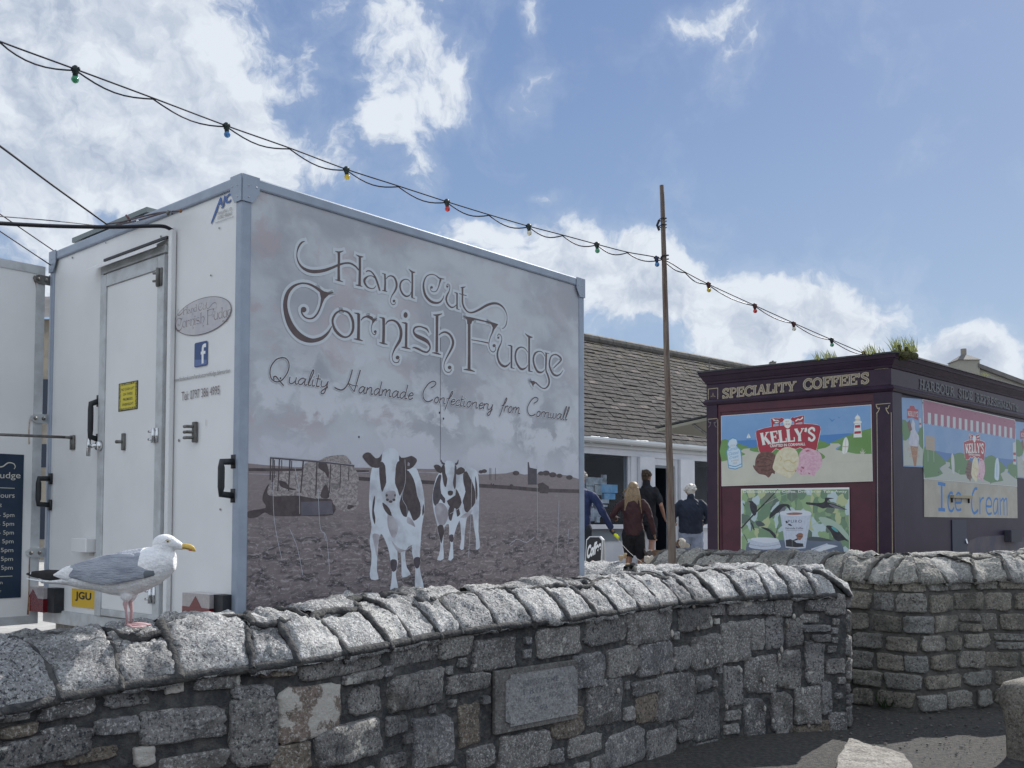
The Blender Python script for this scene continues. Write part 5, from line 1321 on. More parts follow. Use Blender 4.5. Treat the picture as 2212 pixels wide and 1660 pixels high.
    for s_, q_ in (('HARBOUR', [(1505, 343), (1740, 392), (1742, 335), (1507, 280)]), ('SIDE', [(1768, 400), (1860, 419), (1862, 362), (1768, 343)]), ('REFRESHMENTS', [(1883, 428), (2165, 494), (2165, 452), (1883, 372)])):
        mb = MB()
        for m_, fat, g in ((goldf, .9, .004), (navy, .42, 0)): serif(mb, zr, s_, q_, m_, fat, g)
        mb.build('fascia_lettering', root)
    # ---- poster colours
    P = lambda n, a, b=None, sc=12, r=.32: pm(n, a, b, sc, r)
    skyb = P('poster_sky', (.16, .30, .52), (.19, .33, .54), 3); sea = P('poster_sea', (.07, .20, .45)); grn = P('poster_green', (.125, .25, .075), (.15, .28, .10), 3); sand = P('poster_sand', (.50, .50, .42), (.46, .46, .39), 4); red = P('poster_red', (.33, .035, .055)); wht = P('poster_white', (.66, .68, .64))
    choc = P('scoop_chocolate', (.11, .055, .045), (.17, .09, .075), 30); van = P('scoop_vanilla', (.55, .50, .33), (.62, .58, .44), 25); stw = P('scoop_strawberry', (.52, .30, .38), (.60, .42, .48), 30); pblue = P('poster_blue', (.10, .28, .46)); tan = P('poster_tan', (.38, .27, .18))
    def logo(mb, z, f, detail=True):
        Q = lambda pts: [f(*p) for p in pts]
        lp = [(560,395),(600,355),(780,310),(1000,285),(1250,270),(1420,285),(1465,320),(1462,380),(1430,520),(1405,640),(1330,640),(1290,610),(1230,625),(1180,600),(1120,625),(1040,600),(960,600),(900,640),(840,615),(780,670),(660,690),(605,650),(580,520)]
        cows = ([(770,200),(800,190),(900,195),(915,180),(955,200),(960,225),(920,250),(900,255),(895,300),(878,300),(875,268),(810,275),(800,312),(780,310),(775,250)], [(1048,200),(1075,172),(1090,185),(1200,155),(1237,152),(1236,200),(1230,280),(1214,280),(1210,245),(1120,265),(1112,285),(1098,285),(1095,240),(1060,225)])
        for pts in cows: stroke(mb, z, Q(pts + [pts[0]]), wht, 7, n=1)
        stroke(mb, z, Q(lp + [lp[0]]), wht, 12, n=1)
        for pts in cows: poly(mb, z, Q(pts), red)
        poly(mb, z, Q(lp), red, 2)
        for pts in ([(790,200),(810,235),(850,225),(890,240),(870,215),(830,215),(800,195)], [(840,240),(890,250),(850,262),(820,258)], [(1110,225),(1150,195),(1180,205),(1220,165),(1222,195),(1180,220),(1150,215),(1120,240)]): poly(mb, z, Q(pts), wht)
        poly(mb, z, Q([(950,215),(1000,200),(1055,215),(1060,260),(1040,310),(1005,335),(965,310),(945,260)]), wht, 2)
        if detail:
            text(mb, z, 'EST', Q([(978,248),(1024,246),(1024,228),(978,230)]), red); text(mb, z, '1930', Q([(963,290),(1042,286),(1042,262),(963,266)]), red)
        serif(mb, z, "KELLY'S", Q([(648, 570), (1398, 508), (1402, 322), (612, 402)]), wht, 1.15, gap=.04, bow=.08)
        text(mb, z, 'CRAFTED IN CORNWALL', Q([(757, 600), (1254, 572), (1254, 532), (757, 560)]), wht, bold=.03)
        return Q
    def blob(cx, cy, rx, ry, sd, n=26, a=.07, flare=.0):
        out = []
        for k in range(n):
            t = 2 * math.pi * k / n; r = 1 + a * noise.noise(Vector((math.cos(t) * 2, math.sin(t) * 2, sd))); ex = flare * max(0, math.sin(t)) ** 3 * noise.noise(Vector((t * 3, sd, 1)))
            out.append((cx + rx * r * math.cos(t), cy + ry * (r + ex) * math.sin(t)))
        return out
    def scoops(mb, z, Q):
        poly(mb, z, Q([(545,860),(520,850),(535,900),(600,970),(690,990),(740,1025),(790,960),(825,970),(840,800),(830,710),(780,670),(700,655),(600,690),(555,770)]), choc, 3)
        poly(mb, z, Q([(1165,700),(1160,830),(1130,920),(1190,985),(1290,980),(1370,1010),(1400,960),(1480,860),(1490,760),(1450,670),(1390,640),(1285,608),(1210,640)]), stw, 3)
        poly(mb, z, Q([(1010,598),(920,620),(850,690),(815,800),(795,890),(850,950),(960,1000),(1030,1030),(1080,990),(1120,920),(1160,820),(1155,710),(1110,630)]), van, 3)
        sh = P('scoop_dark_chocolate', (.075, .035, .03)); 
        for x, y, r in ((590, 800, 14), (690, 815, 10), (530, 860, 10), (640, 920, 9)): dot(mb, z, *Q([(x, y)])[0], r, sh, r * .9)
        for pts in ([(600,740),(680,720),(760,740)], [(620,770),(700,760),(790,790)], [(580,860),(660,870),(760,850)], [(640,900),(720,930),(770,910)]): stroke(mb, z, Q(pts), sh, 8)
        pk = P('scoop_red_swirl', (.36, .10, .15))
        for pts in ([(1250,650),(1290,630),(1320,650),(1270,665)], [(1195,865),(1240,880),(1230,905),(1200,890)], [(1105,930),(1130,915),(1120,945)], [(1180,920),(1210,930),(1195,950)], [(1290,950),(1330,970),(1300,975)]): poly(mb, z, Q(pts), pk)
        stroke(mb, z, Q([(1180,720),(1260,690),(1340,720),(1420,700)]), pm('scoop_pink', (.62, .44, .50), None, rough=.4), 10)
        yl = P('scoop_caramel', (.50, .42, .22))
        for pts in ([(950,800),(1020,780),(1080,820),(1130,790)], [(940,880),(1000,930),(1080,940),(1120,900)], [(900,720),(920,760),(900,790)]): stroke(mb, z, Q(pts), yl, 14)
    # ---- big ice cream poster
    zK = Z(KL, 2230, 1260, 4.514); zP = Z(KL, 2280, 1500, 5.53); zI = Z(KR, 2780, 1200, 3.6897)
    def panel(z, pl, quad, t, w, name, m=wht):
        mb = MB(); slab(mb, pl, [z(*p) for p in quad], t, m, w=w); return mb.build(name, root)
    p1 = panel(zK, KL, [(78, 1145), (2198, 1075), (2178, 0), (70, 158)], .008, .013, 'ice_cream_poster')
    tag(p1, 'wide ice cream poster with three scoops and a lighthouse')
    mb = MB(); KL.base, KL.k = .0008 + (2050) * 1e-5, 0
    q0 = [(82, 1140), (2192, 1071), (2172, 6), (75, 163)]
    poly(mb, zK, q0, skyb)
    poly(mb, zK, [(76,520),(320,505),(620,490),(1100,470),(1460,432),(1860,402),(1950,410),(1600,560),(1200,580),(480,630),(77,640)], sea)
    poly(mb, zK, [(77,500),(200,512),(330,550),(480,605),(520,640),(412,692),(380,722),(78,800)], grn, 2)
    poly(mb, zK, [(470,635),(560,592),(700,560),(1300,520),(1460,500),(1560,540),(1606,565),(1560,600),(1450,640),(1530,715),(1500,762),(900,820),(600,680)], grn, 2)
    poly(mb, zK, [(1600,540),(1800,455),(1940,398),(2178,330),(2186,700),(1960,700),(1680,650),(1750,580)], grn)
    poly(mb, zK, [(79,800),(200,772),(400,705),(412,692),(360,665),(352,648),(390,620),(480,613),(468,640),(520,660),(640,672),(900,800),(1450,800),(1532,735),(1500,695),(1440,660),(1420,630),(1540,605),(1604,570),(1600,545),(1720,545),(1752,572),(1690,605),(1678,632),(1790,655),(1960,690),(2186,692),(2192,1071),(82,1140)], sand)
    poly(mb, zK, [(1465,690),(1510,705),(1532,735),(1500,765),(1440,770)], grn, 2)
    Q = logo(mb, zK, lambda x, y: (x, y)); poly(mb, zK, [(800,665),(845,622),(900,645),(960,612),(900,640),(840,690)], grn); poly(mb, zK, [(1120,630),(1180,606),(1225,630),(1160,680)], grn)
    scoops(mb, zK, Q)
    # lighthouse, surfboard, churn, boat, gulls
    poly(mb, zK, [(1945,270),(2030,262),(2048,458),(1928,462)], wht); poly(mb, zK, [(1930,240),(2042,232),(2042,258),(1932,265)], wht); poly(mb, zK, [(1952,195),(2022,190),(2024,235),(1952,240)], wht)
    poly(mb, zK, [(1945,195),(1965,160),(1982,150),(1985,120),(1990,150),(2008,158),(2026,190)], wht)
    for pts in ([(1950,290),(2022,284),(2025,322),(1948,328)], [(1942,378),(2032,370),(2034,405),(1940,412)]): poly(mb, zK, pts, red)
    for x in (1958, 1976, 1994, 2012): stroke(mb, zK, [(x, 200), (x, 228)], tan, 8)
    poly(mb, zK, [(1825,455),(1790,500),(1775,580),(1772,675),(1805,690),(1842,662),(1860,560),(1850,495)], wht, 2); stroke(mb, zK, [(1826,460),(1808,685)], tan, 4); stroke(mb, zK, [(1780,590),(1850,592)], tan, 8)
    poly(mb, zK, [(1640,690),(1690,640),(1700,700)], sand) if False else None
    for dx, h in ((-30, 40), (0, 80), (28, 62), (48, 30)): stroke(mb, zK, [(2050 + dx * .3, 688, 16), (2050 + dx, 688 - h, 4)], sand)
    stroke(mb, zK, [(235,465),(180,500),(160,560),(180,590),(150,660),(165,770),(180,890),(270,905),(365,870),(360,740),(345,640),(285,580),(305,540),(290,490),(235,465)], pblue, 14, n=1)
    poly(mb, zK, [(235,475),(190,500),(165,560),(188,590),(156,660),(170,770),(184,880),(270,897),(358,865),(352,740),(338,640),(280,580),(298,540),(284,490)], pm('poster_pale_blue', (.50, .60, .68), None, rough=.4))
    stroke(mb, zK, [(180,850),(270,868),(358,830)], pblue, 12)
    for s_, a, b, y0, y1, h in (('LOCAL', 200, 272, 590, 582, 26), ('Cornish', 172, 310, 655, 625, 50), ('Clotted', 178, 318, 715, 690, 46), ('Cream', 190, 315, 770, 740, 42), ('& WHOLE', 214, 318, 805, 785, 26), ('MILK', 238, 298, 840, 826, 26)):
        text(mb, zK, s_, [(a, y0), (b, y1), (b, y1 - h), (a, y0 - h)], tan if h < 30 else pblue, shear=.3 if h > 30 else 0)
    poly(mb, zK, [(424,480),(495,476),(488,498),(428,500)], pblue); poly(mb, zK, [(428,470),(455,400),(456,470)], wht); poly(mb, zK, [(460,468),(460,405),(488,465)], wht)
    for x, y, k in ((1630, 225, 1), (1728, 185, .5)): stroke(mb, zK, [(x - 45 * k, y - 35 * k, 3), (x - 20 * k, y - 15 * k, 12 * k), (x, y + 8 * k, 14 * k), (x + 18 * k, y - 12 * k, 10 * k), (x + 45 * k, y - 25 * k, 3)], sea)
    stroke(mb, zK, [(805, 100), (808, 165)], skyb, 3); stroke(mb, zK, [(1640, 810), (2190, 800)], P('poster_crease', (.42, .42, .37)), 3); stroke(mb, zK, [(1640, 830), (1640, 1080)], P('poster_crease', (.42, .42, .37)), 3)
    mb.build('poster_print', p1)
    # ---- coffee poster
    p2 = panel(zP, KL, [(150, 1400), (2022, 1400), (2012, 95), (152, 120)], .006, .013, 'coffee_poster'); tag(p2, 'green poster of small birds round a takeaway coffee cup')
    mb = MB(); KL.base, KL.k = .0008 + (1850) * 1e-5, 0
    lf = bpy.data.materials.new('poster_leaves'); lf.use_nodes = True; t = NT(lf.node_tree)
    uv = t.n('ShaderNodeTexCoord').outputs['UV']; wn = t.n('ShaderNodeTexNoise', {'Vector': uv, 'Scale': 6.0, 'Detail': 2.0}).outputs['Color']
    q = t.v('ADD', uv, t.v('MULTIPLY', wn, (.16, .16, 0)))
    vo = t.n('ShaderNodeTexVoronoi', {'Vector': t.v('MULTIPLY', q, (1, .7, 1)), 'Scale': 11.0}); r_ = t.n('ShaderNodeSeparateXYZ', {0: vo.outputs['Color']})
    c = t.mix(t.ramp(r_.outputs[0], .2, .9), (.10, .19, .11), (.24, .36, .17)); c = t.mix(t.m('GREATER_THAN', r_.outputs[1], .8), c, (.42, .46, .24)); c = t.mix(t.m('GREATER_THAN', r_.outputs[2], .86), c, (.44, .54, .58)); c = t.mix(t.m('MULTIPLY', t.m('LESS_THAN', r_.outputs[2], .12), .8), c, (.05, .075, .075))
    c = t.mix(t.m('MULTIPLY', t.noise(uv, 14, 4), .35), c, (.22, .32, .24))
    t.n('ShaderNodeOutputMaterial', {0: t.n('ShaderNodeBsdfPrincipled', {'Base Color': c, 'Roughness': .3}).outputs[0]})
    poly(mb, zP, [(160, 1395), (2014, 1395), (2004, 128), (162, 145)], lf)
    bk = P('poster_black', (.022, .024, .032), (.035, .037, .048), 30); gy = P('poster_grey', (.12, .13, .16), (.17, .18, .21), 25); tab = P('poster_table', (.10, .13, .19), (.13, .16, .22), 5); cw = P('poster_cup', (.48, .53, .62), (.42, .47, .56), 40); cw2 = P('poster_cup_rim', (.56, .60, .66)); pg = P('poster_pale_green', (.34, .44, .36))
    poly(mb, zP, [(205,1395),(250,1060),(420,1000),(1850,1010),(1900,1100),(1970,1395)], tab)
    poly(mb, zP, [(1480,620),(1600,610),(1800,700),(1990,900),(2005,1000),(1850,900),(1600,760)], pg, 2); poly(mb, zP, [(480,780),(620,800),(740,900),(740,980),(640,860)], bk, 2); poly(mb, zP, [(400,690),(480,670),(570,745),(450,770)], P('poster_dark_leaf', (.07, .09, .10)), 2); poly(mb, zP, [(1320,950),(1500,950),(1750,1020),(1320,1010)], P('poster_dark_leaf', (.07, .09, .10)), 2)
    stroke(mb, zP, [(155, 800, 26), (400, 530, 26), (560, 370, 24), (790, 130, 16)], bk); stroke(mb, zP, [(560, 385), (800, 260), (980, 190)], pg, 7); stroke(mb, zP, [(330, 700), (380, 830)], bk, 22); stroke(mb, zP, [(200, 900), (270, 1040)], bk, 10); stroke(mb, zP, [(740, 960), (780, 790)], bk, 10); stroke(mb, zP, [(1320, 780), (1420, 720), (1530, 670)], pg, 12); stroke(mb, zP, [(190, 370), (210, 415)], bk, 16)
    poly(mb, zP, [(275,340),(310,328),(350,330),(375,360),(410,390),(430,450),(410,560),(370,580),(320,490),(305,400),(310,360)], bk, 2)
    poly(mb, zP, [(640,600),(660,540),(760,430),(830,385),(930,380),(985,400),(1000,470),(1045,545),(1030,550),(975,470),(930,420),(880,440),(830,510),(760,545),(650,632)], bk, 2); poly(mb, zP, [(870,440),(920,425),(900,500),(830,540),(800,530)], gy, 2)
    poly(mb, zP, [(1270,350),(1400,360),(1540,360),(1590,330),(1595,280),(1640,270),(1760,285),(1670,300),(1640,350),(1780,390),(1980,480),(1800,460),(1640,440),(1560,460),(1440,410),(1290,390)], bk, 2); poly(mb, zP, [(1660,380),(1780,410),(1930,470),(1760,450)], gy, 2)
    poly(mb, zP, [(1610,760),(1680,750),(1760,780),(1850,860),(1960,980),(2005,1035),(1930,1000),(1820,1020),(1740,960),(1690,850)], bk, 2); poly(mb, zP, [(1710,770),(1760,780),(1830,860),(1780,855),(1715,800)], P('poster_teal', (.08, .32, .34)), 2)
    poly(mb, zP, [(820,535),(1360,545),(1260,1140),(1090,1155),(920,1130)], cw); poly(mb, zP, [(820,535),(860,505),(1080,490),(1300,500),(1360,540),(1330,575),(1080,590),(850,570)], cw2, 2); poly(mb, zP, [(930,545),(1060,525),(1200,535),(1190,560),(1060,570),(960,565)], P('poster_coffee', (.28, .13, .10)), 2)
    for k in range(9): x = 880 + k * 50; stroke(mb, zP, [(x, 600), (930 + k * 36, 1120)], cw2, 5)
    poly(mb, zP, [(920,1000),(1000,985),(1060,1010),(1110,1050),(1220,1060),(1225,1110),(1250,1115),(1100,1125),(925,1110)], bk, 1); poly(mb, zP, [(1100,920),(1150,880),(1210,890),(1215,940),(1170,1000),(1130,990)], P('poster_rust', (.25, .12, .08)), 2); stroke(mb, zP, [(1090, 925), (1220, 950)], bk, 8); poly(mb, zP, [(1050,1000),(1120,970),(1130,1000),(1060,1015)], bk, 1)
    text(mb, zP, 'PURO', [(960, 705), (1195, 700), (1195, 652), (960, 655)], bk, space=1.3); poly(mb, zP, [(915,680),(940,668),(958,700),(935,715)], bk, 2); poly(mb, zP, [(955,725),(990,720),(1032,755),(990,755)], bk, 2)
    text(mb, zP, 'Fairtrade Coffee', [(920, 815), (1222, 810), (1222, 780), (920, 780)], bk, bold=.01); stroke(mb, zP, [(925, 832), (1220, 830)], gy, 6)
    poly(mb, zP, [(290,1090),(330,1010),(340,975),(520,955),(760,970),(800,1010),(830,1085),(815,1140),(560,1165),(320,1135)], cw, 2); poly(mb, zP, [(330,1000),(350,965),(560,955),(770,980),(790,1030),(560,1050)], cw2, 2); stroke(mb, zP, [(300, 1075), (560, 1110), (825, 1070)], gy, 5)
    poly(mb, zP, [(1365,1190),(1640,1075),(1730,1085),(1820,1105),(1400,1235)], cw2); stroke(mb, zP, [(1360, 1165), (1640, 1068)], cw, 26)
    text(mb, zP, 'Delicious Fairtrade Coffee. Drink in or Take Away', [(195, 205), (1972, 200), (1972, 140), (195, 145)], wht, bold=.008)
    stroke(mb, zP, [(1025, 130), (1035, 1390)], pg, 3)
    mb.build('poster_print', p2)
    # ---- the hatch side
    p3 = panel(zI, KR, [(345, 1075), (1412, 1162), (1388, 395), (325, 157)], .008, .001, 'hatch_poster'); tag(p3, 'ice cream poster with a pink scalloped awning along its top')
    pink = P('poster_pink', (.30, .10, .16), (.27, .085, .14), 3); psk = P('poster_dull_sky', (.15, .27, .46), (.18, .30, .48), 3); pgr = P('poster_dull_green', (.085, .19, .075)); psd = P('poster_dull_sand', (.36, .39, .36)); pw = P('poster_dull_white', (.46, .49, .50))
    mb = MB(); KR.base, KR.k = .0008 + (820) * 1e-5, 0
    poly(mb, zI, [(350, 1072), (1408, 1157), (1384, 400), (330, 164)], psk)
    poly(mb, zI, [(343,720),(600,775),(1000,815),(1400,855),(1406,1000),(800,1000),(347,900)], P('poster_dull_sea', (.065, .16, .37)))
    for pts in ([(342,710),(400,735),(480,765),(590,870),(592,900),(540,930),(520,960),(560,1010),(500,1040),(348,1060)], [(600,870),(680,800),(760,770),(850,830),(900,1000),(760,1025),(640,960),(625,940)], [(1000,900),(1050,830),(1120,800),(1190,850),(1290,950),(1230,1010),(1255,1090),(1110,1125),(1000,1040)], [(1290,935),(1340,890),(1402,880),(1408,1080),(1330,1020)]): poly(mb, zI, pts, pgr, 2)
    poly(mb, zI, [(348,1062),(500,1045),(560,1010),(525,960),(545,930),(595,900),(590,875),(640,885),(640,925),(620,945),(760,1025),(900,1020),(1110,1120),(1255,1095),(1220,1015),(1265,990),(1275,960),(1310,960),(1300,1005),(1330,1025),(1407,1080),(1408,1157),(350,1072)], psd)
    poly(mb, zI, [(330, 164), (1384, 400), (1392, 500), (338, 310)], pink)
    for k in range(16):
        f0, f1 = k / 15.6, (k + .55) / 15.6
        X = lambda f: 340 + 1052 * (f ** .93); YT = lambda f: 305 + f * 190; YB = lambda f: 445 + f * 178
        for a_, b_, mm in ((f0, f1, pink), (f1, (k + 1) / 15.6, pw)):
            a_, b_ = min(a_, 1), min(b_, 1); xa, xb = X(a_), X(b_)
            if xb - xa > 2: poly(mb, zI, [(xa, YT(a_)), (xb, YT(b_)), (xb, YB(b_) - 18), ((xa + xb) / 2, YB((a_ + b_) / 2)), (xa, YB(a_) - 18)], mm)
    fx = lambda x, y: (800 + (x - 560) * .272, 612 + (y - 300) * .60 + (x - 560) * .055)
    Q = logo(mb, zI, fx, False)
    Q2 = lambda pts: [(824 + (x - 530) * .228, 858 + (y - 655) * .66 + (x - 530) * .012) for x, y in pts]
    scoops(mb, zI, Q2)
    poly(mb, zI, [(665,775),(655,820),(655,900),(670,1000),(690,1005),(692,900),(685,820)], pw, 2); stroke(mb, zI, [(668, 800), (682, 1000)], tan, 3); stroke(mb, zI, [(740, 1030), (745, 965)], pw, 7); stroke(mb, zI, [(1388, 1085), (1395, 1040)], pw, 7)
    poly(mb, zI, [(358,575),(465,590),(468,755),(362,735)], P('poster_board', (.33, .29, .24))); stroke(mb, zI, [(386, 745), (388, 875)], pw, 8); stroke(mb, zI, [(452, 755), (456, 878)], pw, 8)
    for y in (620, 665, 710): stroke(mb, zI, [(375, y), (455, y + 10)], tan, 16)
    poly(mb, zI, [(1172,840),(1192,835),(1200,870),(1208,940),(1200,1080),(1170,1085),(1150,1050),(1158,900)], pm('poster_pale_blue', (.50, .60, .68), None, rough=.4), 2); stroke(mb, zI, [(1180, 900), (1178, 1050)], pblue, 14)
    poly(mb, zI, [(1362,660),(1392,650),(1402,910),(1366,905)], pw)
    for y in (770, 845): poly(mb, zI, [(1366, y), (1396, y), (1398, y + 30), (1367, y + 30)], red)
    for x, y in ((550, 245), (757, 290), (930, 327), (1097, 373), (1271, 412), (340, 425), (328, 200), (1385, 432), (508, 998), (1108, 1122)): dot(mb, zI, x, y, 5, bk, 6)
    mb.build('poster_print', p3)
    p4 = panel(zI, KR, [(347, 1510), (1418, 1524), (1412, 1164), (345, 1077)], .007, .001, 'ice_cream_board', pm('cream_board', (.40, .385, .33), (.34, .32, .27), 4, .4)); tag(p4, 'cream board hand painted with Ice Cream in blue')
    mb = MB(); KR.base, KR.k = .0008 + (760) * 1e-5, 0; bl = pm('hand_painted_blue', (.05, .19, .46), None, rough=.45)
    for pts, w_ in (([(503,1125),(545,1130),(588,1140)], 40), ([(545,1130),(546,1280),(546,1425)], 42), ([(508,1425),(546,1425),(585,1430)], 40), ([(675,1245),(650,1230),(625,1270),(618,1360),(635,1430),(665,1440),(688,1400)], 30), ([(705,1345),(768,1340),(765,1265),(735,1235),(708,1280),(702,1370),(725,1430),(770,1420)], 28), ([(955,1185),(925,1190),(895,1270),(890,1390),(915,1465),(955,1440),(962,1420)], 32), ([(985,1285),(985,1480)], 26), ([(988,1340),(1005,1300),(1030,1290)], 22), ([(1055,1385),(1115,1385),(1112,1320),(1085,1290),(1060,1330),(1058,1420),(1080,1475),(1120,1465)], 26), ([(1185,1300),(1155,1310),(1138,1390),(1150,1470),(1180,1440),(1190,1310)], 24), ([(1190,1300),(1193,1485)], 22), ([(1215,1290),(1222,1490)], 24), ([(1225,1330),(1245,1300),(1258,1320),(1262,1490)], 22), ([(1262,1330),(1280,1300),(1293,1320),(1298,1495)], 22)):
        stroke(mb, zI, pts, bl, w_)
    mb.build('painted_lettering', p4)
    mb = MB(); a = zI(640, 1290); b = zI(862, 1300); tn = pm('cream_paint', (.33, .29, .20), None, rough=.6)
    mb.box(KR.P(a[0], a[1], .009), KR.u * (b[0] - a[0]), KR.n * .05, Vector((0, 0, .035)), tn)
    for u in (a[0] + .03, b[0] - .05): mb.box(KR.P(u, a[1] - .06, .009), KR.u * .02, KR.n * .02, Vector((0, 0, .06)), INK)
    mb.build('serving_ledge', root)
    # side banners
    for quad, nm in (([(108, 930), (345, 940), (325, 157), (88, 138)], 0), ([(1415, 1060), (1640, 1080), (1610, 440), (1392, 412)], 1)):
        o = panel(zI, KR, quad, .004, .001, 'cone_banner', psk); tag(o, 'narrow banner of a whipped ice cream cone by the corner' if nm == 0 else 'narrow banner of a whipped ice cream cone at the right edge')
        mb = MB(); KR.base, KR.k = .0008 + (480 + nm * 90) * 1e-5, 0
        A, B, C, D = quad
        f = lambda u, v: tuple((1 - v) * ((1 - u) * A[i] + u * B[i]) + v * ((1 - u) * D[i] + u * C[i]) for i in (0, 1))
        g = UV(KR, lambda u, v: zI(*f(u, v)))
        poly(mb, g, [(0.02,.02),(.98,.02),(.98,.30),(.6,.36),(.02,.42)], psd); poly(mb, g, [(.02,.38),(.3,.42),(.42,.5),(.3,.62),(.02,.68)], pgr, 2); poly(mb, g, [(.98,.26),(.7,.40),(.75,.5),(.98,.6)], pgr, 2)
        poly(mb, g, [(.52,.01),(.62,.01),(.74,.30),(.36,.30)], P('cone_wafer', (.33, .16, .09), (.27, .13, .08), 40))
        poly(mb, g, [(.34,.32),(.3,.40),(.4,.50),(.36,.56),(.46,.64),(.52,.7),(.62,.62),(.62,.54),(.78,.46),(.78,.38),(.70,.30)], P('whipped_cream', (.50, .52, .58), (.40, .42, .50), 14), 2)
        stroke(mb, g, [(.3,.66),(.40,.52)], choc, .11)
        poly(mb, g, [(.24,.70),(.26,.84),(.5,.86),(.8,.84),(.78,.68),(.5,.72)], red); poly(mb, g, [(.36,.84),(.64,.84),(.6,.89),(.4,.89)], red)
        serif(mb, g, "KELLY'S", [(.28,.74),(.77,.73),(.78,.81),(.28,.81)], pw, 1.1)
        poly(mb, g, [(.82,.58),(.92,.58),(.90,.72),(.84,.72)], pw); poly(mb, g, [(.83,.62),(.91,.62),(.91,.65),(.83,.65)], red)
        text(mb, g, 'Ice Cream', [(.22,.235),(.8,.235),(.8,.29),(.22,.29)], tan, shear=.3); text(mb, g, 'Swirls', [(.3,.14),(.8,.14),(.8,.20),(.3,.20)], tan, shear=.3)
        mb.build('banner_print', o)
    # small door under the hatch and meter box
    mb = MB(); a = zr(1730, 1320)[0]; b = zr(1825, 1320)[0]; v1 = zr(1780, 1203)[1] - .02
    slab(mb, KR, rect((a, PZ + .05), (b, v1)), .012, pm('door_navy', (.022, .030, .055), None, rough=.45)); mb.tube([KR.P(b - .03, v1 - .25, .012), KR.P(b - .03, v1 - .31, .03)], .012, CHROME); mb.build('door', root)
    mb = MB(); a = zr(2080, 1360); b = zr(2152, 1280); slab(mb, KR, rect(a, b), .10, pm('meter_box', (.045, .045, .06), None, rough=.6)); bevel(mb.build('meter_box', root), .01)
    mb = MB(); u0 = zr(1700, 1400)[0]; mo = pm('faded_patch', (.10, .085, .10), (.06, .06, .085), 4, .6)
    poly(mb, zr, [(1850, 1350), (2000, 1320), (2212, 1330), (2212, 1500), (1850, 1500)], mo, 2, w=.0016); poly(mb, zr, [(1250, 600), (1270, 600), (1268, 700)], mo) if False else None
    mb.build('weathering', root)
    # raised hatch flap on the far end
    mb = MB(); Bk = B0 + dl * Lw; zf2 = zk(118, 500)[1]
    A = Vector((Bk.x, Bk.y, 0)) + dr * .3
    outd = dl
    h0, h1 = at_depth((1750 + 940 / 2.075) / S, (1000 + 620 / 2.075) / S, A.y).z, None
    mb.box(A + Vector((0, 0, h0)), dr * 1.3, outd * .98 + Vector((0, 0, -.14)), Vector((0, 0, .04)), pm('flap_cream', (.24, .235, .19), None, rough=.5))
    mb.box(A + Vector((0, 0, h0 + .05)), dr * 1.3, outd * 1.0 + Vector((0, 0, -.14)), Vector((0, 0, .025)), felt)
    mb.tube([A + dr * .05 + Vector((0, 0, h0 - .55)), A + dr * .05 + outd * .12 + Vector((0, 0, h0 - .3)), A + dr * .05 + outd * .45 + Vector((0, 0, h0 - .06))], .02, STEEL)
    mb.build('raised_hatch', root)
    # grass tufts growing from the gutter and roof edge
    gm = pm('dry_grass', (.24, .30, .07), (.42, .40, .16), 30, .8); gs = pm('turf_soil', (.05, .045, .025), (.08, .085, .035), 30, .95)
    rnd = random.Random(8)
    for nm, (x, y, d, n, h, w, dens) in enumerate(((1420, 100, 11.25, 1, .19, .22, 80), (1225, 112, 11.35, 1, .14, .20, 34), (900, 160, 11.7, 1, .12, .22, 40), (1880, 240, 13.0, 0, .06, .3, 40))):
        c = at_depth(*z6(x, y), d); c.z = zt if nm else zt + .02
        mb = MB()
        if nm == 0:
            for _ in range(16): mb.ball(c + Vector((rnd.uniform(-.09, .12), rnd.uniform(-.05, .05), rnd.uniform(-.08, .03))), (rnd.uniform(.03, .055), .04, .04), gs, 8, 5)
        for _ in range(dens):
            p = c + Vector((rnd.uniform(-w, w) * .6, rnd.uniform(-.08, .08), -.02)); a = rnd.uniform(0, 6.28); l = h * rnd.uniform(.5, 1.15)
            tip = p + Vector((math.cos(a) * .6 * l * rnd.random() - .04, math.sin(a) * .3 * l, l)); mid = (p + tip) / 2 + Vector((0, 0, l * .12))
            sx = Vector((.006, .002, 0)); mb.face([p - sx, p + sx, mid + sx * .7, mid - sx * .7], gm); mb.face([mid - sx * .7, mid + sx * .7, tip], gm)
        o = mb.build('grass_tuft', None, loc=c)
        tag(o, ['biggest clump of wild grass on the kiosk roof corner', 'small grass tuft beside the end of the light string on the kiosk roof', 'low grass tuft halfway along the coffee side of the kiosk roof', 'tiny mossy tuft on the hatch side edge of the kiosk roof'][nm], 'grass tuft', 'grass tufts on the kiosk roof')
    return B0, dl, dr, zt
KB0, KDL, KDR, KZT = kiosk()

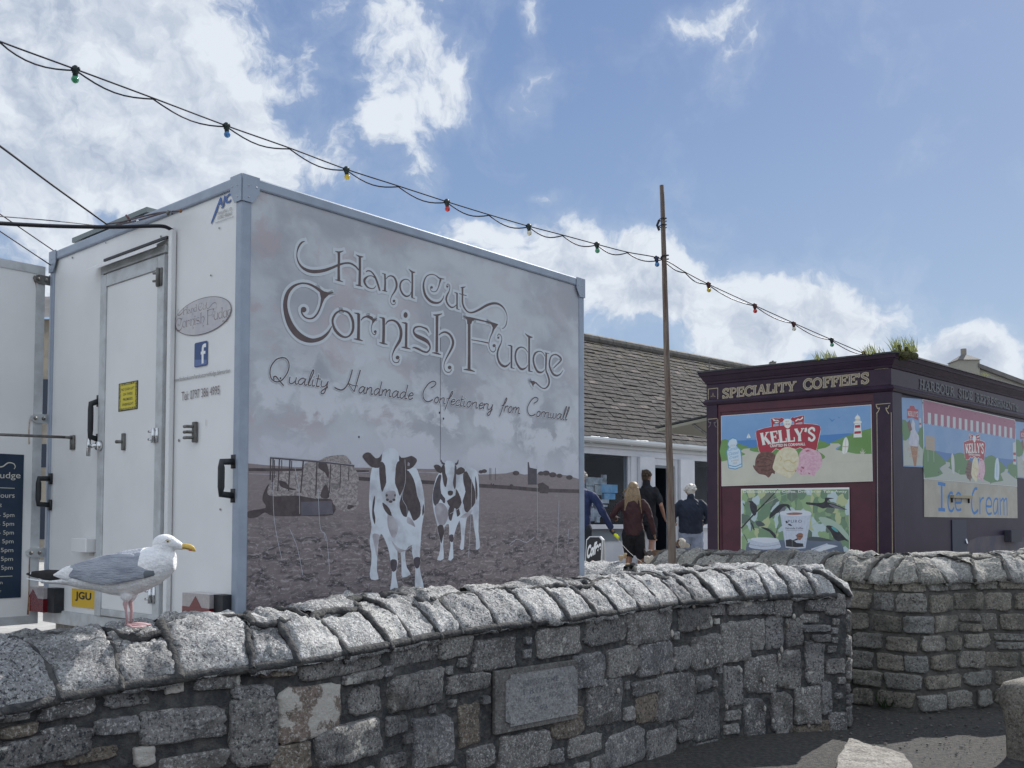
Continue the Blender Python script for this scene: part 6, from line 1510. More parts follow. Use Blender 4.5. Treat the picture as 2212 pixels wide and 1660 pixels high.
# ------------------------------------------------------------------ slate-roofed shop
def shop():
    e1 = at_depth(1262, 945, 17.3); e2 = at_z(1530, 968, e1.z)
    d = (e2 - e1).normalized()
    WP = Plane((e1.x, e1.y, 0), d); nrm = WP.n
    z5 = Z(WP, 1750, 1000, 2.075)
    root = thing('shop_building', 'low white shop with a mossy slate roof behind the people', 'building', (e1.x + d.x * 2, e1.y + d.y * 2, PZ))
    ze = e1.z
    L0, L1 = -6.0, 14.0
    r0 = at_z(1262, 735, 5.55)
    back = -(Vector((r0.x, r0.y, 0)) - WP.o).dot(nrm)
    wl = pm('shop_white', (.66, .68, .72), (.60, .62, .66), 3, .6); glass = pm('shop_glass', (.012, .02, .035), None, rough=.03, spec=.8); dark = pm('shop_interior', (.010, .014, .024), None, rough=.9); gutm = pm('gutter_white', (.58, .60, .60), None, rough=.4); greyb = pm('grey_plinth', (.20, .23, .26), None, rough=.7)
    wv = lambda x, y: z5(x, y)
    PG = PZ + .12
    ztop = wv(300, 862)[1]
    u_w1r = wv(447, 1000)[0]; u_p1l, u_p1r = wv(487, 1000)[0], wv(583, 1000)[0]; u_dl, u_dr = wv(588, 1000)[0], wv(733, 1000)[0]; u_p2l, u_p2r = wv(748, 1000)[0], wv(838, 1000)[0]
    sill = wv(250, 1312)[1]; dtop = wv(600, 928)[1]
    u_w1l = u_w1r - 3.2; u_w2r = u_p2r + 3.0
    mb = MB()
    slab(mb, WP, rect((L0, ztop), (L1, ze - .08)), .25, wl, w=-.25)
    slab(mb, WP, rect((L0, PZ), (u_w1l, ztop)), .25, wl, w=-.25); slab(mb, WP, rect((u_w1l, PZ), (u_w1r, sill)), .25, wl, w=-.25)
    slab(mb, WP, rect((u_w1r, PZ), (u_dl, ztop)), .24, wl, w=-.25); slab(mb, WP, rect((u_dr, PZ), (u_p2r, ztop)), .24, wl, w=-.25); slab(mb, WP, rect((u_dl, dtop), (u_dr, ztop)), .22, wl, w=-.25)
    slab(mb, WP, rect((u_p2r, PZ), (u_w2r, sill)), .25, wl, w=-.25); slab(mb, WP, rect((u_w2r, PZ), (L1, ztop)), .25, wl, w=-.25)
    slab(mb, WP, rect((L0, PZ), (L1, ze)), .1, wl, w=-3.2)
    mb.build('wall', root)
    for a, b in ((u_p1l, u_p1r), (u_p2l, u_p2r)): mb = MB(); slab(mb, WP, rect((a, PZ), (b, ztop)), .06, wl); mb.build('pillar', root)
    for a, b in ((u_w1l, u_w1r + .1), (u_p2r + .05, u_w2r)): mb = MB(); slab(mb, WP, rect((a, sill - .08), (b, sill)), .1, wl); mb.build('sill', root)
    mb = MB(); slab(mb, WP, rect((L0, sill - .3), (u_w1r, sill - .08)), .02, greyb); mb.build('plinth_band', root)
    for nm, (a, b, z0, z1) in enumerate(((u_w1l, u_w1r, sill, ztop), (u_p2r, u_w2r, sill, ztop))):
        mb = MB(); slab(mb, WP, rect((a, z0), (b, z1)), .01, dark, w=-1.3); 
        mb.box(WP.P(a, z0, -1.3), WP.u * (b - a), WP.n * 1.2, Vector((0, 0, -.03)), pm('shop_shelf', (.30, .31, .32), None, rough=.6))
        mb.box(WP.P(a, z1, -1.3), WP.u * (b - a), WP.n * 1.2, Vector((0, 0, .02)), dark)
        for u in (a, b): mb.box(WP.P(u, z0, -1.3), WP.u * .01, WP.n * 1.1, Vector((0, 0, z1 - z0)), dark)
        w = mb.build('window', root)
        mb = MB(); f = .05
        slab(mb, WP, rect((a, z0), (a + f, z1)), .06, wl, w=-.1); slab(mb, WP, rect((b - f, z0), (b, z1)), .06, wl, w=-.1)
        mb.build('frame', w)
        mb = MB(); slab(mb, WP, rect((a + f, z0), (b - f, z1)), .006, pm('clear_glass', (.75, .82, .9), None, rough=.02, trans=1.0, spec=.5, ior=1.18), w=-.08); mb.build('pane', w)
    # goods shown in the window
    mb = MB(); rnd = random.Random(2); cb = pm('cushion_blue', (.16, .45, .72), (.38, .62, .80), 6, .8); pr = pm('framed_prints', (.60, .60, .58), (.30, .32, .33), 9, .7, island=.4); wh = pm('display_white', (.85, .85, .85), (.6, .62, .64), 12, .7, island=.2)
    def item(x0, y0, x1, y1, m, w=-.22, t=.05):
        a, b = wv(x0, y1), wv(x1, y0); slab(mb, WP, rect(a, b), t, m, w=w)
    for x0, y0, x1, y1 in ((150, 1030, 190, 1140), (195, 1005, 250, 1060), (200, 1065, 245, 1130), (250, 1010, 330, 1050), (255, 1055, 300, 1120), (305, 990, 330, 1040), (160, 1150, 230, 1210), (240, 1130, 280, 1200)): item(x0, y0, x1, y1, pr)
    item(292, 1055, 400, 1105, cb, -.25, .08); item(315, 1112, 385, 1148, cb, -.25, .08)
    for x0, y0, x1, y1 in ((215, 1155, 300, 1180), (300, 1150, 345, 1175), (150, 1215, 200, 1260), (205, 1205, 250, 1290), (215, 1185, 335, 1196), (265, 1265, 285, 1300), (150, 1270, 170, 1305)): item(x0, y0, x1, y1, wh)
    c = wv(270, 1240); mb.ball(WP.P(c[0], c[1], -.4), (.26, .2, .16), wh, 14, 8)
    c = wv(265, 880); mb.tube([WP.P(c[0], ztop, -.8), WP.P(c[0], wv(265, 960)[1], -.8)], .01, wh)
    mb.build('window_display', root)
    c = wv(262, 888)
    # doorway
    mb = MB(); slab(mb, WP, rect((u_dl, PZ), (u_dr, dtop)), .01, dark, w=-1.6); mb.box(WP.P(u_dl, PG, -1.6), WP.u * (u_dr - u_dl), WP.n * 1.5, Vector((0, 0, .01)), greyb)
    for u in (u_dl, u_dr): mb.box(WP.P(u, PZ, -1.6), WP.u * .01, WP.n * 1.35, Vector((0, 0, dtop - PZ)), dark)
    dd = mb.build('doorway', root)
    mb = MB(); slab(mb, WP, rect((u_dr - .09, PG), (u_dr, dtop)), .06, pm('door_green_glass', (.06, .10, .11), None, rough=.15), w=-.12); slab(mb, WP, rect((u_dl, dtop - .05), (u_dr, dtop)), .06, greyb, w=-.1); mb.build('frame', dd)
    mb = MB(); slab(mb, WP, rect((u_dl + .06, PG), (u_dl + .50, PG + .8)), .3, pm('postcard_rack', (.05, .06, .07), (.16, .20, .18), 30, .7), w=-.9); mb.build('postcard_rack', root)
    # gutter, fascia, roof of separate slates
    mb = MB()
    q = [WP.P(L0, ze - .03, .13), WP.P(L1, ze - .03, .13)]
    mb.tube(q, .065, gutm, 10); slab(mb, WP, rect((L0, ze - .16), (L1, ze - .06)), .05, gutm)
    for k in range(18):
        u = L0 + .5 + k * 1.1; mb.box(WP.P(u, ze - .11, .05), WP.u * .03, WP.n * .10, Vector((0, 0, .03)), gutm)
    mb.build('gutter', root)
    RZ = 5.55; run = back; rise = RZ - ze; up = (-nrm * run + Vector((0, 0, rise))); sl = up.length; up.normalize()
    RP = Plane(WP.P(0, ze, .16), d, up)
    if RP.n.z < 0: RP.n = -RP.n
    slate = bpy.data.materials.new('mossy_slate'); slate.use_nodes = True; t = NT(slate.node_tree)
    g = t.n('ShaderNodeNewGeometry'); pos = g.outputs['Position']
    cr = t.n('ShaderNodeValToRGB', {0: g.outputs['Random Per Island']}); e = cr.color_ramp.elements
    e[0].color = (.062, .058, .058, 1); e[1].color = (.14, .128, .122, 1); x = e.new(.5); x.color = (.092, .085, .083, 1); x = e.new(.96); x.color = (.105, .096, .09, 1); x = e.new(.985); x.color = (.21, .18, .165, 1)
    c = cr.outputs[0]
    c = t.mix(t.m('MULTIPLY', t.ramp(t.noise(pos, 5, 6, .7), .5, .68), .75), c, (.035, .032, .028))
    c = t.mix(t.m('MULTIPLY', t.ramp(t.noise(pos, 16, 4, .7), .55, .62), .8), c, (.03, .028, .026))
    hz = t.n('ShaderNodeSeparateXYZ', {0: pos}).outputs[2]
    c = t.mix(t.m('MULTIPLY', t.m('MULTIPLY', t.ramp(t.noise(pos, 3, 6, .7), .46, .62), t.ramp(hz, 4.5, 5.5)), .7), c, (.10, .085, .035))
    c = t.mix(t.m('MULTIPLY', t.ramp(t.noise(pos, 9, 6, .7), .58, .66), .55), c, (.19, .18, .16))
    bp = t.n('ShaderNodeBump', {'Strength': .6, 'Distance': .02, 'Height': t.noise(pos, 25, 5, .7)})
    t.n('ShaderNodeOutputMaterial', {0: t.n('ShaderNodeBsdfPrincipled', {'Base Color': t.mix(.22, c, (0, 0, 0)), 'Roughness': .9, 'Specular IOR Level': .15, 'Normal': bp.outputs[0]}).outputs[0]})
    mb = MB(); ex = .132; rows = int(sl / ex) + 1; rnd = random.Random(21)
    for r in range(rows):
        v0 = r * ex; u = -3.0 - rnd.random() * .3
        while u < 8.5:
            w = rnd.uniform(.17, .28); vj = rnd.uniform(-.012, .009); th = rnd.uniform(.007, .014); tw = rnd.uniform(-.003, .004)
            top = min(v0 + ex * 1.5, sl)
            pts = [(u + .004, v0 + vj + rnd.uniform(-.012, .008)), (u + w - .004, v0 + vj + rnd.uniform(-.012, .008)), (u + w - .004, top), (u + .004, top)]
            lo, hi = .020 + tw, .005
            V8 = [RP.P(pts[0][0], pts[0][1], lo + th), RP.P(pts[1][0], pts[1][1], lo + th + tw), RP.P(pts[2][0], pts[2][1], hi + th * .6), RP.P(pts[3][0], pts[3][1], hi + th * .6)] + [RP.P(a, b, 0) for a, b in pts]
            mb.raw(V8, [(0, 1, 2, 3), (4, 5, 1, 0), (5, 6, 2, 1), (7, 4, 0, 3)], slate); u += w
    slab(mb, RP, rect((L0 + 3.0, 0), (L1 - 2, sl)), .1, slate, w=-.11)
    mb.raw([RP.P(L0 + 3, sl, 0), RP.P(L1 - 2, sl, 0), RP.P(L1 - 2, sl, 0) - nrm * run - Vector((0, 0, rise)), RP.P(L0 + 3, sl, 0) - nrm * run - Vector((0, 0, rise))], [(0, 1, 2, 3)], slate)
    rf = mb.build('roof', root); bm_fix2 = None
    mb = MB(); rt_ = pm('ridge_tile', (.15, .14, .13), (.10, .095, .085), 8, .85); u = L0 + 3
    while u < L1 - 2:
        mb.tube([RP.P(u, sl - .02, .02), RP.P(u + .44, sl - .02, .02)], .10, rt_, 10); u += .45
    mb.build('ridge_tiles', rf)
    # paving in front
    mb = MB(); mb.box(WP.P(L0, PZ - .05, -.25), WP.u * 20, nrm * 2.2, Vector((0, 0, PG - PZ + .05)), pm('pavement_slab', (.34, .33, .31), (.27, .26, .25), 4, .85)); tag(mb.build('pavement'), kind='structure')
    return WP
SHOP = shop()
# ------------------------------------------------------------------ fused organic bodies
def fuse(mb, name, parent, mats, voxel=.012, smooth=4, mat_fn=None, loc=None, folds=0.0):
    # overlapping limbs and swellings are fused into one continuous skin
    o = mb.build('tmp')
    r = o.modifiers.new('r', 'REMESH'); r.mode = 'VOXEL'; r.voxel_size = voxel
    s_ = o.modifiers.new('s', 'SMOOTH'); s_.iterations = smooth; s_.factor = .6
    dg = bpy.context.evaluated_depsgraph_get(); dg.update()
    me = bpy.data.meshes.new_from_object(o.evaluated_get(dg)); old = o.data
    bpy.data.objects.remove(o); bpy.data.meshes.remove(old)
    me.name = name; me.materials.clear()
    for m in mats: me.materials.append(m)
    org = world_loc(parent) if parent else Vector(loc or (0, 0, 0))
    for p in me.polygons:
        p.use_smooth = True
        p.material_index = mat_fn(Vector(p.center)) if mat_fn else 0
    if folds:
        nrm = [v.normal.copy() for v in me.vertices]
        for v, nv in zip(me.vertices, nrm): v.co += nv * folds * (noise.noise(Vector((v.co.x * 11, v.co.y * 11, v.co.z * 5))) + .6 * noise.noise(Vector((v.co.x * 22 + v.co.z * 14, v.co.y * 22, v.co.z * 10))))
    me.transform(Matrix.Translation(-org)); me.update()
    q = bpy.data.objects.new(name, me); COL.objects.link(q)
    if parent: q.parent = parent
    else: q.location = org
    return q
def limb(mb, pts, m, n=10):
    # tapering limb: (point, radius) pairs
    mb.tube([p for p, r in pts], [r for p, r in pts], m, n)
    for p, r in (pts[0], pts[-1]): mb.ball(p, r, m, 10, 6)
def loft(mb, rings, m, n=16):
    # rings: (centre, axis a, ra, axis b, rb)
    vs, fs = [], []
    for c, a, ra, b, rb in rings:
        for k in range(n):
            t = 2 * math.pi * k / n; vs.append(c + a * (ra * math.cos(t)) + b * (rb * math.sin(t)))
    for i in range(len(rings) - 1):
        for k in range(n): fs.append((i * n + k, i * n + (k + 1) % n, (i + 1) * n + (k + 1) % n, (i + 1) * n + k))
    fs += [tuple(range(n))[::-1], tuple((len(rings) - 1) * n + k for k in range(n))]
    mb.raw(vs, fs, m)

SKIN = pm('skin', (.34, .19, .13), (.30, .16, .11), 20, .55)
def hand(mb, w, d, side_, s=1.0, curl=.6):
    # palm and five bent fingers; w wrist, d pointing direction, side_ towards the thumb
    d = d.normalized(); side_ = (side_ - d * side_.dot(d)).normalized(); nn = d.cross(side_)
    loft(mb, [(w, side_, .026 * s, nn, .018 * s), (w + d * .05 * s, side_, .04 * s, nn, .016 * s), (w + d * .092 * s, side_, .041 * s, nn, .013 * s)], SKIN, 10)
    for i, l in enumerate((.066, .078, .072, .055)):
        b = w + d * .088 * s + side_ * (.030 - .020 * i) * s
        p1 = b + d * l * .5 * s; p2 = p1 + (d * (1 - curl) + nn * curl) * l * .35 * s; p3 = p2 + (d * (1 - curl * 1.6) + nn * curl) * l * .3 * s
        limb(mb, [(b, .0095 * s), (p1, .009 * s), (p2, .0085 * s), (p3, .007 * s)], SKIN, 6)
    b = w + d * .03 * s + side_ * .03 * s
    limb(mb, [(b, .013 * s), (b + (d * .7 + side_ * .7) * .035 * s, .011 * s), (b + (d * 1.1 + side_ * .6 + nn * .4) * .06 * s, .008 * s)], SKIN, 6)
def head(mb, c, fwd, r=.1):
    # skull, jaw, neck root, nose, lips, ears; c is the skull centre
    up = Vector((0, 0, 1)); rt = fwd.cross(up).normalized()
    mb.ball(c, (r * .78, r * .95, r * 1.08), SKIN, 16, 12, (rt, fwd, up)); mb.ball(c + fwd * r * .32 - up * r * .62, (r * .56, r * .58, r * .60), SKIN, 12, 8, (rt, fwd, up))
    mb.ball(c + fwd * r * .98 - up * r * .28, (r * .13, r * .2, r * .2), SKIN, 8, 6, (rt, fwd, up)); mb.ball(c + fwd * r * .84 - up * r * .68, (r * .24, r * .12, r * .09), SKIN, 8, 6, (rt, fwd, up))
    for s_ in (-1, 1): mb.ball(c + rt * s_ * r * .80 - up * r * .18 - fwd * r * .05, (r * .10, r * .20, r * .30), SKIN, 8, 6, (rt, fwd, up))
def eyes(c, fwd, par, r=.1):
    up = Vector((0, 0, 1)); rt = fwd.cross(up).normalized(); mb = MB()
    for s_ in (-1, 1): mb.ball(c + fwd * r * .84 + rt * s_ * r * .32 - up * r * .05, r * .12, pm('eye_dark', (.05, .04, .035), None, rough=.2), 8, 6)
    mb.build('eyes', par, True)

class Fig:                      # local frame: f forward, r to the figure's right, u up, h body height
    def __init__(s, foot, az, h):
        s.o = Vector(foot); s.f = Vector((math.sin(az), math.cos(az), 0)); s.r = Vector((math.cos(az), -math.sin(az), 0)); s.h = h
    def __call__(s, r, f, u): return s.o + s.r * (r * s.h) + s.f * (f * s.h) + Vector((0, 0, u * s.h))
def person(label, foot, az, h, legs, arms, head_az=None, headf=.0, lean=.0, stout=1.0, top=None, top_sleeve='long', bottom=None, bottom_len=.28, hair=None, hair_fn=None, top_hem=.47, shoes=DARK, collar=True):
    F_ = Fig(foot, az, h); root = thing('person', label, 'person', foot, 'people outside the shop')
    up = Vector((0, 0, 1))
    pel = F_(0, 0, .50); hipL, hipR = F_(-.055, 0, .50), F_(.055, 0, .50)
    che = F_(0, lean * .6, .70); shl = F_(-.108 * stout ** .5, lean * .8, .796); shr = F_(.108 * stout ** .5, lean * .8, .796); nk = F_(0, lean + .005, .855); hc = F_(0, lean + .015 + headf, .935)
    ha = az if head_az is None else head_az; hf = Vector((math.sin(ha), math.cos(ha), 0))
    # skin: one continuous body
    b = MB()
    loft(b, [(F_(0, 0, .47), F_.r, .085 * h * stout, F_.f, .062 * h * stout), (F_(0, 0, .54), F_.r, .088 * h * stout, F_.f, .065 * h * stout), (F_(0, lean * .4, .62), F_.r, .075 * h * stout, F_.f, .058 * h * stout), (F_(0, lean * .6, .72), F_.r, .092 * h, F_.f, .065 * h), (F_(0, lean * .8, .79), F_.r, .088 * h, F_.f, .054 * h), (F_(0, lean * .9, .835), F_.r, .05 * h, F_.f, .04 * h)], SKIN)
    limb(b, [(F_(0, lean * .9, .82), .036 * h), (nk, .033 * h), (hc, .034 * h)], SKIN)
    head(b, hc, hf, .060 * h)
    kn, an = [], []
    for s_, (k, a) in zip((-1, 1), legs):
        hp = F_(s_ * .052, 0, .49); kp, ap = F_(*k), F_(*a); kn.append(kp); an.append(ap)
        limb(b, [(hp, .052 * h), (hp.lerp(kp, .5), .045 * h), (kp, .031 * h), (kp.lerp(ap, .35), .032 * h), (ap, .020 * h)], SKIN, 12)
        limb(b, [(ap, .022 * h), (ap + F_.f * .05 * h - up * .018 * h, .02 * h), (ap + F_.f * .10 * h - up * .025 * h, .016 * h)], SKIN)
    for s_, (e, w) in zip((-1, 1), arms):
        sp = shl if s_ < 0 else shr; ep, wp = F_(*e), F_(*w)
        limb(b, [(sp - F_.r * s_ * .02 * h, .020 * h), (sp.lerp(ep, .3), .023 * h), (sp.lerp(ep, .5), .025 * h), (ep, .021 * h), (ep.lerp(wp, .4), .021 * h), (wp, .014 * h)], SKIN, 10)
        hand(b, wp, wp - ep, F_.f + F_.r * (-s_) * .3, h / 1.75)
    fuse(b, 'body', root, [SKIN], .0085, 3)
    eyes(hc, hf, root, .060 * h)
    # clothes
    g = MB(); t_ = .010
    th = top_hem
    loft(g, [(F_(0, 0, th), F_.r, .098 * h * stout + t_, F_.f, .076 * h * stout + t_), (F_(0, .0, .54), F_.r, .094 * h * stout + t_, F_.f, .072 * h * stout + t_), (F_(0, lean * .4, .63), F_.r, .090 * h * stout + t_, F_.f, .068 * h * stout + t_), (F_(0, lean * .6, .72), F_.r, .103 * h * stout + t_, F_.f, .073 * h * stout + t_), (F_(0, lean * .8, .785), F_.r, .108 * h * stout ** .5 + t_, F_.f, .066 * h * stout ** .5 + t_), (F_(0, lean * .85, .818), F_.r, .080 * h * stout ** .5 + t_, F_.f, .052 * h + t_), (F_(0, lean * .9, .842), F_.r, .044 * h + t_, F_.f, .040 * h + t_)], top, 20)
    if collar: limb(g, [(F_(0, lean * .88, .835), .046 * h), (F_(0, lean, .866), .043 * h)], top)
    for s_, (e, w) in zip((-1, 1), arms):
        sp = shl if s_ < 0 else shr; ep, wp = F_(*e), F_(*w); q = stout ** .5
        if top_sleeve == 'long': limb(g, [(sp - F_.r * s_ * .02 * h + up * .0 * h, .036 * h * q), (sp.lerp(ep, .2), .037 * h * q), (sp.lerp(ep, .5), .036 * h * q), (ep, .032 * h * q), (ep.lerp(wp, .5), .030 * h), (ep.lerp(wp, .95), .024 * h)], top, 12)
        else: limb(g, [(sp - F_.r * s_ * .02 * h, .036 * h), (sp.lerp(ep, .45), .037 * h), (sp.lerp(ep, .72), .036 * h)], top, 12)
    fuse(g, 'jacket' if top_sleeve == 'long' else 'shirt', root, [top], .010, 4, folds=.016)
    g = MB()
    loft(g, [(F_(0, 0, .44), F_.r, .092 * h * stout, F_.f, .070 * h * stout), (F_(0, 0, .50), F_.r, .095 * h * stout, F_.f, .074 * h * stout), (F_(0, 0, .58), F_.r, .084 * h * stout, F_.f, .066 * h * stout)], bottom, 18)
    for s_, kp, ap in zip((-1, 1), kn, an):
        hp = F_(s_ * .052, 0, .49)
        if bottom_len > .27: 
            f = (.49 - bottom_len) / .22; e = hp.lerp(kp, f); limb(g, [(hp, .064 * h * stout), (hp.lerp(e, .6), .058 * h * stout), (e, .054 * h)], bottom, 14)
        else: limb(g, [(hp, .064 * h * stout), (kp, .048 * h * stout), (kp.lerp(ap, .95), .037 * h)], bottom, 14)
    fuse(g, 'shorts' if bottom_len > .2 else 'trousers', root, [bottom], .010, 4, folds=.013)
    g = MB()
    for ap in an: limb(g, [(ap - up * .002 * h, .027 * h), (ap + F_.f * .05 * h - up * .018 * h, .026 * h), (ap + F_.f * .115 * h - up * .024 * h, .021 * h)], shoes)
    fuse(g, 'shoes', root, [shoes], .008, 3)
    g = MB(); hair_fn(g, hc, hf, F_, .060 * h, hair)
    fuse(g, 'hair', root, [hair], .006, 1, folds=.007)
    return root, F_
def at(x, y, d): p = at_depth(x, y, d); return p
def foot_at(x, d, z): p = at_depth(x, 1150, d); return Vector((p.x, p.y, z))
HUPZ = Vector((0, 0, 1))
def short_hair(g, c, f, F_, r, m):
    rt = f.cross(HUPZ)
    g.ball(c - f * r * .14 + HUPZ * r * .22, (r * .88, r * 1.0, r * 1.0), m, 14, 10, (rt, f, HUPZ))
    g.ball(c - f * r * .45 - HUPZ * r * .25, (r * .72, r * .6, r * .62), m, 12, 8, (rt, f, HUPZ))
    rn = random.Random(4)
    for _ in range(26):
        a = rn.uniform(0, 6.28); e = rn.uniform(-.1, 1.0); d = (rt * math.cos(a) + f * (math.sin(a) * .9 - .35)) * math.cos(e) + HUPZ * math.sin(e)
        g.ball(c + d * r * .95 + HUPZ * r * .12, r * rn.uniform(.16, .30), m, 7, 5)
def long_hair(g, c, f, F_, r, m):
    rt = f.cross(HUPZ)
    g.ball(c - f * r * .10 + HUPZ * r * .14, (r * .92, r * 1.02, r * 1.06), m, 14, 10, (rt, f, HUPZ))
    rn = random.Random(6)
    for _ in range(24):
        a = rn.uniform(-.8, .8); s = c - f * r * .7 + rt * a * r + HUPZ * r * rn.uniform(-.5, .3)
        p1 = s - f * r * .5 - HUPZ * r * 1.3 + rt * a * r * .5; p2 = p1 - HUPZ * r * rn.uniform(1.4, 2.6) + rt * rn.uniform(-.5, .4) * r - f * r * .1
        limb(g, [(s, r * .24), (p1, r * .20), (p2, r * .06)], m, 6)
    for _ in range(5):
        s = c - rt * r * .7; limb(g, [(s, r * .2), (s - rt * r * .7 - f * r * .3 - HUPZ * r * rn.uniform(.1, .6), r * .12), (s - rt * r * rn.uniform(.9, 1.3) - HUPZ * r * rn.uniform(.5, 1.2), r * .05)], m, 6)

AZB = R(-42)                 # facing the shop front
blk = pm('black_cotton', (.012, .013, .018), (.02, .021, .027), 14, .85, bump=.3, bscale=40); mar = pm('maroon_jacket', (.065, .030, .032), (.045, .020, .024), 9, .8, bump=.5, bscale=22); nvy = pm('navy_jacket', (.013, .020, .040), (.02, .028, .05), 8, .75, bump=.5, bscale=16); blue = pm('blue_fleece', (.016, .028, .085), (.024, .038, .10), 9, .8, bump=.4, bscale=18); chn = pm('pale_trousers', (.30, .35, .46), (.25, .30, .40), 9, .85, bump=.5, bscale=18); drk_t = pm('dark_trousers', (.02, .024, .034), (.028, .033, .044), 9, .85)
brn_h = pm('brown_hair', (.045, .030, .022), (.085, .058, .04), 60, .6); bld = pm('blonde_hair', (.30, .22, .13), (.20, .14, .085), 60, .55); wht_h = pm('white_hair', (.62, .60, .56), (.50, .49, .46), 50, .6)
stand = (((-.06, .01, .27), (-.065, -.01, .035)), ((.06, .01, .27), (.065, -.01, .035)))
PGZ = PZ + .12
person('person in black t-shirt and black shorts with short brown hair', foot_at(1396, 18.3, PGZ), R(14), 1.86, (((-.06, .10, .29), (-.06, .06, .04)), ((.06, -.03, .27), (.06, -.16, .06))), (((-.16, .02, .66), (-.13, .12, .56)), ((.158, -.05, .635), (.175, .07, .525))), head_az=R(42), top=blk, top_sleeve='short', bottom=blk, bottom_len=.33, hair=brn_h, hair_fn=short_hair, lean=.01)
person('person in maroon jacket with long blonde hair blowing in the wind', foot_at(1368, 16.0, PZ), R(12), 1.66, (((-.05, .10, .28), (-.05, -.05, .10)), ((.06, .12, .27), (.07, .10, .04))), (((-.21, -.02, .665), (-.20, .13, .64)), ((.17, .0, .64), (.20, .05, .49))), top=mar, bottom=blk, bottom_len=.275, hair=bld, hair_fn=long_hair, lean=.02, collar=False)
person('white haired person in a navy jacket and pale trousers beside the kiosk', foot_at(1493, 17.0, PZ), R(2), 1.66, stand, (((-.19, .0, .645), (-.16, .12, .60)), ((.19, .0, .645), (.16, .12, .60))), top=nvy, bottom=chn, bottom_len=.05, hair=wht_h, hair_fn=short_hair, stout=1.28, headf=.015, lean=.015, top_hem=.48)
pl_, FL = person('grey haired person in a blue fleece holding a dog lead', foot_at(1252, 15.4, PZ), R(22), 1.82, stand, (((-.18, .0, .65), (-.2, .06, .52)), ((.20, .02, .645), (.255, .10, .50))), top=blue, bottom=drk_t, bottom_len=.05, hair=pm('grey_hair', (.42, .40, .36), (.30, .28, .25), 50, .6), hair_fn=short_hair, lean=.01)

# dogs
def dog(label, foot, az, h, coat, curly, tail, patch=None, head_up=.0):
    F_ = Fig(foot, az, h); root = thing('dog', label, 'dog', foot, 'dogs on leads')
    b = MB(); m = coat[0]; up = HUPZ
    loft(b, [(F_(0, -.62, .80), F_.r, .10 * h, up, .10 * h), (F_(0, -.50, .78), F_.r, .17 * h, up, .19 * h), (F_(0, -.15, .76), F_.r, .17 * h, up, .19 * h), (F_(0, .20, .74), F_.r, .20 * h, up, .26 * h), (F_(0, .42, .80), F_.r, .15 * h, up, .20 * h)], m)
    limb(b, [(F_(0, .36, .86), .16 * h), (F_(0, .55, 1.06 + head_up), .12 * h)], m)
    b.ball(F_(0, .60, 1.16 + head_up), (.14 * h, .15 * h, .145 * h), m, 12, 9, (F_.r, F_.f, up)); limb(b, [(F_(0, .68, 1.12 + head_up), .085 * h), (F_(0, .84, 1.07 + head_up), .06 * h)], m)
    for s_ in (-1, 1):
        b.ball(F_(s_ * .14, .56, 1.12 + head_up), (.035 * h, .08 * h, .14 * h), m, 8, 6, (F_.r, F_.f, up))
        limb(b, [(F_(s_ * .11, .32, .66), .085 * h), (F_(s_ * .11, .30, .36), .05 * h), (F_(s_ * .11, .32, .06), .045 * h), (F_(s_ * .11, .38, .035), .045 * h)], m)
        limb(b, [(F_(s_ * .12, -.45, .70), .13 * h), (F_(s_ * .12, -.36, .42), .075 * h), (F_(s_ * .12, -.56, .26), .045 * h), (F_(s_ * .12, -.53, .05), .042 * h), (F_(s_ * .12, -.46, .035), .045 * h)], m)
    limb(b, [(F_(*p), r * h) for p, r in tail], m, 8)
    if curly:
        rn = random.Random(3)
        for _ in range(110):
            p = F_(rn.uniform(-.2, .2), rn.uniform(-.62, .5), rn.uniform(.58, .98)); b.ball(p, h * rn.uniform(.05, .09), m, 6, 5)
        for _ in range(40): b.ball(F_(rn.uniform(-.15, .15), rn.uniform(.48, .74), 1.14 + rn.uniform(-.1, .16) + head_up), h * rn.uniform(.05, .08), m, 6, 5)
        for p, r in tail[1:]:
            for _ in range(6): b.ball(F_(*p) + Vector((rn.uniform(-1, 1), rn.uniform(-1, 1), rn.uniform(-1, 1))) * .08 * h, .07 * h, m, 6, 5)
    fuse(b, 'body', root, coat, .006, 2, patch(F_) if patch else None)
    mb = MB()
    for s_ in (-1, 1): mb.ball(F_(s_ * .075, .72, 1.19 + head_up), .02 * h, INK, 8, 6)
    mb.build('eyes', root, True)
    mb = MB(); mb.ball(F_(0, .90, 1.09 + head_up), .035 * h, INK, 8, 6); mb.build('nose', root, True)
    mb = MB(); cc = F_(0, .46, .97 + head_up * .6); ax = (F_(0, .55, 1.06) - F_(0, .36, .86)).normalized(); sd = F_.r; tt = ax.cross(sd)
    ring = [cc + (sd * math.cos(k * .5236) + tt * math.sin(k * .5236)) * .155 * h for k in range(13)]; mb.tube(ring, .02 * h, pm('dark_collar', (.02, .025, .05), None), 6); mb.build('collar', root, True)
    return root, F_, cc
cream = pm('cream_fur', (.52, .42, .28), (.42, .32, .20), 40, .9, bump=.8, bscale=60); wfur = pm('white_fur', (.58, .54, .48), (.48, .44, .38), 40, .9, bump=.6, bscale=60); bfur = pm('brown_fur', (.20, .125, .075), (.13, .08, .05), 18, .9, bump=.6, bscale=60); gfur = pm('dark_fur', (.09, .08, .08), (.14, .12, .11), 18, .9)
d1 = at_depth(1372, 1150, 14.9)
_, FD, cc1 = dog('small curly cream dog on a lead with its fluffy tail raised', (d1.x, d1.y, PZ), R(75), .36, [cream, wfur], True, [((0, -.6, .86), .05), ((0, -.72, 1.06), .06), ((0, -.66, 1.26), .06), ((0, -.52, 1.36), .05)], lambda F_: (lambda p: 1 if (p - F_.o).dot(F_.f) > .16 else 0), head_up=.02)
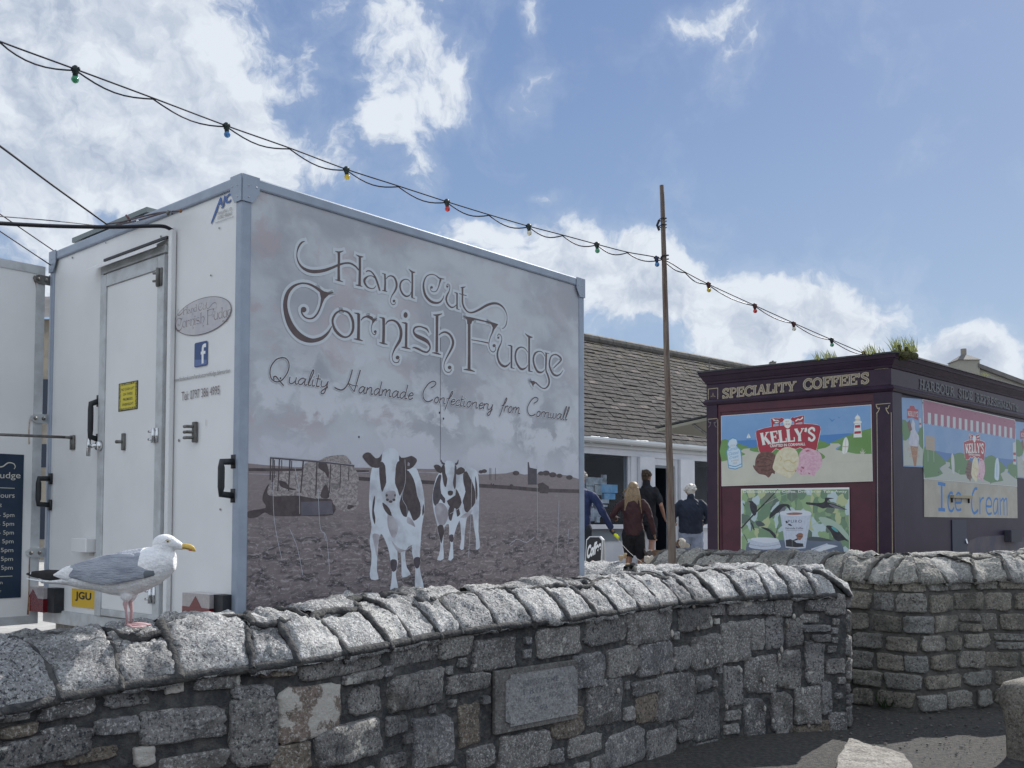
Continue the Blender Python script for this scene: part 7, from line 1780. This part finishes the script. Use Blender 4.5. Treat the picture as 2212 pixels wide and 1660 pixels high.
d2 = at_depth(1434, 1150, 16.2)
dog('larger brown and white dog with a white tipped tail held upright', (d2.x, d2.y, PZ), R(68), .56, [bfur, wfur, gfur], False, [((0, -.6, .84), .04), ((0, -.70, 1.0), .04), ((.02, -.70, 1.22), .035), ((.02, -.68, 1.34), .045)],
    lambda F_: (lambda p: 1 if p.z > F_.o.z + 1.24 * .56 and (p - F_.o).dot(F_.f) < 0 else (1 if (p - F_.o).dot(F_.f) > .28 or noise.noise(p * 7) > .25 else (2 if (p - F_.o).dot(F_.f) < -.26 else 0))))
# lead: handle in the hand, thin cord to the collar
hp = FL(.262, .118, .462)
mb = MB(); dv = (Vector(cc1) - hp).normalized(); case = thing('dog_lead', 'retractable dog lead with a yellow and black handle', 'dog lead', hp)
mb.tube([hp - dv * .06, hp - dv * .045, hp + dv * .05, hp + dv * .06], [.016, .03, .03, .016], DARK, 10); mb.build('handle', case, True)
mb = MB(); mb.tube([hp + dv * .052, hp + dv * .07, hp + dv * .15, hp + dv * .16], [.02, .027, .025, .016], pm('bright_yellow', (.70, .75, .02), None, rough=.4), 10); mb.build('casing', case, True)
mb = MB(); e = Vector(cc1); pts = [hp.lerp(e, k / 8) - HUPZ * .06 * math.sin(k / 8 * math.pi) for k in range(9)]; mb.tube(pts, .004, pm('white_cord', (.6, .6, .58), None), 5); mb.build('cord', case, True)

# coffee board and dry plant by the shop
def aboard():
    c = at_depth(1286, 1160, 14.6); root = thing('coffee_board', 'black pavement board lettered Coffee in white', 'sign', (c.x, c.y, PZ))
    u = Vector((math.cos(R(-28)), math.sin(R(-28)), 0)); n = Vector((u.y, -u.x, 0)); w = .27; zt = at_depth(1286, 1158, 14.6).z
    lean = Vector((0, 0, 1)) * 1.0 - n * .12
    for sg in (1, -1):
        pl = Plane(Vector((c.x, c.y, PZ)) + n * sg * .13 - u * w / 2, u, (Vector((0, 0, 1)) - n * sg * .13)); H = (zt - PZ)
        r = .05; o = [(r, 0), (w - r, 0), (w, r), (w, H - r), (w - r, H), (r, H), (0, H - r), (0, r)]
        if pl.n.dot(n * sg) < 0: pl.n = -pl.n
        mb = MB(); slab(mb, pl, o, .018, wht_edge, w=-.018); mb.build('board_panel', root)
        mb = MB(); e = .014; poly(mb, pl_uv(pl), [(a + (e if a < w / 2 else -e), b + (e if b < H / 2 else -e)) for a, b in o], INK, w=.002)
        if sg == 1:
            for s_, f in (('Coffee', .58),): text(mb, pl_uv(pl), s_, [(w * .10, H * .56), (w * .92, H * .72), (w * .92, H * .95), (w * .10, H * .82)], PAPER, bold=.05, shear=.15, w=.003)
        mb.build('board_face', root)
wht_edge = pm('white_edge', (.55, .57, .58), None, rough=.5)
def pl_uv(pl): return UV(pl)
aboard()
def dry_plant():
    c = at_depth(1281, 1200, 13.9); c.z = PZ; rn = random.Random(12); root = thing('dry_plant', 'tuft of dry brown flower stems growing behind the near wall', 'plant', c)
    gm = pm('dry_stems', (.30, .21, .13), (.16, .10, .06), 30, .9); fm = pm('dry_flower', (.30, .15, .10), (.42, .32, .22), 20, .9); mb = MB(); fl = MB()
    for _ in range(90):
        p = c + Vector((rn.uniform(-.17, .20), rn.uniform(-.15, .15), 0)); h = rn.uniform(.22, .42); tip = p + Vector((rn.uniform(-.16, .16), rn.uniform(-.1, .1), h)); mid = p.lerp(tip, .5) + Vector((rn.uniform(-.04, .04), 0, .03))
        mb.tube([p, mid, tip], [.006, .005, .003], gm, 5)
        if rn.random() < .5: fl.ball(tip, (.018, .018, rn.uniform(.02, .05)), fm, 6, 5)
    mb.build('stems', root); fl.build('seed_heads', root)
dry_plant()

# ------------------------------------------------------------------ gull
def gull():
    sc = .0003695; foot = at_depth(278, 1352, 4.12)
    rt = Vector((math.cos(R(12)), -math.sin(R(12)) * 0 + math.sin(R(6)), 0)).normalized(); bk = Vector((-rt.y, rt.x, 0)); up = HUPZ
    G0 = foot.copy(); root = thing('seagull', 'white and grey gull standing on top of the near wall', 'gull', G0)
    P = lambda x, y, d=0.0: G0 + rt * ((x - 1215) * sc) + up * ((1285 - y) * sc) + bk * (d * sc)
    wf = pm('gull_white', (.82, .82, .82), (.70, .71, .73), 26, .8, bump=.5, bscale=70, detail=7); gf = pm('gull_grey', (.335, .36, .405), (.215, .235, .28), 13, .75, bump=.6, bscale=40, stretch=(1, 1, 4.2), detail=7, lo=.4, hi=.72); bf = pm('gull_black', (.016, .015, .017), (.028, .026, .028), 40, .7); yb = pm('gull_beak', (.66, .46, .12), (.56, .36, .08), 60, .4); pk = pm('gull_pink', (.50, .34, .34), (.42, .27, .28), 120, .55)
    b = MB(); q = sc
    st = [(250, 785, 14, 40), (420, 768, 40, 95), (560, 755, 70, 120), (700, 745, 120, 150), (850, 725, 160, 185), (1000, 705, 225, 215), (1150, 690, 262, 235), (1300, 668, 262, 235), (1430, 635, 245, 215), (1550, 600, 215, 180), (1650, 570, 165, 135), (1720, 555, 100, 85)]
    loft(b, [(P(x, y), bk, w * q, up, h * q) for x, y, h, w in st], wf, 20)
    loft(b, [(P(1490, 640), rt, 185 * q, bk, 180 * q), (P(1535, 545), rt, 172 * q, bk, 150 * q), (P(1555, 470), rt, 142 * q, bk, 124 * q), (P(1575, 400), rt, 122 * q, bk, 104 * q), (P(1592, 350), rt, 112 * q, bk, 95 * q)], wf, 18)
    b.ball(P(1600, 345), (140 * q, 96 * q, 103 * q), wf, 18, 12, (rt, bk, up)); loft(b, [(P(1640, 335), bk, 88 * q, up, 85 * q), (P(1740, 365), bk, 58 * q, up, 62 * q), (P(1800, 388), bk, 34 * q, up, 40 * q)], wf, 14)
    limb(b, [(P(1200, 930, -55), 75 * q), (P(1205, 985, -55), 34 * q)], wf); limb(b, [(P(1225, 930, 55), 75 * q), (P(1230, 985, 55), 34 * q)], wf)
    fuse(b, 'body', root, [wf, gf], .0042, 5, lambda p: 1 if ((p - G0).dot(up) / q > 560 and 150 > (p - G0).dot(rt) / q > -560 and (p - G0).dot(up) / q > 640 + .12 * (p - G0).dot(rt) / q) else 0)
    # folded wings
    for s_ in (-1, 1):
        w = MB(); bd = lambda x: {0: 0}.get(x, 0)
        def lat(x):
            for (a, _, _, p), (c, _, _, r) in zip(st, st[1:]):
                if x <= c: return p + (r - p) * max(0, (x - a)) / (c - a)
            return 150
        ws = [(500, 655, 34, 14), (580, 660, 70, 24), (700, 655, 105, 36), (850, 650, 150, 46), (1000, 640, 185, 52), (1150, 625, 185, 52), (1300, 615, 165, 50), (1420, 625, 125, 44), (1500, 650, 75, 34), (1545, 665, 36, 18)]
        loft(w, [(P(x, y, s_ * (lat(x) * .80)), bk, t * q, (up + bk * (-s_ * .34)).normalized(), h * q) for x, y, h, t in ws], gf, 14)
        o = fuse(w, 'wing', root, [gf, wf], .004, 3, lambda p: 1 if (p - G0).dot(rt) / q < -640 + .25 * ((p - G0).dot(up) / q - 600) or (((p - G0).dot(up) / q) < 460 + .10 * ((p - G0).dot(rt) / q + 400) and (p - G0).dot(rt) / q < -150) else 0)
        t_ = MB()
        loft(t_, [(P(840, 795, s_ * 120), bk, 10 * q, up, 8 * q), (P(640, 765, s_ * 105), bk, 14 * q, up, 34 * q), (P(450, 715, s_ * 84), bk, 16 * q, up, 60 * q), (P(300, 700, s_ * 60), bk, 14 * q, up, 54 * q), (P(165, 692, s_ * 34), bk, 10 * q, up, 32 * q), (P(88, 690, s_ * 20), bk, 3 * q, up, 4 * q)], bf, 12)
        t_.ball(P(152, 686, s_ * 31), (9 * q, 11 * q, 24 * q), wf, 8, 6, (rt, bk, up)); t_.ball(P(95, 690, s_ * 21), (9 * q, 7 * q, 5 * q), wf, 8, 6, (rt, bk, up))
        t_.build('wing_tip', o, True)
        t_ = MB(); loft(t_, [(P(420, 700, s_ * 95), bk, 10 * q, up, 10 * q), (P(500, 690, s_ * 110), bk, 16 * q, up, 52 * q), (P(570, 680, s_ * 120), bk, 18 * q, up, 80 * q), (P(640, 690, s_ * 125), bk, 10 * q, up, 60 * q)], wf, 12); t_.build('tertial_feathers', o, True)
        # bend of the wing: darker crease
        t_ = MB(); loft(t_, [(P(1310, 740, s_ * 232), bk, 10 * q, up, 8 * q), (P(1380, 705, s_ * 226), bk, 14 * q, up, 34 * q), (P(1450, 690, s_ * 206), bk, 16 * q, up, 44 * q), (P(1530, 680, s_ * 178), bk, 10 * q, up, 28 * q)], pm('gull_dark_grey', (.13, .145, .16), None, rough=.8), 12); t_.build('wing_bend', o, True)
    # tail below the primaries
    t_ = MB(); loft(t_, [(P(100, 745), bk, 30 * q, up, 5 * q), (P(240, 765), bk, 85 * q, up, 11 * q), (P(520, 785), bk, 110 * q, up, 30 * q)], wf, 12); t_.build('tail', root, True)
    # beak, eye
    t_ = MB(); loft(t_, [(P(1765, 385), bk, 30 * q, up, 32 * q), (P(1830, 385), bk, 24 * q, up, 34 * q), (P(1890, 400), bk, 20 * q, up, 38 * q), (P(1925, 415), bk, 14 * q, up, 30 * q), (P(1943, 432), bk, 5 * q, up, 10 * q)], yb, 12)
    beak = t_.build('beak', root, True)
    t_ = MB(); t_.ball(P(1885, 424, -12), (24 * q, 12 * q, 12 * q), pm('beak_red_spot', (.50, .07, .03), None, rough=.4), 8, 6, (rt, bk, up)); t_.tube([P(1752, 397, -27), P(1820, 402, -24), P(1880, 414, -18)], 2.5 * q, DARK, 5); t_.build('beak_marking', beak, True)
    for s_ in (-1, 1):
        t_ = MB(); t_.ball(P(1652, 325, s_ * 84), (19 * q, 10 * q, 16 * q), pm('gull_eye', (.55, .48, .30), None, rough=.2), 10, 7, (rt, bk, up)); t_.ball(P(1654, 325, s_ * 92), (9 * q, 6 * q, 9 * q), INK, 8, 6, (rt, bk, up)); t_.tube([P(1622, 318, s_ * 86), P(1650, 303, s_ * 87), P(1685, 318, s_ * 82)], 4 * q, pm('gull_brow', (.38, .36, .33), None), 6); t_.build('eye', root, True)
    # legs and webbed feet
    for s_, x0, x1, dx in ((-1, 1195, 1215, 0), (1, 1222, 1222, 95)):
        l = MB(); d = s_ * 52
        l.tube([P(x0, 965, d), P(x0 - 8, 1035, d), P(x0 + 8, 1120, d), P(x1, 1270, d)], [21 * q, 27 * q, 16 * q, 15 * q], pk, 10)
        a = P(x1, 1272, d); fw = (rt * 1.0 - bk * (.55 if s_ < 0 else -.35)).normalized(); sd = Vector((-fw.y, fw.x, 0)); L_ = 190 * q
        toes = [a + fw * L_ * .95 + sd * L_ * .55 - up * 12 * q, a + fw * L_ * 1.15 - up * 14 * q, a + fw * L_ * .95 - sd * L_ * .55 - up * 12 * q]
        for t in toes: l.tube([a, a.lerp(t, .5) + up * 6 * q, t], [17 * q, 13 * q, 7 * q], pk, 8)
        for i in (0, 1):
            v = [a, toes[i], toes[i].lerp(toes[i + 1], .5) * .94 + a * .06, toes[i + 1]]; l.raw([p + up * 2 * q for p in v] + [p - up * 5 * q for p in v], [(0, 1, 2, 3), (7, 6, 5, 4), (0, 4, 5, 1), (1, 5, 6, 2), (2, 6, 7, 3), (3, 7, 4, 0)], pk)
        l.tube([a + up * 14 * q, a - fw * 45 * q], [8 * q, 4 * q], pk, 6)
        l.build('leg', root, True)
gull()

# ------------------------------------------------------------------ pole, light string, cables, chimneys
def pole():
    a, b = at_depth(1456, 1225, 9.3), at_depth(1430, 401, 9.3); a.z -= .6
    o = thing('wooden_pole', 'tall weathered brown pole leaning slightly and holding the light string', 'pole', (a.x, a.y, PZ))
    wd = pm('weathered_timber', (.095, .062, .050), (.16, .135, .115), 6, .85, bump=.5, bscale=30, stretch=(6, 6, .6)); mb = MB()
    n = 26; mb.tube([a.lerp(b, k / n) + Vector((.006 * noise.noise(Vector((k * .4, 0, 0))), 0, 0)) for k in range(n + 1)], [.041 - .020 * k / n for k in range(n + 1)], wd, 12); mb.build('shaft', o, True)
    mb = MB()
    for y in (478, 492): p = at_depth(1432, y, 9.3); mb.tube([p + Vector((.035 * math.cos(k * .7), .035 * math.sin(k * .7), .003 * k)) for k in range(12)], .005, CABLE, 5)
    p = at_depth(1424, 487, 9.28); mb.tube([p + Vector((0, 0, .05)), p + Vector((-.02, 0, 0)), p + Vector((.0, 0, -.05))], .012, CABLE, 6)
    p = at_depth(1436, 560, 9.3); mb.tube([p + Vector((.036 * math.cos(k * .7), .036 * math.sin(k * .7), .004 * k)) for k in range(12)], .007, CABLE, 5)
    mb.build('cable_tie', o)
pole()
def light_string():
    B = [(-60, 62, 5.15), (0, 90, 5.35), (163, 150, 5.75), (330, 212, 6.2), (489, 272, 6.7), (625, 320, 7.1), (748, 366, 7.5), (860, 402, 7.8), (965, 436, 8.1), (1056, 464, 8.35), (1142, 489, 8.6), (1215, 508, 8.8), (1289, 528, 9.0), (1355, 545, 9.15), (1430, 560, 9.3), (1480, 588, 9.55), (1530, 614, 9.85), (1630, 660, 10.4), (1714, 698, 10.85), (1796, 734, 11.2), (1866, 764, 11.55)]
    P = [at_depth(x, y, d) for x, y, d in B]
    root = thing('light_string', 'festoon string of small coloured bulbs slung from the pole to the kiosk', 'string lights', P[14])
    q = [Vector(p) for p in spline(P, 8)]
    mb = MB(); mb.tube(q, .0055, CABLE, 6)
    # second conductor looping loosely under the first between lamps
    w2 = []
    for i, p in enumerate(q):
        k = i / 8; j = int(k) % 2; ph = (k - int(k) + j) / 2 if i < 14 * 8 else (k - int(k))
        w2.append(p + Vector((0, .004, (-.050 if i < 112 else -.035) * abs(math.sin(ph * math.pi * 2 if i < 112 else ph * math.pi)) - .006)))
    mb.tube(w2, .0055, CABLE, 6); mb.build('cable', root, True)
    cols = {'green': (.04, .30, .14), 'blue': (.03, .17, .42), 'yellow': (.60, .44, .02), 'red': (.50, .02, .02), 'clear': (.62, .60, .48)}
    sg = pm('lamp_holder_green', (.012, .022, .02), None, rough=.5); sr = pm('lamp_holder_rust', (.06, .02, .02), None, rough=.6); sb = pm('lamp_holder_blue', (.02, .03, .07), None, rough=.6)
    L = [(163, 150, 5.75, 'green', sg), (489, 272, 6.7, 'blue', sg), (748, 366, 7.5, 'yellow', sg), (965, 436, 8.1, 'red', sg), (1142, 489, 8.6, 'clear', sg), (1289, 528, 9.0, 'green', sg), (1418, 558, 9.27, 'blue', sb), (1530, 614, 9.85, 'yellow', sr), (1630, 660, 10.4, 'red', sr), (1714, 699, 10.85, 'clear', sr), (1796, 734, 11.2, 'green', sg), (1866, 762, 11.5, None, sr)]
    for x, y, d, c, hm in L:
        p = at_depth(x, y, d); tl = Vector((.1, 0, -1)).normalized() if x != 163 else Vector((-.02, 0, -1)).normalized(); s = .9
        h = MB(); h.tube([p - tl * .022, p - tl * .012, p + tl * .022, p + tl * .024, p + tl * .044, p + tl * .046], [.010 * s, .023 * s, .023 * s, .018 * s, .017 * s, .014 * s], hm, 10); h.tube([p + Vector((.026, 0, .004)), p - Vector((.026, 0, -.004))], .010, hm, 8)
        ho = h.build('lamp_holder', root, True)
        if c:
            m = pm('bulb_' + c, cols[c], None, rough=.12, spec=.6, trans=.25, coat=.3)
            g = MB(); cc = p + tl * .070 * s; g.ball(cc, .0225, m, 14, 10); g.tube([p + tl * .042, p + tl * .056], [.013, .016], m, 10); bo = g.build('bulb', ho, True); tag(bo, c + ' bulb')
light_string()
def wire(name, label, pts, r, wig=0.0, cat='cable', twist=0):
    P = [at_depth(*p) for p in pts]; q = [Vector(p) for p in spline(P, 14)] if len(P) > 2 else [P[0].lerp(P[1], k / 30) for k in range(31)]
    mb = MB()
    if twist:
        for ph in (0, math.pi): mb.tube([p + Vector((math.cos(i * .9 + ph), 0, math.sin(i * .9 + ph))) * r * .8 for i, p in enumerate([q[0].lerp(q[-1], k / 160) for k in range(161)] if len(P) == 2 else q)], r, CABLE, 5)
    else: mb.tube(q, r, CABLE, 7)
    tag(mb.build(name, None, True, loc=P[-1]), label, cat, 'overhead cables at the trailer')
wire('overhead_cable', 'thick twisted black cable coming down to the trailer roof from the sky', [(-80, 262, 4.0), (0, 316, 4.6), (110, 398, 5.2), (231, 485, 5.75)], .006, twist=0)
wire('overhead_cable', 'heavy black power cable running level into the conduit beside the trailer door', [(-70, 478, 4.6), (0, 483, 4.75), (120, 489, 4.95), (240, 491, 5.15), (320, 489, 5.25), (355, 490, 5.3), (374, 499, 5.36)], .0105)
wire('overhead_cable', 'thin wire crossing behind the power cable down to the trailer corner', [(-50, 432, 5.6), (0, 463, 5.8), (119, 544, 6.33)], .004)
wire('overhead_cable', 'lowest thin wire ending at the trailer corner post', [(-50, 468, 5.6), (0, 500, 5.8), (112, 575, 6.34)], .004)
wire('overhead_cable', 'fine almost level wire running above the power cable', [(-40, 466, 4.9), (0, 468, 5.0), (110, 477, 5.35), (213, 488, 5.75)], .0028)
mb = MB()
for pts in (((232, 484, 5.72), (262, 480, 5.6), (300, 470, 5.45), (345, 460, 5.3), (390, 456, 5.18)), ((255, 486, 5.6), (300, 476, 5.43), (362, 458, 5.24), (372, 462, 5.2))):
    mb.tube([Vector(p) for p in spline([at_depth(*p) for p in pts], 6)], .005, pm('frayed_rope', (.12, .10, .11), None, rough=.9), 6)
p = at_depth(390, 456, 5.18); mb.ball(p, .010, RUST, 8, 6); p = at_depth(363, 460, 5.23); mb.ball(p, (.010, .008, .016), STEEL, 7, 5); p = at_depth(298, 478, 5.42); mb.ball(p, .010, CHROME, 7, 5)
mb.tube([at_depth(273, 466, 5.6), at_depth(281, 478, 5.55)], .007, pm('red_brown_plug', (.09, .025, .03), None, rough=.6), 8)
tag(mb.build('rope', None, True, loc=at_depth(390, 456, 5.18)), 'frayed rope tied along the top edge of the trailer above the door', 'rope')

# buildings far behind
def far_houses():
    z6 = lambda x, y: ((2150 + x / 2.135) / S, (1050 + y / 2.135) / S); D = 42.0
    ren = pm('grey_render', (.30, .29, .25), (.26, .25, .22), 1.2, .9); slt = pm('far_slate', (.16, .155, .15), (.12, .115, .11), 2, .8)
    c = at_depth(*z6(1840, 240), D); root = thing('gabled_house', 'pale rendered house gable with a chimney rising behind the kiosk', 'house', (c.x, c.y, PZ))
    P = lambda x, y, d=0: at_depth(*z6(x, y), D + d)
    apex = P(1880, 210); el = P(1500, 340); er = P(2420, 480)
    mb = MB(); y0 = c.y
    pts = [Vector((P(1780, 330).x, y0, 0)), Vector((er.x + 3, y0, 0)), Vector((er.x + 3, y0, er.z - .6)), Vector((P(1900, 205).x, y0, P(1900, 205).z)), Vector((P(1770, 250).x, y0, P(1770, 250).z))]
    n = len(pts); bk = [p + Vector((0, 9, 0)) for p in pts]; mb.raw(pts + bk, [tuple(range(n))[::1], tuple(range(2 * n - 1, n - 1, -1))] + [(i, i + n, (i + 1) % n + n, (i + 1) % n) for i in range(n)], ren)
    w = mb.build('wall', root); bm_fix(w)
    mb = MB(); a = P(1900, 203); b = Vector((er.x + 3, y0, er.z - .6))
    for p, q in ((a, b),): mb.box(p + Vector((0, -.15, 0)), q - p, (0, 9.3, 0), (0, 0, .18), slt)
    mb.build('roof', root)
    mb = MB(); x0, x1 = P(1775, 150).x, P(1910, 150).x; zt = P(1840, 152).z; zb_ = zt - 3
    mb.bbox((x0, y0 - .1, zb_), (x1, y0 + 1.0, zt), ren); xm = (x0 + x1) / 2; zp = P(1840, 108).z; wq = P(1860, 100).x - xm
    v = [Vector((x0 - .06, y0 - .16, zt)), Vector((x1 + .06, y0 - .16, zt)), Vector((x1 + .06, y0 + 1.06, zt)), Vector((x0 - .06, y0 + 1.06, zt)), Vector((xm - wq, y0 + .3, zp)), Vector((xm + wq, y0 + .3, zp)), Vector((xm + wq, y0 + .6, zp)), Vector((xm - wq, y0 + .6, zp))]
    mb.raw(v, [(0, 1, 5, 4), (1, 2, 6, 5), (2, 3, 7, 6), (3, 0, 4, 7), (4, 5, 6, 7), (3, 2, 1, 0)], slt); mb.tube([Vector((xm, y0 + .45, zp - .02)), Vector((xm, y0 + .45, zp + .28))], wq * 1.0, pm('chimney_pot', (.24, .22, .19), None, rough=.9), 12)
    mb.box((x1, y0 + .2, zt - .75), (.18, 0, 0), (0, .1, 0), (0, 0, .2), STEEL)
    mb.build('chimney', root)
    # chimneys of houses beyond the shop, seen over the kiosk
    for i, (x, y, w, h, lab) in enumerate(((547, 158, 32, 60, 'stone chimney stack with a narrow cap beyond the kiosk roof'), (702, 178, 50, 26, 'broad low chimney top barely showing over the kiosk roof'), (806, 163, 26, 40, 'pair of small chimney pots over the kiosk roof beside the grass'))):
        D2 = 55.0; p = at_depth(*z6(x, y), D2); k = D2 / F / S / 2.135 * 1.0
        r2 = thing('distant_house', lab, 'house', (p.x, p.y, PZ), 'houses far behind the kiosk')
        mb = MB(); ww, hh = w * k, h * k
        mb.bbox((p.x - ww / 2, p.y, p.z - hh - 3), (p.x + ww / 2, p.y + ww * 1.4, p.z - ww * .3), ren)
        mb.bbox((p.x - ww * .62, p.y - ww * .1, p.z - ww * .3), (p.x + ww * .62, p.y + ww * 1.5, p.z - ww * .12), slt)
        if i != 1: 
            for dx in ((0,) if i == 0 else (-.3, .3)): mb.tube([Vector((p.x + ww * dx, p.y + ww * .5, p.z - ww * .12)), Vector((p.x + ww * dx, p.y + ww * .5, p.z + ww * .15))], ww * .22, ren, 10)
        mb.build('chimney', r2)
        mb = MB(); zr = p.z - hh - 1.0; mb.bbox((p.x - 3, p.y - 3, PZ), (p.x + 3, p.y + 3, zr - 1.6), ren); mb.build('wall', r2)
        mb = MB(); A = [Vector((p.x - 3.2, p.y - 3.3, zr - 1.7)), Vector((p.x + 3.2, p.y - 3.3, zr - 1.7)), Vector((p.x + 3.2, p.y + 3.3, zr - 1.7)), Vector((p.x - 3.2, p.y + 3.3, zr - 1.7)), Vector((p.x - 3.2, p.y, zr)), Vector((p.x + 3.2, p.y, zr))]
        mb.raw(A, [(0, 1, 5, 4), (2, 3, 4, 5), (0, 4, 3), (1, 2, 5), (3, 2, 1, 0)], slt); mb.build('roof', r2)
    # small aerial on the shop ridge
    p = at_depth(1667 - 130, 778, 23.0); mb = MB(); p2 = at_depth(1532, 775, 23); mb.tube([p2 - Vector((0, 0, .5)), p2], .012, STEEL, 6); mb.tube([p2 - Vector((.08, 0, .02)), p2 + Vector((.08, 0, -.02))], .008, STEEL, 5); mb.tube([p2, p2 + Vector((1.2, .5, -.35))], .006, STEEL, 5)
    tag(mb.build('roof_aerial', None, loc=p2), 'little metal aerial standing on the mossy slate ridge', 'aerial')
    # seen through the slit between trailer and leaf: a shop front across the quay
    D3 = 26.0; a = at_depth(40, 1000, D3); b = at_depth(190, 1000, D3); mb = MB()
    fac = thing('harbour_house', 'pale stone building across the quay glimpsed past the trailer edge', 'building', ((a.x + b.x) / 2, D3, PZ))
    zt = at_depth(103, 690, D3).z; mb.bbox((a.x - 1, D3, PZ), (b.x + 1, D3 + 5, zt), pm('far_stone', (.34, .30, .24), (.22, .20, .17), 2.2, .9)); mb.build('wall', fac)
    mb = MB(); mb.raw([Vector((a.x - 1.3, D3 - .3, zt)), Vector((b.x + 1.3, D3 - .3, zt)), Vector((b.x + 1.3, D3 + 2.5, zt + 1.2)), Vector((a.x - 1.3, D3 + 2.5, zt + 1.2))], [(0, 1, 2, 3)], slt); mb.build('roof', fac)
    z1 = at_depth(100, 935, D3).z; z0 = at_depth(100, 1170, D3).z
    for y0_, y1_ in ((820, 905), (960, 1010), (1090, 1165)):
        mb = MB(); mb.bbox((a.x + .1, D3 - .02, at_depth(100, y1_, D3).z), (b.x - .1, D3 + .02, at_depth(100, y0_, D3).z), pm('far_window', (.02, .03, .05), None, rough=.2)); mb.build('window', fac)
far_houses()
# weed at the foot of the far wall
rn = random.Random(31); c = at_z(1938, 1530, 0); wm = pm('weed_leaf', (.035, .07, .03), (.05, .09, .035), 30, .7)
mb = MB()
for _ in range(140):
    p = c + Vector((rn.uniform(-.16, .16), rn.uniform(-.08, .06), 0)); d = Vector((rn.uniform(-1, 1), rn.uniform(-1, .4), rn.uniform(.6, 1.6))).normalized(); l = rn.uniform(.06, .15); s = d.cross(HUPZ).normalized() * .008
    mb.face([p, p + d * l * .5 + s, p + d * l, p + d * l * .5 - s], wm)
tag(mb.build('weed', None, loc=c), 'dark green weed growing at the foot of the far wall', 'weed')

for o in bpy.data.objects:
    if o.name.split('.')[0] in ('stone_wall', 'return_wall', 'boundary_wall') and not o.parent: o['kind'] = 'thing'
